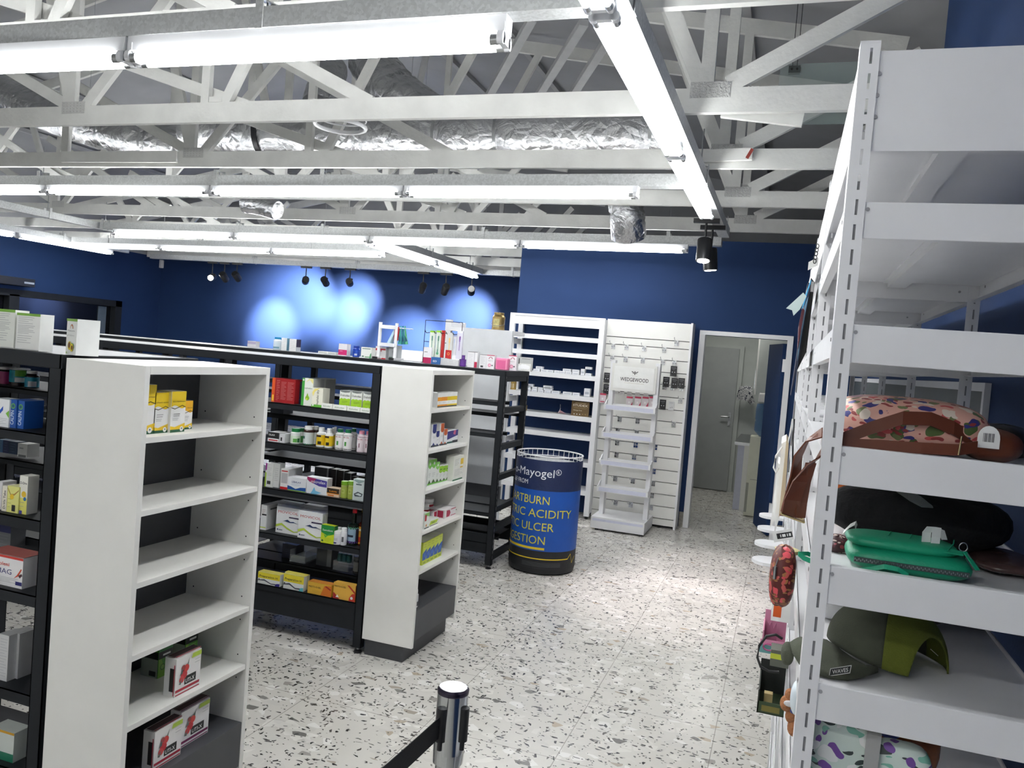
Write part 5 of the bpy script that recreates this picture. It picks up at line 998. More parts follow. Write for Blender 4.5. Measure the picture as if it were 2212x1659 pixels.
for i, (lb, x0, x1, yt, yb, c, tc, bc, dy) in enumerate(TB):
    p, w, h = onY(px9, x0, x1, yt, yb, 6.12 + dy, 0); lo = at_y(*px9((x0 + x1) / 2, yb), 6.12 + dy); p.z = lo.z
    pr = [('b', 0, 1, .93, 1, tc), ('b', .46, .58, .30, .70, bc), ('b', .40, .64, .62, .80, bc)]
    if i < 2: pr += [('b', .4, .6, .1, .3, (60, 130, 110)), ('o', .5, .15, .05, (90, 160, 120))]
    if i == 3: pr += [('b', 0, 1, 0, .34, (186, 30, 34)), ('o', .5, .2, .05, (226, 180, 90)), ('o', .5, .2, .035, (186, 30, 34))]
    if i == 5: pr += [('o', .55, .72, .03, (120, 70, 150)), ('o', .55, .78, .03, (120, 70, 150))]
    carton(lb, 'toothbrush pack', p, w, h, .016, c, pr, name='toothbrush_pack', group='toothbrush packs')
b3(px9, 'purple bottle at the right of the toothbrush packs', 962, 1056, 790, 972, (86, 40, 130), (80, 36, 120), lab=(96, 50, 140), neck=.5, shoulder=.62, caph=.22)
W3 = (226, 224, 226)
t3(px9, 'tall white carton with a crimson corner on the shelf top, left of the pink cluster', 1096, 1250, 738, 988, .05, W3, [('b', .72, 1, 0, .36, (180, 30, 70)), ('b', .66, .72, .0, 1, (180, 180, 184)), ('lines', .1, .55, .3, .8, 6, GY), ('b', 0, 1, .97, 1, (120, 116, 120))], Y=6.06)
ARC = [('o', .5, .72, .15, (110, 60, 70)), ('o', .5, .72, .12, (226, 170, 180)), ('o', .5, .72, .09, W3), ('b', .1, .9, .54, .71, W3), ('t', 'Nature', .5, .57, .07, (110, 100, 104), .6), ('o', .4, .26, .12, (214, 110, 150)), ('o', .4, .26, .08, (236, 190, 206)), ('o', .75, .26, .05, (60, 60, 66))]
t3(px9, 'white carton back with a barcode beside the first pink topped carton', 1290, 1398, 784, 1004, .05, (222, 220, 222), [('b', .15, .55, .06, .2, (70, 70, 74)), ('lines', .1, .8, .35, .85, 7, GY), ('b', 0, 1, .97, 1, (100, 96, 100))], Y=6.05)
t3(px9, 'white carton with pink top and rainbow arc, left of the pink pad pack', 1400, 1524, 790, 1012, .05, W3, ARC + [('b', 0, 1, .95, 1, (206, 60, 100)), ('tb', 0, 1, (206, 80, 120))], Y=6.04, group='pink topped rainbow cartons')
t3(px9, 'soft bright pink pad pack on the shelf top', 1542, 1738, 845, 1036, .06, (226, 120, 160), [('b', .12, .8, .12, .78, (214, 96, 144)), ('b', 0, 1, .86, .9, (236, 160, 186)), ('b', .86, .9, .05, .95, (240, 170, 196))], Y=6.03, cat='pad pack', name='pad_pack', bevel=.008)
t3(px9, 'white carton with pink top and rainbow arc, right of the pink pad pack', 1748, 1874, 800, 1040, .05, W3, ARC + [('b', 0, 1, .95, 1, (206, 60, 100)), ('tb', 0, 1, (206, 80, 120))], Y=6.20, group='pink topped rainbow cartons')
t3(px9, 'white carton with a picture of white teeth at the right end of the shelf top', 1905, 2106, 832, 1052, .05, (222, 222, 218), [('b', .0, 1, .55, 1, (176, 178, 176)), ('o', .15, .25, .16, (240, 240, 240)), ('o', .35, .32, .18, (242, 242, 242)), ('o', .55, .32, .18, (242, 242, 242)), ('o', .75, .28, .16, (240, 240, 240)), ('b', .25, .9, .86, .9, (120, 120, 124)), ('b', 0, .1, .5, .9, (90, 90, 90))], Y=6.38)

# ---------------- glossy white cabinet behind the third gondola, with the old can
cb = thing('white_cabinet', (-2.85, 7.4, 0), 'glossy white backed shelf cabinet behind the black shelving', 'cabinet')
m = MB(); m.box(-2.905, -2.42, 7.0, 7.02, .46, 1.905, M_GLOSSW); part(cb, 'back_board', m)
a = at_y(965, 690, 7.08); m = MB(); m.box(a.x, a.x + .06, 7.06, 7.10, 0, a.z, M_WMETAL); m.box(a.x + .005, a.x + .055, 7.4, 7.44, 0, a.z - .01, M_WMETAL); part(cb, 'post', m)
m = MB(); m.box(a.x + .01, a.x + .05, 7.1, 7.4, a.z - .06, a.z - .02, M_WMETAL); m.box(a.x + .01, a.x + .05, 7.1, 7.4, a.z - .25, a.z - .21, M_WMETAL); part(cb, 'crossbar', m)
m = MB(); m.box(a.x + .06, -2.42, 7.02, 7.36, 1.868, 1.905, M_WMETAL); part(cb, 'top_shelf', m)
m = MB(); m.box(-2.47, -2.425, 7.02, 7.05, 0, 1.90, M_WMETAL); part(cb, 'side_panel', m)
m = MB(); m.box(-2.905, -2.42, 6.99, 7.03, .30, .46, M_GREYMEL); m.box(-2.9, -2.86, 7.0, 7.04, 0, .3, M_WMETAL); part(cb, 'plinth_rail', m)
c = at_y(1076, 708, 7.25); can = thing('metal_can', (c.x, 7.25, 1.905), 'rusty brass coloured metal can with wire handle on top of the white cabinet', 'can')
cm = mat('tarnished_brass', (150, 128, 84), rough=.4, metal=.8, var=.3, vscale=18); m = MB(); m.lathe([(0, 0), (.062, 0), (.063, .012), (.061, .02), (.061, .13), (.048, .15), (.048, .166), (.052, .17), (.046, .172), (0, .168)], cm, n=20); part(can, 'body', m, world=False)
m = MB(); m.box(-.03, .03, -.0625, -.060, .03, .11, mat('faded_can_label', (186, 176, 120), rough=.6, var=.3, vscale=30)); part(can, 'label', m, world=False)
m = MB(); m.tube([(-.062, 0, .11), (-.067, -.02, .06), (-.04, -.07, .045), (.04, -.07, .045), (.067, -.02, .06), (.062, 0, .11)], .002, M_STEEL, n=5); part(can, 'handle', m, world=False)
# far counter area glimpsed through the second gondola
pc = thing('pharmacy_shelf', (-4.6, 10.6, 0), 'white open shelf unit glimpsed through the black shelving', 'shelving unit')
for (x0, x1, y0, y1, z0, z1) in ((-5.6, -4.2, 10.5, 10.54, 1.25, 1.30), (-5.6, -4.2, 10.5, 10.9, .85, .90), (-4.22, -4.16, 10.48, 10.9, 0, 1.62), (-5.6, -4.2, 10.88, 10.9, 0, 1.62), (-5.66, -5.6, 10.48, 10.9, 0, 1.62)):
    m = MB(); m.box(x0, x1, y0, y1, z0, z1, M_WMETAL); part(pc, 'panel', m)
a = at_y(885, 0, 10.5)
mk = thing('monitor', (-3.55, 10.3, 0), 'dark computer screen back glimpsed through the black shelving', 'monitor')
m = MB(); m.box(-3.75, -3.35, 10.3, 10.33, 1.0, 1.30, M_BLACKP); part(mk, 'screen', m)
m = MB(); m.box(-3.6, -3.5, 10.33, 10.37, 0.76, 1.1, M_BLACKP); m.box(-3.65, -3.45, 10.25, 10.4, .74, .76, M_BLACKP); part(mk, 'stand', m)
dk = thing('counter', (-4.0, 10.2, 0), 'grey topped counter behind the black shelving, mostly hidden', 'counter')
m = MB(); m.box(-4.15, -3.0, 9.9, 10.45, .70, .74, M_GREYMEL); part(dk, 'counter_top', m)
m = MB(); m.box(-4.12, -3.02, 9.95, 10.40, 0, .70, M_WHITE); part(dk, 'carcass', m)

# ---------------- white wall shelving against the blue block
ws = thing('wall_shelving', (-2.38, 8.5, 0), 'tall white open shelving against the blue wall, left of the slotted panel', 'shelving unit')
WX0, WX1, WY0, WY1, WZ = -2.925, -1.865, 8.34, 8.69, 2.145
for x in (WX0, WX1 - .055):
    for y in (WY0, WY1 - .045):
        m = MB(); m.box(x, x + .055, y, y + .045, .03, WZ, M_WMETAL); part(ws, 'post', m)
        m = MB(); m.cyl((x + .027, y + .022, 0), (x + .027, y + .022, .03), .018, M_BLACKP, n=10); part(ws, 'foot', m)
m = MB(); m.box(WX1 - .02, WX1, WY0 + .045, WY1 - .045, .06, WZ - .01, M_WMETAL); part(ws, 'side_panel', m)
m = MB(); m.box(WX0 + .055, WX1 - .055, WY0 + .006, WY0 + .012, 2.03, WZ - .022, M_WMETAL); part(ws, 'header_panel', m)
m = MB(); m.box(WX0 + .055, WX1 - .055, WY0, WY0 + .02, WZ - .022, WZ, M_WMETAL); m.box(WX0 + .055, WX1 - .055, WY0 + .02, WY1, WZ - .03, WZ - .01, M_WMETAL); part(ws, 'top_panel', m)
SW = [1.928, 1.755, 1.526, 1.302, 1.085, .885, .60, .30]
for zz in SW:
    m = MB(); m.box(WX0 + .055, WX1 - .055, WY0 + .0062, WY1 - .01, zz - .006, zz - .0005, M_WMETAL); m.box(WX0 + .0552, WX1 - .0552, WY0, WY0 + .006, zz - .05, zz, M_WMETAL); part(ws, 'shelf', m)
for zz in (1.84, 1.62, 1.2, .75):
    m = MB(); m.box(WX0 + .012, WX0 + .045, WY0 + .045, WY1 - .045, zz - .03, zz + .03, M_WMETAL); part(ws, 'side_brace', m)
def pxw(x, y): return 1090 + x / 5.395, 660 + y / 5.395
WBX = [(1.526, [(326, 405, 795, 822), (415, 490, 797, 826), (490, 562, 800, 828), (572, 630, 806, 836), (632, 698, 810, 838), (700, 775, 820, 848), (782, 862, 824, 852), (880, 926, 785, 860), (932, 1004, 835, 864)], [(356, 440, 760, 790), (670, 770, 785, 816), (780, 866, 794, 824), (930, 1006, 805, 833)]),
       (1.302, [(226, 300, 1018, 1048), (305, 375, 1030, 1056), (380, 450, 1035, 1062), (455, 535, 1040, 1070), (540, 635, 1045, 1078), (670, 780, 1058, 1092), (786, 862, 1068, 1102), (915, 986, 1018, 1114)], [(226, 300, 990, 1020), (316, 375, 998, 1028), (380, 440, 1004, 1032), (446, 550, 1010, 1040), (236, 330, 960, 990), (442, 548, 980, 1010)])]
ORD = ('first', 'second', 'third', 'fourth', 'fifth', 'sixth', 'seventh', 'eighth', 'ninth')
for si, (zz, low, up) in enumerate(WBX):
    sn = ('upper', 'lower')[si]; hs = []
    for i, (x0, x1, yt, yb) in enumerate(low):
        p, w, h = onY(pxw, x0, x1, yt, yb, WY0 + .03, zz); h = max(.02, h)
        carton('small white medicine carton standing on the %s stocked white shelf, %s from the left' % (sn, ORD[i]) if not (i == 7 and si == 0 or i == 7 and si == 1) else ('upright white carton at the right of the upper stocked white shelf', 'tallest white carton at the right end of the lower stocked white shelf')[si], 'carton', p, w * .96, h, .06, (222, 223, 226), [('b', .15, .85, .3, .6, (176, 180, 190)), ('b', .0, 1, 0, .05, (150, 154, 166))], group='small white medicine cartons'); hs.append((p.x, w, h))
    for i, (x0, x1, yt, yb) in enumerate(up):
        p, w, h = onY(pxw, x0, x1, yt, yb, WY0 + .034, zz); base = [q for q in hs if abs(q[0] - p.x) < .06]; zz2 = zz + (max(q[2] for q in base) if base else 0)
        if si == 1 and i in (4, 5): zz2 += .022
        p.z = zz2 + .0005
        carton('stacked small white medicine carton, %s stocked white shelf, %s stacked one from the left' % (sn, ORD[i]), 'carton', p, w * .94, max(.018, min(h, .03)), .055, (224, 225, 228), [('b', .15, .85, .3, .6, (180, 184, 194))], group='small white medicine cartons')
p, w, h = onY(pxw, 766, 972, 1172, 1345, WY0 + .05, 1.085); sg = carton('brown and gold sign board with white letters on the white wall shelving', 'sign', p, w, h, .012, (116, 92, 56), [('t', 'STUDEX', .5, .66, .20, (236, 228, 210), .84, .035), ('lines', .1, .9, .52, .58, 2, (190, 170, 120)), ('t', 'Allergy Free', .36, .36, .09, (236, 226, 200), .5, .01), ('b', .2, .8, .87, .90, (190, 176, 140)), ('o', .18, .13, .035, WH), ('o', .34, .13, .035, WH), ('o', .5, .13, .035, WH), ('o', .66, .15, .03, (190, 160, 90)), ('o', .82, .15, .03, (190, 160, 90))], name='sign_board')
p = at_y(*pxw(620, 1305), WY0 + .06); m = MB(); m.add([(p.x - .1, WY0 + .03, 1.087), (p.x + .09, WY0 + .02, 1.0875), (p.x + .1, WY0 + .12, 1.087), (p.x - .08, WY0 + .13, 1.088)], [(0, 1, 2, 3)], M_PAPER); m.tube([(p.x, WY0 + .06, 1.089), (p.x + .02, WY0 + .06, 1.14), (p.x + .016, WY0 + .06, 1.19)], .0025, M_PAPER, n=5); m.add([(p.x + .02, WY0 + .05, 1.13), (p.x + .09, WY0 + .05, 1.10), (p.x + .06, WY0 + .09, 1.092), (p.x - .02, WY0 + .09, 1.095)], [(0, 1, 2, 3)], ink((214, 170, 180)))
build('price_leaflet', m, label='creased white and pink paper lying left of the brown sign', cat='paper', solid=.001)
for (x0, x1, yt, yb, zz, lb) in ((50, 112, 932, 1032, 1.302, 'small gold gift box seen through the black ladder end'), (180, 240, 1212, 1272, 1.085, 'gold and white row of small boxes on the white shelf behind the ladder end')):
    p, w, h = onY(pxw, x0, x1, yt, yb, WY0 + .05, zz); carton(lb, 'box', p, w, h, .05, (190, 156, 84), [('b', .2, .4, .2, .7, (226, 214, 180)), ('b', .6, .8, .2, .7, (226, 214, 180))])

# ---------------- slotted wall panel, its hooks and packs
sl = thing('slatwall_panel', (-1.43, 8.5, 0), 'white slatted display panel with rows of chrome hooks beside the doorway', 'display panel')
SY = 8.455; SX0, SX1, SZ1 = -1.86, -.985, 2.15
zs = [1.965, 1.885]
while zs[-1] > .2: zs.append(zs[-1] - .1275)
edges = [SZ1] + zs + [.0]
m = MB()
for i in range(len(edges) - 1): m.box(SX0, SX1, SY, SY + .02, edges[i + 1] + (.004 if edges[i + 1] > .05 else .03), edges[i] - (.004 if i else 0), M_WHITE)
part(sl, 'slatted_board', m)
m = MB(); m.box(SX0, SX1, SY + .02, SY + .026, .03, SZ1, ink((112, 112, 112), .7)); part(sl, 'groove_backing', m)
m = MB(); m.box(SX1, SX1 + .022, SY - .006, SY + .20, 0, SZ1 + .01, M_WMETAL); m.box(SX0 - .003, SX0, SY - .004, SY + .2, .03, SZ1, M_WMETAL); part(sl, 'edge_trim', m)
def make_hook():
    t = thing('display_hook', (0, 0, 0), 'x', 'display hook', 'chrome hooks on the slatted panel')
    m = MB(); m.box(-.021, .021, -.004, 0, -.052, .004, M_CHROME); m.box(-.021, .021, -.005, -.004, -.030, -.020, M_SLOT); m.box(-.003, .003, -.006, -.004, -.05, 0, M_STEEL); part(t, 'back_plate', m, world=False)
    m = MB(); m.tube([(0, -.003, -.008), (-.0, -.10, .0), (0, -.19, .012), (0, -.20, .03)], .0028, M_CHROME, n=6); part(t, 'prong', m, world=False)
    return t
HK = make_hook(); hk_used = [False]
def hook(px, py, lab):
    q = at_y(px, py, SY); zr = min(zs, key=lambda v: abs(v - .026 - q.z)); o = HK if not hk_used[0] else dup(HK); hk_used[0] = True
    o.location = (q.x, SY, zr); o['label'] = lab
def pxs(x, y): return 1000 + x / 2.3705, 500 + y / 2.3705
for k, (row, nm) in enumerate((([(1270, 440), (1425, 450), (1630, 465), (1865, 480), (2000, 480)], 'top hook row'), ([(1260, 565), (1415, 575), (1615, 590), (1850, 610), (1985, 605)], 'second hook row'))):
    for i, q in enumerate(row): hook(*pxw(*q), 'empty chrome hook in the %s of the slatted panel, %s from the left' % (nm, ORD[i]))
for q, lb in (((1858, 1000), 'chrome hook under the left of the black earring cards, right of the stand'), ((1955, 1005), 'chrome hook between others under the black earring cards'), ((2060, 1010), 'chrome hook under the rightmost black earring card'), ((2045, 1145), 'chrome hook right of the clear earring card'), ((1970, 1390), 'lone chrome hook low at the right of the display stand')): hook(*pxw(*q), lb)
LH = [(803, 962), (895, 970), (793, 1020), (890, 1030), (790, 1078), (885, 1090), (788, 1130), (878, 1140), (782, 1243), (872, 1253), (778, 1298), (866, 1310), (780, 1410), (858, 1420)]
for i, q in enumerate(LH): hook(*pxs(*q), 'chrome hook seen through the display stand, %s one of the %s pair from the top' % (('left', 'right')[i % 2], ORD[i // 2]))
for i, q in enumerate(((985, 1100), (984, 1150), (978, 1210), (976, 1262), (970, 1325), (960, 1437))): hook(*pxs(*q), 'chrome hook half hidden by the right rail of the display stand, %s from the top' % ORD[i])
def card(label, px, py, w, h, c, prints, dy=-.05, group='earring cards'):
    q = at_y(px, py, SY + dy); carton(label, 'earring card', Vector((q.x, SY + dy, q.z - h / 2)), w, h, .006, c, prints, name='earring_card', group=group)
BC = [('b', .15, .85, .80, .84, (140, 140, 144)), ('b', .3, .7, .64, .68, (110, 110, 114)), ('o', .32, .4, .045, (206, 206, 210)), ('o', .68, .4, .045, (206, 206, 210)), ('b', .1, .2, .1, .16, (130, 130, 130))]
for q, lb in (((1970, 765), 'topmost black earring card right of the display stand'), ((1882, 890), 'black earring card left of the trio right of the stand'), ((1980, 905), 'black earring card in the middle of the trio right of the stand'), ((2060, 905), 'black earring card rightmost of the trio'), ((1842, 1155), 'black earring card low at the right rail of the stand'), ((1193, 840), 'black earring card left of the display stand'), ((1186, 975), 'dark earring card in a pale sleeve left of the display stand')):
    card(lb, *pxw(*q), .066, .105, (26, 25, 27), BC)
for i, q in enumerate(((1300, 985), (1370, 1000), (1455, 1005), (1550, 1012), (1650, 1020))): card('dark earring card in a pale sleeve under the header board, %s from the left' % ORD[i], *pxw(*q), .05, .085, (196, 192, 190), [('b', .08, .92, .45, .98, (40, 34, 34)), ('b', .2, .8, .2, .24, GY)])
for i, q in enumerate(((1455, 1118), (1552, 1120), (1640, 1122), (1722, 1120))): card('pink and white earring card above the top tray, %s from the left' % ORD[i], *pxw(*q), .066, .105, (222, 212, 214), [('b', .0, 1, .82, 1, (196, 60, 90)), ('p', [(.6, 0), (1, 0), (1, .5)], (196, 70, 100)), ('b', .3, .6, .3, .5, (240, 236, 236))])
card('pink and white earring card left of the display stand', *pxw(1145, 1080), .066, .105, (222, 206, 210), [('b', .0, 1, .82, 1, (196, 60, 90)), ('b', .1, .8, .1, .2, (190, 60, 90)), ('b', .3, .6, .35, .55, (240, 236, 236))])
card('clear earring card with tiny studs right of the low black card', *pxw(1940, 1170), .055, .09, (206, 206, 206), [('o', .4, .3, .05, (110, 110, 112)), ('o', .7, .35, .05, (110, 110, 112)), ('b', .2, .8, .8, .9, (180, 180, 182))])

# ---------------- white header-board display stand
st = thing('display_stand', (-1.46, 8.1, 0), 'white floor display stand with header board and four empty trays', 'display stand')
m = MB(); m.box(-1.735, -1.195, 7.885, 8.40, .02, .135, M_WMETAL); m.box(-1.72, -1.21, 7.884, 7.886, .095, .12, ink((206, 208, 224))); part(st, 'base', m, bevel=.004)
for x in (-1.69, -1.24):
    m = MB(); m.box(x, x + .03, 7.90, 7.93, 0, .02, M_BLACKP); part(st, 'foot', m)
for (x0, x1, xt0) in ((-1.71, -1.645, -1.71), (-1.255, -1.20, -1.255)):
    m = MB(); m.beam((x0 + .03, 8.12, .13), (x0 + .03, 8.10, 1.715), .045, .10, M_WMETAL, up=(0, 1, 0)); part(st, 'side_rail', m)
a = at_y(1325, 785, 8.04); b = at_y(1422, 850, 8.04)
m = MB(); m.box(-1.68, -1.225, 8.03, 8.07, b.z - .01, a.z + .005, M_WHITE); m.box(-1.655, -1.25, 8.024, 8.03, b.z + .02, a.z - .02, ink((236, 236, 233)))
cx_ = -1.445; cz = (a.z + b.z) / 2
m.text('WEDGEWOOD', (cx_, 8.0235, cz - .035), (1, 0, 0), (0, 0, 1), .052, ink((48, 46, 44)), fit=.285, align='c', bold=.012)
m.quad((cx_ - .03, 8.0235, cz + .019), (cx_ + .03, 8.0235, cz + .019), (cx_ + .03, 8.0235, cz + .024), (cx_ - .03, 8.0235, cz + .024), ink((214, 211, 206)))
m.quad((cx_ - .1, 8.0235, cz - .055), (cx_ + .1, 8.0235, cz - .055), (cx_ + .1, 8.0235, cz - .050), (cx_ - .1, 8.0235, cz - .050), ink((214, 209, 200)))
IK = ink((70, 66, 62))
for sg in (-1, 1):
    m.poly([(cx_ + sg * .006, 8.0235, cz + .058), (cx_ + sg * .034, 8.0235, cz + .070), (cx_ + sg * .030, 8.0235, cz + .058), (cx_ + sg * .006, 8.0235, cz + .052)][::sg], IK)
    m.poly([(cx_ + sg * .006, 8.0235, cz + .051), (cx_ + sg * .024, 8.0235, cz + .050), (cx_ + sg * .018, 8.0235, cz + .043), (cx_ + sg * .006, 8.0235, cz + .047)][::sg], IK)
for k, (dz, rx, rz) in enumerate(((.064, .006, .006), (.052, .0065, .006), (.040, .0055, .008))): m.poly([(cx_ + rx * math.cos(j * PI / 6), 8.0235, cz + dz + rz * math.sin(j * PI / 6)) for j in range(12)], IK)
part(st, 'header_board', m)
for y in (882, 943, 1004, 1063):
    c = at_y(1360, y, 7.93); z0 = c.z - .035; m = MB(); x0, x1 = -1.712, -1.195; y0, y1 = 7.93, 8.09
    m.box(x0 + .0082, x1 - .0082, y0 + .0082, y1 - .0062, z0 + .001, z0 + .006, M_WMETAL); m.box(x0 + .0082, x1 - .0082, y0 + .0005, y0 + .008, z0 + .0005, z0 + .055, M_WMETAL); m.box(x0 + .02, x1 - .02, y0 - .0004, y0, z0 + .008, z0 + .047, ink((208, 210, 226)))
    for x in (x0, x1 - .008): m.prism([(x, y0, z0), (x, y1, z0), (x, y1, z0 + .10), (x, y1 - .05, z0 + .095), (x, y0 + .05, z0 + .06), (x, y0, z0 + .055)], M_WMETAL, (.008, 0, 0))
    m.box(x0 + .0082, x1 - .0082, y1 - .006, y1 - .0005, z0 + .0005, z0 + .06, M_WMETAL); part(st, 'tray', m)

# ---------------- blue round promotional bin
bn = thing('promotional_bin', (-1.74, 6.20, 0), 'blue round fabric dump bin with yellow lettering on the terrazzo floor', 'dump bin')
R_ = .268; BH = .925; C_ = Vector((-1.74, 6.20, 0))
NV = mat('navy_bin_fabric', (24, 38, 78), rough=.5, var=.08, bump=.15, bscale=25); BL = mat('blue_bin_fabric', (14, 78, 166), rough=.5, var=.06, bump=.15, bscale=25); BK = mat('black_bin_fabric', (24, 26, 30), rough=.55, bump=.15, bscale=25)
m = MB(); m.lathe([(R_ * .86, 0), (R_ * .97, .012), (R_, .05), (R_ * 1.0, .19), (R_ * .995, .66), (R_ * 1.0, BH - .03)], NV, c=C_, n=64, ms=[BK, BK, BK, BL, NV])
m.lathe([(0, .02), (R_ * .86, .0)], BK, c=C_, n=64)
fz = math.atan2(-C_.y, -C_.x)                                # direction of the shop's aisle side
def wrapb(R, z):
    return lambda x, y: Vector((C_.x + R * math.cos(fz + x / R), C_.y + R * math.sin(fz + x / R), z + y))
skin = m
R2 = R_ + .0012
def lines(body, xr, z, size, fit, c, bold=0.0, wide=None):
    m = MB(); m.text(body, (0, 0, 0), (1, 0, 0), (0, 0, 1), size, c, fit=fit, align='r', bold=bold, res=3, wrap=lambda x, y: wrapb(R2, z)(x + xr, y))
    for i in range(len(m.v)): pass
    return m
YL = ink((214, 200, 70)); WL = ink((226, 228, 232))
def xr_of(px): return R_ * math.asin(max(-1, min(1, (px - 1173) / 76)))
bl = MB()
def addl(mb): o = len(bl.v); bl.v += mb.v; bl.f += [tuple(o + k for k in f) for f in mb.f]; bl.m += [bl.mi(mb.mats[i]) for i in mb.m]; bl.sm += mb.sm
for body, px, z, sz, fit, c, bd in (('o-Mayogel', 1186, .768, .088, .40, WL, .03), ('RELIEF FROM', 1129, .700, .05, .26, WL, .02), ('HEARTBURN', 1180, .555, .090, .47, YL, .0), ('GASTRIC ACIDITY', 1230, .452, .090, .77, YL, .0), ('PEPTIC ULCER', 1194, .348, .090, .57, YL, .0), ('INDIGESTION', 1177, .243, .090, .53, YL, .0)):
    addl(lines(body, xr_of(px), z, sz, fit, c, bd))
bl.text('R', (0, 0, 0), (1, 0, 0), (0, 0, 1), .032, WL, align='c', bold=.02, wrap=lambda x, y: wrapb(R2, .800)(x + xr_of(1195), y))
for k in range(20):
    for (ra, rb) in ((.019, .023),):
        x = xr_of(1195); q = lambda r, a: wrapb(R2, .811)(x + r * math.cos(a), r * math.sin(a)); a0, a1 = k * PI / 10, (k + 1) * PI / 10; bl.add([q(ra, a0), q(rb, a0), q(rb, a1), q(ra, a1)], [(0, 1, 2, 3)], WL)
def bandw(x0, x1, z0, z1, c, n=24, zf=None):
    vs = [wrapb(R2, 0)(x0 + (x1 - x0) * k / n, zz) for zz in (z0, z1) for k in range(n + 1)]; bl.add(vs, [(k, k + 1, n + 2 + k, n + 1 + k) for k in range(n)], c)
YS = ink((226, 196, 40)); bandw(xr_of(1097) - .1, xr_of(1177), .200, .218, YS); bandw(xr_of(1097) - .1, xr_of(1230), .125, .133, YS)
zz = [(1230, .129), (1236, .165), (1240, .09), (1245, .135), (1249, .13)]
for (pa, za), (pb, zb) in zip(zz, zz[1:]): bl.add([wrapb(R2, 0)(xr_of(pa), za - .004), wrapb(R2, 0)(xr_of(pb), zb - .004), wrapb(R2, 0)(xr_of(pb), zb + .004), wrapb(R2, 0)(xr_of(pa), za + .004)], [(0, 1, 2, 3)], YS)
for k in range(4): bandw(xr_of(1130), xr_of(1215), .098 - k * .009, .100 - k * .009, ink((92, 94, 98)))
o_ = len(skin.v); skin.v += bl.v; skin.f += [tuple(o_ + k for k in f) for f in bl.f]; skin.m += [skin.mi(bl.mats[i]) for i in bl.m]; skin.sm += bl.sm; part(bn, 'fabric_skin', skin)
m = MB(); ring = lambda z, r: [(C_.x + r * math.cos(k * PI / 24), C_.y + r * math.sin(k * PI / 24), z) for k in range(49)]
m.tube(ring(BH, R_ * .985), .006, M_WMETAL, n=6, cap=False); m.tube(ring(BH - .05, R_ * .97), .004, M_WMETAL, n=6, cap=False)
for k in range(36): a = k * PI / 18; m.cyl((C_.x + R_ * .975 * math.cos(a), C_.y + R_ * .975 * math.sin(a), BH - .05), (C_.x + R_ * .985 * math.cos(a), C_.y + R_ * .985 * math.sin(a), BH), .0025, M_WMETAL, n=5)
part(bn, 'wire_rim', m)
m = MB(); m.lathe([(0, BH - .075), (R_ * .95, BH - .07)], ink((176, 178, 180)), c=C_, n=40); part(bn, 'inner_tray', m)

# ---------------- kitchen things
wc = thing('water_cooler', (-.22, 9.9, 0), 'cream water cooler with blue bottle standing in the kitchen', 'water cooler')
CR = mat('cream_plastic', (206, 206, 186), rough=.4)
m = MB(); m.box(-.35, -.06, 9.9, 10.2, .01, .95, CR); m.box(-.349, -.32, 9.898, 9.9, .05, .40, ink((150, 150, 138))); m.box(-.31, -.07, 9.897, 9.9, .44, .445, ink((120, 120, 112))); part(wc, 'cabinet_body', m, bevel=.02)
m = MB(); m.lathe([(0, .95), (.05, .95), (.09, .985), (.115, 1.02), (.115, 1.12), (.105, 1.14), (.115, 1.16), (.115, 1.28), (.105, 1.34), (0, 1.36)], mat('blue_water_bottle', (70, 120, 168), rough=.12, alpha=.6), c=(-.205, 10.05, 0), n=24); part(wc, 'water_bottle', m)
m = MB(); m.box(-.30, -.12, 9.93, 10.1, 1.362, 1.46, M_WHITE); m.lathe([(.09, 1.46), (.095, 1.47)], M_WHITE, c=(-.2, 10.02, 0)); build('food_container', m, label='white lidded container on top of the blue water bottle', cat='container', bevel=.01)
kc = thing('kitchen_counter', (-.1, 11.0, 0), 'white kitchen counter with steel sink top behind the water cooler', 'kitchen counter')
m = MB(); m.box(-.50, .08, 10.3, 11.65, .10, .80, M_WHITE); part(kc, 'carcass', m)
m = MB(); m.box(-.42, -.36, 10.25, 10.30, .0, .80, M_WHITE); m.box(-.5, -.36, 10.285, 10.30, .0, .8, ink((196, 198, 214))); part(kc, 'end_panel', m)
m = MB(); m.box(-.54, .09, 10.24, 11.67, .80, .84, M_STEEL); part(kc, 'counter_top', m)
m = MB(); m.box(-.503, -.50, 10.5, 10.9, .2, .7, ink((196, 200, 204))); m.box(-.515, -.503, 10.86, 10.88, .4, .6, M_STEEL); part(kc, 'door', m)
wcb = thing('wall_cabinet', (-.3, 10.9, 1.42), 'white wall cabinet above the kitchen counter', 'wall cabinet')
m = MB(); m.box(-.36, .10, 10.55, 11.7, 1.42, 2.16, M_KGREY); part(wcb, 'carcass', m)
m = MB(); m.box(-.378, -.36, 10.55, 11.1, 1.43, 2.15, M_WHITE); m.box(-.39, -.378, 10.62, 10.635, 1.5, 1.75, M_STEEL); part(wcb, 'door', m)
m = MB(); q = at_y(1612, 855, 11.5)
pts = [(-.075, .10), (.05, .115), (.07, .03), (.10, -.07), (.05, -.09), (.02, -.06), (-.03, -.05), (-.10, -.06), (-.095, .02)]
TW = floral('patterned_towel', (150, 150, 150), [(40, 44, 60), (36, 40, 56), (180, 180, 180)], 30, .5)
m.prism([(q.x + x * 1.25, 11.46 + .02 * math.sin(i * 2), q.z + z * 1.25) for i, (x, z) in enumerate(pts)], TW, (0, .03, 0)); m.box(q.x - .02, q.x + .02, 11.5, 11.74, q.z + .1, q.z + .12, M_STEEL)
build('tea_towel', m, label='navy and grey patterned tea towel hanging on the kitchen wall', cat='tea towel')

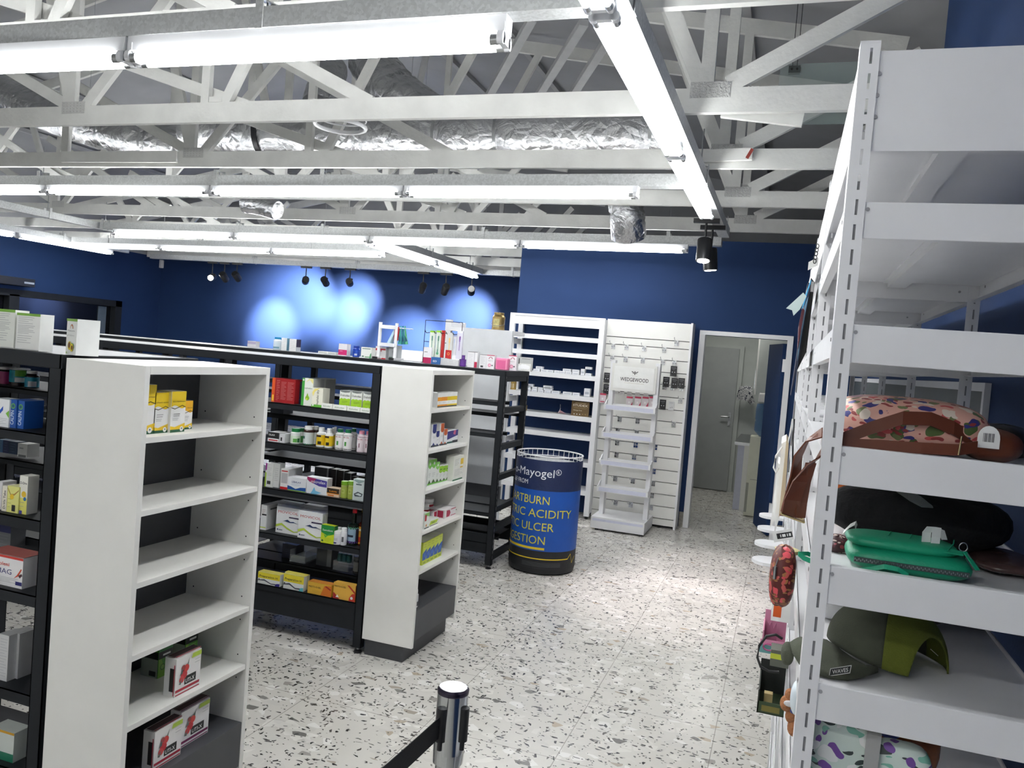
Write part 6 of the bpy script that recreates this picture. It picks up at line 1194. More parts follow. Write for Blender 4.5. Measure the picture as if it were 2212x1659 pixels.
# ---------------- belt barrier
bp = thing('barrier_post', (-.622, 1.60, 0), 'polished steel belt barrier post with black belt in the foreground', 'barrier post')
m = MB(); m.lathe([(0, 0), (.15, 0), (.15, .012), (.03, .03), (.027, .05), (.027, .80), (.033, .805), (.034, .83), (.034, .958), (.033, .964)], M_CHROME, c=(-.622, 1.60, 0), n=32); part(bp, 'post', m)
m = MB(); m.lathe([(.0335, .955), (.0345, .960), (.0345, .966), (.031, .970)], mat('violet_tinted_rim', (70, 64, 80), rough=.25, metal=.9), c=(-.622, 1.60, 0), n=32); part(bp, 'top_rim', m)
m = MB(); m.lathe([(.031, .970), (.029, .9705), (0, .9705)], M_CHROME, c=(-.622, 1.60, 0), n=32); part(bp, 'cap_disc', m)
def ptc(a, r, z): return Vector((-.622 + r * math.cos(a), 1.60 + r * math.sin(a), z))
fa = math.atan2(-1.6, .622)
for da, nm in ((-.62, 'belt_slot'), (.95, 'belt_slot')):
    m = MB(); a = fa + da; m.cyl(ptc(a, .033, .862), ptc(a, .033, .934), .0115, M_BLACKP, n=14); m.cyl(ptc(a, .0335, .842), ptc(a, .0335, .866), .006, M_BLACKP, n=10); part(bp, nm, m)
a = fa - .62; s0 = ptc(a, .042, .893); e0 = at_z(770, 1730, .888); m = MB()
m.ribbon([s0, s0.lerp(e0, .33) + Vector((0, 0, -.002)), s0.lerp(e0, .66) + Vector((0, 0, -.003)), e0], (0, 0, .048), .0015, mat('black_belt_webbing', (18, 19, 22), rough=.7, bump=.2, bscale=500)); part(bp, 'belt', m)
# ================================================================== WHITE RACKING ALONG THE RIGHT WALL
RX0, RX1, RTOP = .063, .455, 2.238
RY = [1.40, 2.37, 3.34, 4.31, 5.28, 6.25]
LEV = [1.958, 1.760, 1.562, 1.366, 1.172, .975, .775, .52, .26]      # beam middles
TOPB = {1.958: .058, 1.760: .062, 1.562: .062, 1.366: .062, 1.172: .060}
def rack_post(x, y, sx, sy, slots=True):
    """slotted angle post; sx, sy say which way its two flanges run"""
    m = MB(); w = .030; t = .0018; sl = .004
    xa, xb = sorted((x, x + sx * w)); xm = (xa + xb) / 2 + .002
    ya = y; yb = y + sy * .036
    y0, y1 = sorted((ya, ya + sy * t))
    z = 0.0; n = 56; pitch = RTOP / n
    m.box(xa, xm - sl / 2, y0, y1, 0, RTOP, M_WMETAL); m.box(xm + sl / 2, xb, y0, y1, 0, RTOP, M_WMETAL)
    for k in range(n + 1):
        za = k * pitch - .0075; zb = k * pitch + .0075
        m.box(xm - sl / 2, xm + sl / 2, y0, y1, max(0, za), min(RTOP, zb), M_WMETAL)
    x0, x1 = sorted((x, x + sx * t)); Y0, Y1 = sorted((ya + sy * (t + .0002), yb)); ym = (Y0 + Y1) / 2
    m.box(x0, x1, Y0, ym - sl / 2, 0, RTOP, M_WMETAL); m.box(x0, x1, ym + sl / 2, Y1, 0, RTOP, M_WMETAL)
    for k in range(n + 1): m.box(x0, x1, ym - sl / 2, ym + sl / 2, max(0, k * pitch - .0075), min(RTOP, k * pitch + .0075), M_WMETAL)
    bx0, bx1 = sorted((x + sx * .006, x + sx * (w - .003))); m.box(bx0, bx1, *sorted((y + sy * .0035, y + sy * .0045)), 0, 2.02, M_SLOT); m.box(*sorted((x + sx * .0035, x + sx * .0045)), *sorted((y + sy * .005, y + sy * .034)), 0, 2.02, M_SLOT)
    m.box(min(xa, x0), xb if sx > 0 else x1, min(Y0, y0), Y1, RTOP + .0002, RTOP + .004, M_WMETAL)
    return m
def rack_bay(i, label):
    y0, y1 = RY[i], RY[i + 1]
    r = thing('storage_rack', ((RX0 + RX1) / 2, (y0 + y1) / 2, 0), label, 'storage rack', 'white racking bays along the right wall')
    ends = ((y0, 1),) if i else ((y0, 1),)
    for (x, sx) in ((RX0, 1), (RX1, -1)):
        part(r, 'post', rack_post(x, y0, sx, 1))
        if i == len(RY) - 2: part(r, 'post', rack_post(x, y1, sx, -1))
    # tall header sheet and end beams
    m = MB(); m.box(RX0 + .028, RX1 - .01, y0 + .003, y0 + .006, 2.068, RTOP - .012, M_WMETAL); m.box(RX0 + .028, RX1 - .01, y0 + .0062, y0 + .02, RTOP - .015, RTOP - .012, M_WMETAL); m.box(RX0 + .028, RX1 - .01, y0 + .0062, y0 + .02, 2.068, 2.071, M_WMETAL)
    for k in range(3): m.cyl((RX0 + .0315, y0 + .0028, 2.19 - k * .034), (RX0 + .0315, y0 + .001, 2.19 - k * .034), .0035, M_SLOT, n=10)
    part(r, 'header_sheet', m)
    m = MB(); m.box(RX0 + .002, RX0 + .005, y0 + .03, y1, 2.068, RTOP - .012, M_WMETAL); part(r, 'header_sheet', m)
    for z in LEV:
        h = TOPB.get(z, .06) / 2
        m = MB(); m.box(RX0 + .026, RX1 - .0, y0 + .002, y0 + .005, z - h, z + h, M_WMETAL); m.box(RX0 + .026, RX1, y0 + .0052, y0 + .022, z - h, z - h + .002, M_WMETAL); m.box(RX0 + .026, RX1, y0 + .0052, y0 + .022, z + h - .002, z + h, M_WMETAL)
        m.cyl((RX0 + .034, y0 + .0019, z + h * .6), (RX0 + .034, y0 + .0005, z + h * .6), .0032, M_SLOT, n=10); m.cyl((RX1 - .05, y0 + .0019, z - h * .1), (RX1 - .05, y0 + .0005, z - h * .1), .0032, M_SLOT, n=10)
        part(r, 'end_beam', m, bevel=.0012)
        for x in (RX0 + .001, RX1 - .004):
            m = MB(); m.box(x, x + .003, y0 + .036, y1 - .0, z - .024, z + .024, M_WMETAL); e = .016 if x < .2 else -.016
            m.box(*((x + .0032, x + e) if e > 0 else (x + e, x - .0002)), y0 + .036, y1, z - .024, z - .022, M_WMETAL)
            for q in (y0 + .06, y0 + .068, y1 - .06): m.box(x - .0006, x, q, q + .003, z + .004, z + .010, M_HOLE)
            part(r, 'side_beam', m)
        m = MB(); zs_ = z + h - .012
        m.box(RX0 + .006, RX1 - .006, y0 + .0055, y1 - .001, zs_ - .003, zs_, M_WMETAL); part(r, 'shelf_deck', m)
        m = MB(); xm = RX0 + .19
        m.box(xm - .02, xm + .02, y0 + .01, y1 - .005, zs_ - .018, zs_ - .016, M_WMETAL); m.box(xm - .022, xm - .02, y0 + .01, y1 - .005, zs_ - .018, zs_ - .003, M_WMETAL); m.box(xm + .02, xm + .022, y0 + .01, y1 - .005, zs_ - .018, zs_ - .003, M_WMETAL); m.box(xm - .034, xm - .022, y0 + .01, y1 - .005, zs_ - .006, zs_ - .003, M_WMETAL)
        part(r, 'stiffener', m)
    m = MB(); m.box(RX0 + .006, RX1 - .006, y0 + .006, y1 - .001, 2.100, 2.103, M_WMETAL); part(r, 'shelf_deck', m)
    m = MB(); xm = RX0 + .16; m.box(xm - .02, xm + .02, y0 + .01, y1 - .005, 2.084, 2.086, M_WMETAL); m.box(xm - .022, xm - .02, y0 + .01, y1 - .005, 2.084, 2.1, M_WMETAL); m.box(xm + .02, xm + .022, y0 + .01, y1 - .005, 2.084, 2.1, M_WMETAL); part(r, 'stiffener', m)
    return r
BAY = ['nearest bay of the white slotted racking, its end facing the camera at the right', 'white racking bay second from the camera along the right wall', 'white racking bay third from the camera along the right wall', 'white racking bay fourth from the camera along the right wall', 'farthest white racking bay, next to the blue wall and doorway']
for i in range(5): rack_bay(i, BAY[i])
def deck(z): return z + TOPB.get(z, .06) / 2 - .012
def RA(px, py, y): return at_y(px, py, y)

def pillow(m, c, hx, hy, hz, mt, px=2.6, nu=28, nv=14, wob=.0, seed=1):
    """soft rounded box"""
    rnd = random.Random(seed); f = lambda v, p: math.copysign(abs(v) ** (2 / p), v); rings = []
    ph = [rnd.uniform(0, 6) for _ in range(4)]
    for j in range(nv + 1):
        b = -PI / 2 + PI * j / nv; rr = []
        for k in range(nu):
            a = 2 * PI * k / nu; w = 1 + wob * (math.sin(3 * a + ph[0]) * math.cos(2 * b + ph[1]) + .6 * math.sin(5 * a + ph[2] + 2 * b))
            rr.append(Vector(c) + Vector((hx * f(math.cos(a), px) * f(max(1e-3, math.cos(b)), px) * w, hy * f(math.sin(a), px) * f(max(1e-3, math.cos(b)), px) * w, hz * f(math.sin(b), 2.4) * w)))
        rings.append(rr)
    m.loft(rings, mt)
# --- pink flowered bag with brown straps on the upper stocked shelf
FP = floral('pink_flowered_cloth', (226, 176, 160), [(86, 106, 60), (206, 90, 90), (120, 130, 84), (60, 60, 130), (232, 220, 206), (150, 60, 60)], 34, .70)
zd = deck(1.562)
bg = thing('flowered_handbag', (.20, 1.56, zd), 'pink flowered handbag with brown leather straps on the upper stocked rack shelf', 'handbag')
m = MB(); pillow(m, (.205, 1.60, zd + .050), .130, .13, .048, FP, 3.2, wob=.012); part(bg, 'bag_body', m)
m = MB(); pillow(m, (.335, 1.56, zd + .03), .045, .08, .028, M_LEATHER, 2.4, wob=.03, seed=4); part(bg, 'leather_end', m)
def path(ps, y): return [at_y(a, b, yy) for (a, b), yy in zip(ps, y)]
m = MB(); m.ribbon(path([(1820, 948), (1880, 925), (1950, 903), (2010, 905), (2060, 925), (2100, 950)], (1.44, 1.445, 1.45, 1.46, 1.47, 1.49)), (0, .004, .022), .003, M_LEATHER); part(bg, 'strap', m)
m = MB(); m.ribbon(path([(1815, 958), (1900, 962), (1990, 968), (2070, 972), (2110, 965)], (1.43, 1.432, 1.434, 1.44, 1.46)), (0, .002, .018), .003, M_LEATHER); part(bg, 'strap', m)
m = MB(); m.ribbon(path([(1965, 900), (2000, 880), (2030, 874), (2055, 890), (2090, 910), (2110, 935)], (1.60, 1.60, 1.60, 1.60, 1.58, 1.56)), (.004, .012, .010), .003, M_LEATHER); part(bg, 'strap', m)
m = MB(); q = at_y(2136, 947, 1.47); m.prism([(q.x + .016 * math.cos(a * PI / 10), 1.47, q.z + .020 * math.sin(a * PI / 10)) for a in range(11)] + [(q.x - .016, 1.47, q.z - .016), (q.x + .016, 1.47, q.z - .016)], M_PAPER, (0, .001, 0))
for k in range(9): m.box(q.x - .008 + k * .0018, q.x - .008 + k * .0018 + (.0011 if k % 3 else .0006), 1.4695, 1.47, q.z - .006, q.z + .008, ink((90, 90, 92)))
part(bg, 'price_tag', m)
m = MB(); q = at_y(2075, 965, 1.415); m.cyl((q.x, 1.425, q.z - .014), (q.x + .002, 1.425, q.z + .016), .0016, M_GOLD, n=6); part(bg, 'pin', m)
# straps that hang out past the front post
m = MB(); m.ribbon(path([(1815, 930), (1775, 935), (1745, 950), (1724, 985), (1718, 1030), (1708, 1080), (1700, 1115)], (1.43, 1.42, 1.42, 1.43, 1.44, 1.45, 1.45)), [(0, .016, .016), (0, .018, .014), (.006, .022, .006), (.012, .02, 0), (.016, .016, 0), (.022, .012, 0), (.024, .01, 0)], .003, M_LEATHER)
m.ribbon(path([(1812, 965), (1780, 970), (1752, 1000), (1728, 1040), (1712, 1080), (1706, 1115)], (1.425, 1.415, 1.41, 1.41, 1.42, 1.44)), [(0, .016, .016), (0, .016, .016), (.012, .014, .006), (.022, .010, 0), (.026, .008, 0), (.026, .008, 0)], .003, M_LEATHER)
m.ribbon(path([(1752, 1000), (1740, 1040), (1732, 1085), (1728, 1118)], (1.43, 1.43, 1.43, 1.44)), (.016, .010, 0), .003, M_LEATHER); part(bg, 'hanging_strap', m)
m = MB(); a = at_y(1688, 1110, 1.43); b = at_y(1736, 1128, 1.43); m.cyl(a, b, .0022, M_GOLD, n=8); m.cyl(a + Vector((0, .03, 0)), b + Vector((0, .03, 0)), .0022, M_GOLD, n=8); m.cyl(a, a + Vector((0, .03, 0)), .0022, M_GOLD, n=8); m.cyl(b, b + Vector((0, .03, 0)), .0022, M_GOLD, n=8); part(bg, 'buckle', m)
m = MB(); q = at_y(1835, 893, 1.9); m.box(q.x - .005, q.x + .035, 1.9, 1.96, zd, zd + .035, ink((30, 150, 170))); build('teal_box', m, label='small open teal box behind the flowered handbag', cat='box')
q = at_y(1826, 880, 1.88); bottle('grey rounded bottle behind the flowered handbag', (q.x, 1.88, zd), .018, .075, (150, 150, 154), (160, 160, 164), neck=.8, shoulder=.6)
m = MB(); q = at_y(2165, 945, 1.75); pillow(m, (q.x, 1.75, zd + .03), .06, .09, .03, M_BLACKP, 2.2, wob=.05, seed=9); m.tube(path([(2130, 925), (2160, 928), (2190, 940), (2200, 955)], (1.68, 1.68, 1.68, 1.68)), .003, M_BLACKP, n=6); build('black_pouch', m, label='black pouch in the dark corner right of the flowered handbag', cat='pouch')
# --- emerald purse, black garment, plastic packs on the next shelf
zd = deck(1.366)
pu = thing('emerald_purse', (.20, 1.50, zd), 'emerald green quilted purse with zip on the middle rack shelf', 'purse')
a = at_y(1832, 1190, 1.45); b = at_y(2110, 1250, 1.45); xc = (a.x + b.x) / 2; hw = (b.x - a.x) / 2
m = MB(); pillow(m, (xc, 1.51, zd + .022), hw, .065, .021, M_GREEN, 4.5, nu=40); part(pu, 'purse_body', m)
m = MB()
rail = [(xc - hw * .985 + .01, 1.4475), (xc + hw * .985, 1.4475)]
m.box(xc - hw * .9, xc + hw * .88, 1.4435, 1.447, zd + .017, zd + .025, ink((60, 74, 72)))
n = 58
for k in range(n):
    x = xc - hw * .89 + 2 * hw * .88 * k / n; m.box(x, x + .0014, 1.4425, 1.4437, zd + (.0185 if k % 2 else .0205), zd + (.0215 if k % 2 else .0235), M_STEEL)
part(pu, 'zip', m)
m = MB(); pillow(m, (xc - .012, 1.505, zd + .048), hw * .90, .05, .012, M_GREEN, 3.6, nu=40)
part(pu, 'front_flap', m)
m = MB()
for k in range(1, 5):
    x = xc - hw * .8 + k * hw * .34; m.tube([(x, 1.462, zd + .0535), (x + .012, 1.49, zd + .0602), (x + .02, 1.53, zd + .0598)], .0012, M_GREEN, n=5)
part(pu, 'quilting_seam', m)
m = MB(); m.ribbon(path([(1725, 1196), (1735, 1205), (1775, 1222), (1810, 1228), (1850, 1232), (1880, 1230), (1910, 1224), (1940, 1230), (1962, 1244)], (1.42, 1.42, 1.425, 1.43, 1.43, 1.43, 1.43, 1.43, 1.43)), [(0, .004, .007)] * 9, .002, M_GREEN)
m.ribbon(path([(1725, 1196), (1745, 1196), (1770, 1208)], (1.42, 1.45, 1.46)), (0, .004, .006), .002, M_GREEN); part(pu, 'wrist_strap', m)
m = MB(); q = at_y(2081, 1182, 1.46); m.tube([q + Vector((.006 * math.cos(k * PI / 8), 0, .007 * math.sin(k * PI / 8))) for k in range(17)], .001, M_CHROME, n=6, cap=False); m.ribbon(path([(2084, 1192), (2098, 1212), (2112, 1232)], (1.46, 1.455, 1.45)), (.006, .004, 0), .002, M_GREEN); m.tube(path([(2090, 1195), (2108, 1225), (2102, 1232), (2086, 1205)], (1.457,) * 4), .0009, M_STEEL, n=5); part(pu, 'ring_and_clip', m)
m = MB(); m.ribbon(path([(2000, 1172), (2002, 1150), (2012, 1138), (2024, 1140), (2022, 1160), (2020, 1174)], (1.48, 1.475, 1.47, 1.475, 1.48, 1.48)), (.014, .006, 0), .0006, M_PAPER); m.ribbon(path([(2020, 1140), (2034, 1146), (2040, 1166)], (1.475, 1.485, 1.49)), (.010, .008, 0), .0006, M_PAPER); part(pu, 'paper_tag', m)
m = MB(); m.ribbon(path([(2010, 1180), (2045, 1190), (2080, 1196)], (1.47, 1.465, 1.46)), (0, .012, .004), .002, M_GREEN); part(pu, 'card_tab', m)
m = MB(); q = at_y(1985, 1085, 1.72); pillow(m, (q.x + .0, 1.74, zd + .062), .165, .11, .060, M_CLOTH, 2.3, wob=.05, seed=3); m.v = [Vector((p.x, p.y, max(p.z, zd + .001))) for p in m.v]
bk = thing('black_garment', (q.x, 1.74, zd), 'folded black garment with a pale grey print behind the emerald purse', 'garment'); part(bk, 'folded_cloth', m)
m = MB(); m.ribbon(path([(1935, 1058), (1965, 1070), (1990, 1084), (2015, 1095)], (1.62, 1.61, 1.61, 1.615)), [(0, .02, .004), (0, .02, .018), (0, .02, .016), (0, .01, .002)], .001, ink((130, 132, 132))); part(bk, 'print', m)
m = MB(); pillow(m, at_y(1812, 1175, 1.62), .03, .05, .016, floral('dark_flower_print', (60, 30, 34), [(150, 60, 70), (206, 190, 180), (90, 40, 50)], 60, .55), 2.2, wob=.08); m.v = [Vector((p.x, p.y, max(p.z, zd + .001))) for p in m.v]; build('wrapped_scarf', m, label='clear-wrapped dark floral scarf left of the emerald purse', cat='scarf')
m = MB(); q = at_y(1838, 1137, 1.6); m.ribbon(path([(1822, 1150), (1836, 1136), (1848, 1130), (1850, 1138)], (1.6, 1.6, 1.6, 1.6)), (.003, .01, .006), .001, M_PAPER); build('plastic_hanger', m, label='small white plastic hanger tab before the black garment', cat='hanger tab')
m = MB(); pillow(m, at_y(1815, 1065, 1.9), .035, .05, .05, mat('orange_film', (190, 90, 24), rough=.3, var=.4, vscale=30), 2, wob=.08, seed=6); m.v = [Vector((p.x, p.y, max(p.z, zd + .001))) for p in m.v]; build('orange_packet', m, label='orange and gold packet behind the nearest rack post', cat='packet')
m = MB(); q = at_y(2160, 1235, 1.66); pillow(m, (q.x, 1.66, zd + .014), .06, .10, .013, mat('dark_wrapped_cloth', (76, 56, 54), rough=.25, var=.3, vscale=30), 2.4, wob=.06, seed=8); build('wrapped_cloth', m, label='flat film-wrapped dark cloth right of the emerald purse', cat='packet')
# --- olive cap on the lower stocked shelf
zd = deck(1.172)
cp = thing('olive_cap', (.22, 1.60, zd), 'washed olive baseball cap with corduroy back on the lower rack shelf', 'cap')
q = at_y(1915, 1440, 1.60); cxp = q.x
rx, ry, rz = .104, .100, .098
def crown(a, b):
    s_ = math.sin(b); k = math.cos(b) ** .8
    dent = 1 - .10 * math.exp(-((a - 2.4) / .5) ** 2) * s_
    return Vector((cxp + rx * k * math.cos(a) * (1 + .015 * math.sin(6 * a)), 1.62 + ry * k * math.sin(a), zd + .014 + rz * s_ * dent - .012 * max(0, math.cos(a)) * (1 - s_) + .016 * max(0, -math.cos(a)) * (1 - s_)))
nu, nv = 90, 18
def arch(a):
    am = (a + .75 + PI) % (2 * PI) - PI
    return .70 * math.sqrt(max(0, 1 - (am / .55) ** 2)) if abs(am) < .55 else 0.0
for nm, mt, rng in (('front_panels', M_OLIVE, lambda a: math.cos(a + .55) < .35), ('corduroy_back', M_LIME, lambda a: math.cos(a + .55) >= .35)):
    m = MB()
    for k in range(nu):
        a0 = 2 * PI * k / nu; a1 = 2 * PI * (k + 1) / nu
        if not rng((a0 + a1) / 2): continue
        for j in range(nv):
            pt = lambda a, t: crown(a, arch(a) + (PI / 2 - arch(a)) * t)
            m.add([pt(a0, j / nv), pt(a1, j / nv), pt(a1, (j + 1) / nv), pt(a0, (j + 1) / nv)], [(0, 1, 2, 3)], mt, True)
    part(cp, nm, m, solid=.003, weld=True)
OUT = [(1707, 1391, 1.545), (1712, 1412, 1.52), (1730, 1442, 1.49), (1757, 1464, 1.47), (1790, 1475, 1.462), (1830, 1473, 1.468), (1865, 1464, 1.485), (1893, 1452, 1.51)]
INN = [(1745, 1384, 1.60), (1768, 1382, 1.585), (1786, 1386, 1.57), (1803, 1397, 1.555), (1822, 1412, 1.545), (1845, 1428, 1.535), (1868, 1441, 1.528), (1893, 1450, 1.525)]
rings = []
for t in (0, .2, .4, .6, .8, 1.0):
    rr = []
    for (x0, y0, d0), (x1, y1, d1) in zip(INN, OUT):
        p = at_y(x0, y0, d0).lerp(at_y(x1, y1, d1), t) + Vector((0, -.006, .008)) * math.sin(PI * t); p.z = max(p.z, zd + .003); rr.append(p)
    rings.append(rr)
m = MB(); m.loft(rings, M_OLIVE, cap=False, closed=False); part(cp, 'brim', m, solid=.004)
def PQ(u, v, o=0):
    p = at_y(1815 + u * 1100, 1449 - v * 1000 - u * 170, 1.4655 - .0012 - o); return p
m = MB()
m.add([PQ(-.0225, -.0085), PQ(.0195, -.0085), PQ(.0225, .0085), PQ(-.0195, .0085)], [(0, 1, 2, 3)], ink((214, 214, 208)))
m.add([PQ(-.0208, -.0068, .0004), PQ(.0183, -.0068, .0004), PQ(.0208, .0068, .0004), PQ(-.0183, .0068, .0004)], [(0, 1, 2, 3)], ink((34, 36, 34)))
rv = (PQ(.02, 0) - PQ(-.02, 0)).normalized(); uv = (PQ(0, .008) - PQ(0, -.008)).normalized()
m.text('WAVES', PQ(0, -.0042, .0008), rv, uv, .0095, ink((214, 214, 208)), fit=.026, align='c', bold=.013); part(cp, 'name_patch', m)
m = MB(); m.tube(path([(2010, 1402), (2030, 1420), (2048, 1470), (2052, 1482)], (1.66,) * 4), .0006, M_PAPER, n=5)
m.ribbon(path([(2040, 1484), (2060, 1490), (2085, 1470)], (1.66, 1.65, 1.66)), (0, .008, .006), .0008, M_BLACKP); part(cp, 'swing_tag', m)
m = MB(); pillow(m, (at_y(1960, 1340, 1.92).x, 1.95, zd + .05), .09, .12, .05, mat('brown_grey_film', (84, 76, 70), rough=.3, var=.3, vscale=20), 2.2, wob=.06, seed=11); build('wrapped_hat', m, label='film-wrapped brown hat standing behind the olive cap', cat='hat')
m = MB(); m.tube([at_y(1790, 1330, 1.8) + Vector((.045 * math.cos(k * PI / 14), .02 * math.sin(k * PI / 14), .03 * math.sin(k * PI / 14) - .03)) for k in range(29)], .002, M_WMETAL, n=5, cap=False); pillow(m, (at_y(1795, 1360, 1.85).x, 1.85, zd + .04), .045, .05, .04, ink((206, 208, 210)), 2.4); build('white_pouch', m, label='white pouch behind the nearest rack post beside the olive cap', cat='pouch')
m = MB(); pillow(m, (at_y(2000, 1345, 2.0).x + .16, 1.99, zd + .055), .12, .1, .055, M_CLOTH, 2.5, wob=.03, seed=13); build('dark_bag', m, label='dark bag in shadow at the back of the lower rack shelf', cat='bag')
# --- floral case on the shelf below
zd = deck(.975)
FW_ = floral('purple_flowered_case', (210, 224, 216), [(90, 60, 130), (60, 70, 70), (120, 80, 160), (130, 190, 170), (236, 238, 236)], 26, .66)
cs = thing('flowered_case', (.16, 1.47, zd), 'white case with purple flowers and grey band on the bottom visible rack shelf', 'case')
q = at_y(1850, 1620, 1.46)
m = MB(); pillow(m, (.130, 1.47, zd + .072), .060, .022, .071, FW_, 5, nu=36); part(cs, 'case_body', m)
m = MB(); pillow(m, (.232, 1.47, zd + .058), .052, .022, .057, FW_, 4, nu=36); part(cs, 'case_end', m)
m = MB(); a = at_y(1862, 1600, 1.44); m.ribbon([(.186, 1.442, zd + .002), (.186, 1.438, zd + .06), (.188, 1.442, zd + .128), (.19, 1.46, zd + .140), (.193, 1.49, zd + .12)], (.022, 0, 0), .002, mat('grey_band', (168, 168, 166), rough=.5)); part(cs, 'band', m)
m = MB(); pillow(m, (.25, 1.60, zd + .075), .07, .05, .075, mat('tan_film_wrap', (150, 84, 40), rough=.2, var=.5, vscale=16), 2.4, wob=.05, seed=15); pillow(m, (.225, 1.545, zd + .115), .024, .004, .03, ink((60, 66, 130)), 2.0); build('wrapped_toy', m, label='film-wrapped tan package with a blue spot behind the flowered case', cat='package')
m = MB(); q = at_y(1800, 1580, 1.60); m.box(q.x - .03, q.x + .06, 1.62, 1.64, zd, zd + .165, ink((206, 216, 212)))
m.poly([(q.x + .012 + .02 * math.cos(k * PI / 10), 1.6195, zd + .14 + .02 * math.sin(k * PI / 10)) for k in range(20)], ink((220, 222, 224))); m.poly([(q.x + .012 + .009 * math.cos(k * PI / 6), 1.619, zd + .142 + .008 * math.sin(k * PI / 6)) for k in range(12)], ink((40, 70, 140)))
build('gift_box', m, label='pale gift box with round blue emblem behind the flowered case', cat='gift box')

# --- things hanging on and standing at the aisle side of the racking
def aisle(px, py, x): return at_x(px, py, x)
hb = thing('hanging_folder', at_x(1740, 640, .03), 'dark hanging folders and gift bags on the racking front with a pale tag', 'gift bag')
def hang_sheet(p0, p1, p2, p3, y, w, mt, parent, nm, th=.004):
    """a flat bag seen nearly edge-on: outline in the aisle plane, depth along y"""
    pts = [at_y(*p, y) for p in (p0, p1, p2, p3)]; m = MB(); m.prism([(q.x, y, q.z) for q in pts], mt, (0, w, 0)); return part(parent, nm, m)
hang_sheet((1752, 600), (1760, 610), (1742, 760), (1722, 800), 2.6, .25, M_BLACKP, hb, 'bag_side')
hang_sheet((1745, 610), (1752, 612), (1722, 800), (1708, 855), 2.55, .24, mat('blue_black_card', (24, 34, 60), rough=.4), hb, 'bag_side')
hang_sheet((1733, 665), (1738, 670), (1724, 750), (1726, 700), 2.5, .22, mat('maroon_card', (90, 30, 44), rough=.5), hb, 'bag_side')
hang_sheet((1738, 660), (1746, 640), (1722, 780), (1724, 760), 2.52, .02, mat('pale_blue_card', (120, 160, 186), rough=.5), hb, 'bag_side')
m = MB(); m.tube(path([(1752, 605), (1744, 630), (1736, 660)], (2.5,) * 3), .002, ink((60, 160, 210)), n=5); m.tube(path([(1750, 612), (1740, 640), (1733, 668)], (2.52,) * 3), .002, ink((60, 160, 210)), n=5); part(hb, 'cord_handle', m)
m = MB(); pts = [at_y(*p, 2.48) for p in ((1698, 666), (1735, 632), (1742, 640), (1728, 668), (1714, 682), (1711, 670))]; m.prism([(q.x, 2.48, q.z) for q in pts], mat('pale_mint_card', (196, 214, 212), rough=.6), (0, .002, 0)); part(hb, 'swing_tag', m)
m = MB(); q0 = at_y(1746, 572, 2.5); q1 = at_y(1768, 560, 2.5); m.prism([(q0.x, 2.5, q0.z + .008), (q1.x, 2.5, q1.z + .006), (q1.x, 2.5, q1.z - .018), (q0.x, 2.5, q0.z - .016)], M_PAPER, (0, .001, 0)); build('price_card', m, label='small white price card high on the racking front', cat='price card')
m = MB()
for k in range(5): c = at_y(1766 - k * 1.5, 532 + k * 8, 2.5); m.tube([c + Vector((.004 * math.cos(j * PI / 5), (.004 if k % 2 else 0) * math.sin(j * PI / 5), .007 * math.sin(j * PI / 5))) for j in range(11)], .0014, M_BLACKP, n=5, cap=False)
m.box(c.x - .004, c.x + .004, 2.495, 2.505, c.z - .09, c.z - .06, M_CHROME); build('hook_chain', m, label='dark chain with chrome clip hanging from the racking front', cat='chain')
kb = thing('paper_carrier_bags', at_x(1690, 1050, .0), 'kraft and white paper carrier bags hanging edge-on from the racking front', 'carrier bag')
hang_sheet((1688, 958), (1699, 952), (1690, 1100), (1672, 1155), 2.35, .26, M_PAPER, kb, 'bag_body')
hang_sheet((1699, 950), (1704, 960), (1694, 1095), (1682, 1118), 2.30, .24, M_KRAFT, kb, 'bag_body')
hang_sheet((1680, 1000), (1688, 1005), (1676, 1120), (1664, 1140), 2.42, .2, M_PAPER, kb, 'bag_body')
m = MB(); m.tube(path([(1690, 965), (1676, 985), (1671, 1010), (1676, 1022), (1682, 1010)], (2.35,) * 5), .0028, M_PAPER, n=6); m.tube(path([(1712, 905), (1706, 940), (1702, 960)], (2.32,) * 3), .002, M_PAPER, n=5); m.tube(path([(1716, 905), (1713, 950), (1712, 1010)], (2.32,) * 3), .002, M_BLACKP, n=5); part(kb, 'cord_handle', m)
# white rounded trays
TR = [(1640, 1111, 0), (1636, 1138, 1), (1630, 1170, 2), (1624, 1208, 3)]
for i, yy in enumerate((5.66, 5.18, 4.72, 4.28)):
    a = at_y(TR[i][0], TR[i][1], yy); m = MB(); zt = .755; x0 = a.x; pts = []
    for k in range(13): t = PI / 2 + PI * k / 12; pts.append((x0 + .075 + .075 * math.cos(t), yy + .085 * math.sin(t)))
    pts += [(.062, yy - .085), (.062, yy + .085)]
    m.prism([(x, y, zt - .012) for x, y in pts], M_WMETAL, (0, 0, .016)); 
    build('rounded_tray', m, label='white rounded tray arm jutting from the racking, ' + ('farthest of four', 'second farthest of four', 'third of four', 'nearest of four')[i], cat='tray', group='white rounded trays', bevel=.004)
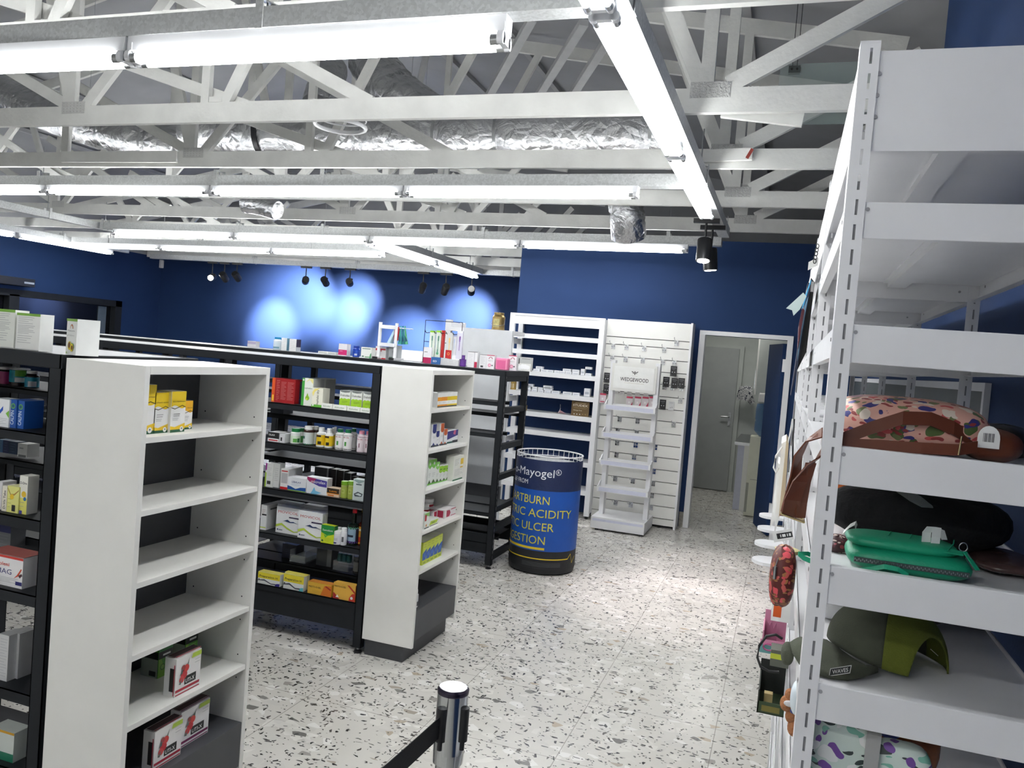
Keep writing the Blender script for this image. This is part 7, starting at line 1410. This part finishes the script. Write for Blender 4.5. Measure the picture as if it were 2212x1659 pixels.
# flowered pouch, pink box and small boxes at the racking front
fpz = at_y(1690, 1250, 1.75)
pm = thing('flowered_pouch', (fpz.x, 1.80, fpz.z - .06), 'maroon flowered pouch hanging at the racking front below the brown straps', 'pouch')
FM = floral('maroon_flowered_cloth', (92, 30, 28), [(214, 80, 90), (170, 120, 70), (206, 96, 90), (140, 90, 50)], 46, .6)
m = MB(); pillow(m, (fpz.x, 1.78, fpz.z), .026, .05, .064, FM, 2.6, wob=.03); part(pm, 'pouch_body', m)
m = MB(); q = at_y(1674, 1236, 1.73); m.cyl(q + Vector((0, 0, .012)), q + Vector((0, 0, -.014)), .0035, M_STEEL, n=8); m.cyl(q + Vector((0, 0, .012)), q + Vector((.004, 0, .03)), .0015, M_STEEL, n=6); part(pm, 'zip_pull', m)
m = MB(); q = at_y(1700, 1192, 1.82); m.lathe([(0, 0), (.024, 0), (.026, .008), (.02, .010), (0, .009)], ink((196, 186, 130)), c=(q.x, 1.84, q.z - .006), n=24); build('round_tin', m, label='round cream tin lid above the flowered pouch', cat='tin')
m = MB(); a = at_y(1684, 1158, 1.7); rv = Vector((1, .0, .32)).normalized(); uv = Vector((-.32, 0, 1)).normalized()
m.add([a + rv * s_ * .026 + uv * t * .011 for s_, t in ((-.5, -1), (1, -1), (1, 1), (-.5, 1))], [(0, 1, 2, 3)], M_PAPER); m.add([a + rv * s_ * .026 + uv * t * .011 + Vector((0, -.0004, 0)) for s_, t in ((-.2, -.5), (.95, -.5), (.95, .5), (-.2, .5))], [(0, 1, 2, 3)], M_BLACKP)

for s0_, s1_ in ((.05, .12), (.2, .45), (.55, .62), (.7, .85)): m.add([a + rv * s_ * .026 + uv * t * .011 + Vector((0, -.0008, 0)) for s_, t in ((s0_, -.25), (s1_, -.25), (s1_, .25), (s0_, .25))], [(0, 1, 2, 3)], M_PAPER)
build('swing_tag', m, label='white swing tag with a black block at the racking front', cat='tag', solid=.0006)
q0 = at_y(1640, 1408, 2.05); q1 = at_y(1684, 1335, 2.05)
pk = thing('pink_gift_box', ((q0.x + q1.x) / 2, 2.05, q0.z), 'open pink and teal gift box jutting into the aisle from the racking', 'gift box')
PK = ink((206, 136, 166)); m = MB(); hx = q1.x - q0.x
m.box(q0.x, q1.x + .02, 2.05, 2.052, q0.z, q0.z + .033, PK); m.box(q0.x + .004, q0.x + .007, 2.05, 2.15, q0.z, q0.z + .055, PK); m.box(q0.x, q1.x + .02, 2.05, 2.15, q0.z, q0.z + .002, PK); m.box(q0.x + .006, q1.x + .02, 2.148, 2.15, q0.z, q0.z + .08, PK)
m.quad((q0.x, 2.0496, q0.z), (q1.x, 2.0496, q0.z), (q1.x, 2.0496, q0.z + .018), (q0.x, 2.0496, q0.z + .022), ink((96, 150, 150)))
m.tube([(q0.x + .02 + .012 * math.cos(k * PI / 8), 2.049, q0.z + .016 + .008 * math.sin(k * PI / 8)) for k in range(17)], .002, ink((190, 90, 140)), n=5, cap=False); m.text('LO', (q0.x + .034, 2.049, q0.z + .014), (1, 0, 0), (0, 0, 1), .012, M_PAPER, fit=.014, bold=.02); part(pk, 'carton', m)
m = MB(); q = at_y(1665, 1362, 2.1); m.prism([(q.x + x, 2.1, q.z + z) for x, z in ((-.012, -.03), (-.008, .02), (-.004, .012), (.0, .022), (.006, .006), (.012, .024), (.016, -.03))], ink((170, 100, 130)), (0, .004, 0)); part(pk, 'card_insert', m)
q = at_y(1678, 1322, 2.0); m = MB(); m.box(q.x - .012, q.x + .03, 2.0, 2.08, q.z - .022, q.z + .03, M_PAPER); m.box(q.x - .008, q.x + .01, 1.9995, 2.0, q.z - .012, q.z + .018, ink((214, 90, 30))); build('orange_label_box', m, label='white box with an orange label behind the pink gift box', cat='box')
m = MB(); q = at_y(1672, 1408, 1.7); m.tube([at_y(a, b, 1.7) for a, b in ((1690, 1380), (1676, 1371), (1656, 1374), (1640, 1395), (1636, 1420), (1643, 1440), (1660, 1450), (1683, 1452))], .0028, M_BLACKP, n=6); build('cord_loop', m, label='thick black cord loop sticking out into the aisle', cat='cord')
q0 = at_y(1634, 1538, 2.0); q1 = at_y(1662, 1460, 2.0); DGc = ink((52, 70, 44)); m = MB(); m.box(q0.x, q1.x + .04, 2.0, 2.003, q0.z, q0.z + .028, DGc); m.box(q0.x, q0.x + .003, 2.0, 2.14, q0.z, q0.z + .055, ink((36, 42, 36))); m.box(q0.x, q1.x + .04, 2.0, 2.14, q0.z, q0.z + .002, DGc); m.box(q0.x, q1.x + .04, 2.137, 2.14, q0.z, q0.z + .085, ink((30, 34, 32))); m.box(q0.x + .01, q1.x + .03, 1.9995, 2.0, q0.z + .006, q0.z + .02, ink((120, 110, 50))); m.box(q0.x + .014, q0.x + .034, 2.05, 2.07, q0.z + .003, q0.z + .03, ink((190, 170, 120)))
build('green_display_box', m, label='dark green open box of small goods low at the racking front', cat='box')
q = at_y(1675, 1416, 1.9); m = MB(); m.box(q.x - .01, q.x + .03, 1.9, 1.95, q.z - .025, q.z + .012, ink((96, 100, 90))); m.box(q.x - .0105, q.x + .02, 1.8995, 1.9, q.z - .008, q.z + .004, ink((190, 200, 60))); build('lime_label_box', m, label='small grey box with lime label behind the black cord loop', cat='box')
m = MB(); q = at_y(1694, 1410, 1.62); pillow(m, (q.x + .006, 1.62, q.z), .012, .03, .02, M_OLIVE, 2.2); build('dark_hat', m, label='edge of a second dark hat peeping past the nearest rack posts', cat='hat')
by = 1.60; bc = [at_y(*p, by) for p in ((1700, 1500), (1692, 1518), (1702, 1545), (1710, 1570))]
br = thing('plush_toy', bc[3], 'tan plush toy with white and blue bow leaning out beside the nearest rack post', 'plush toy')
PL = mat('tan_plush', (166, 110, 72), rough=.9, bump=.4, bscale=200)
m = MB()
for c, r_ in zip(bc, (.010, .012, .011, .014)): pillow(m, (c.x + .006, by, c.z), r_, r_, r_ * 1.25, PL, 2.0, nu=16, nv=10)
part(br, 'plush_body', m)
m = MB(); c = at_y(1700, 1520, by - .016); pillow(m, (c.x + .006, by - .014, c.z), .012, .004, .006, ink((216, 214, 216)), 2.0, nu=14, nv=8); pillow(m, (c.x + .012, by - .015, c.z - .012), .006, .004, .005, ink((50, 60, 120)), 2.0, nu=14, nv=8); part(br, 'bow', m)
m = MB(); q = at_y(1712, 1505, 1.52); m.v = []; pillow(m, (q.x + .01, 1.52, q.z), .014, .03, .03, ink((206, 216, 222)), 2.2); build('white_pouch', m, label='pale blue white pouch beside the plush toy', cat='pouch')
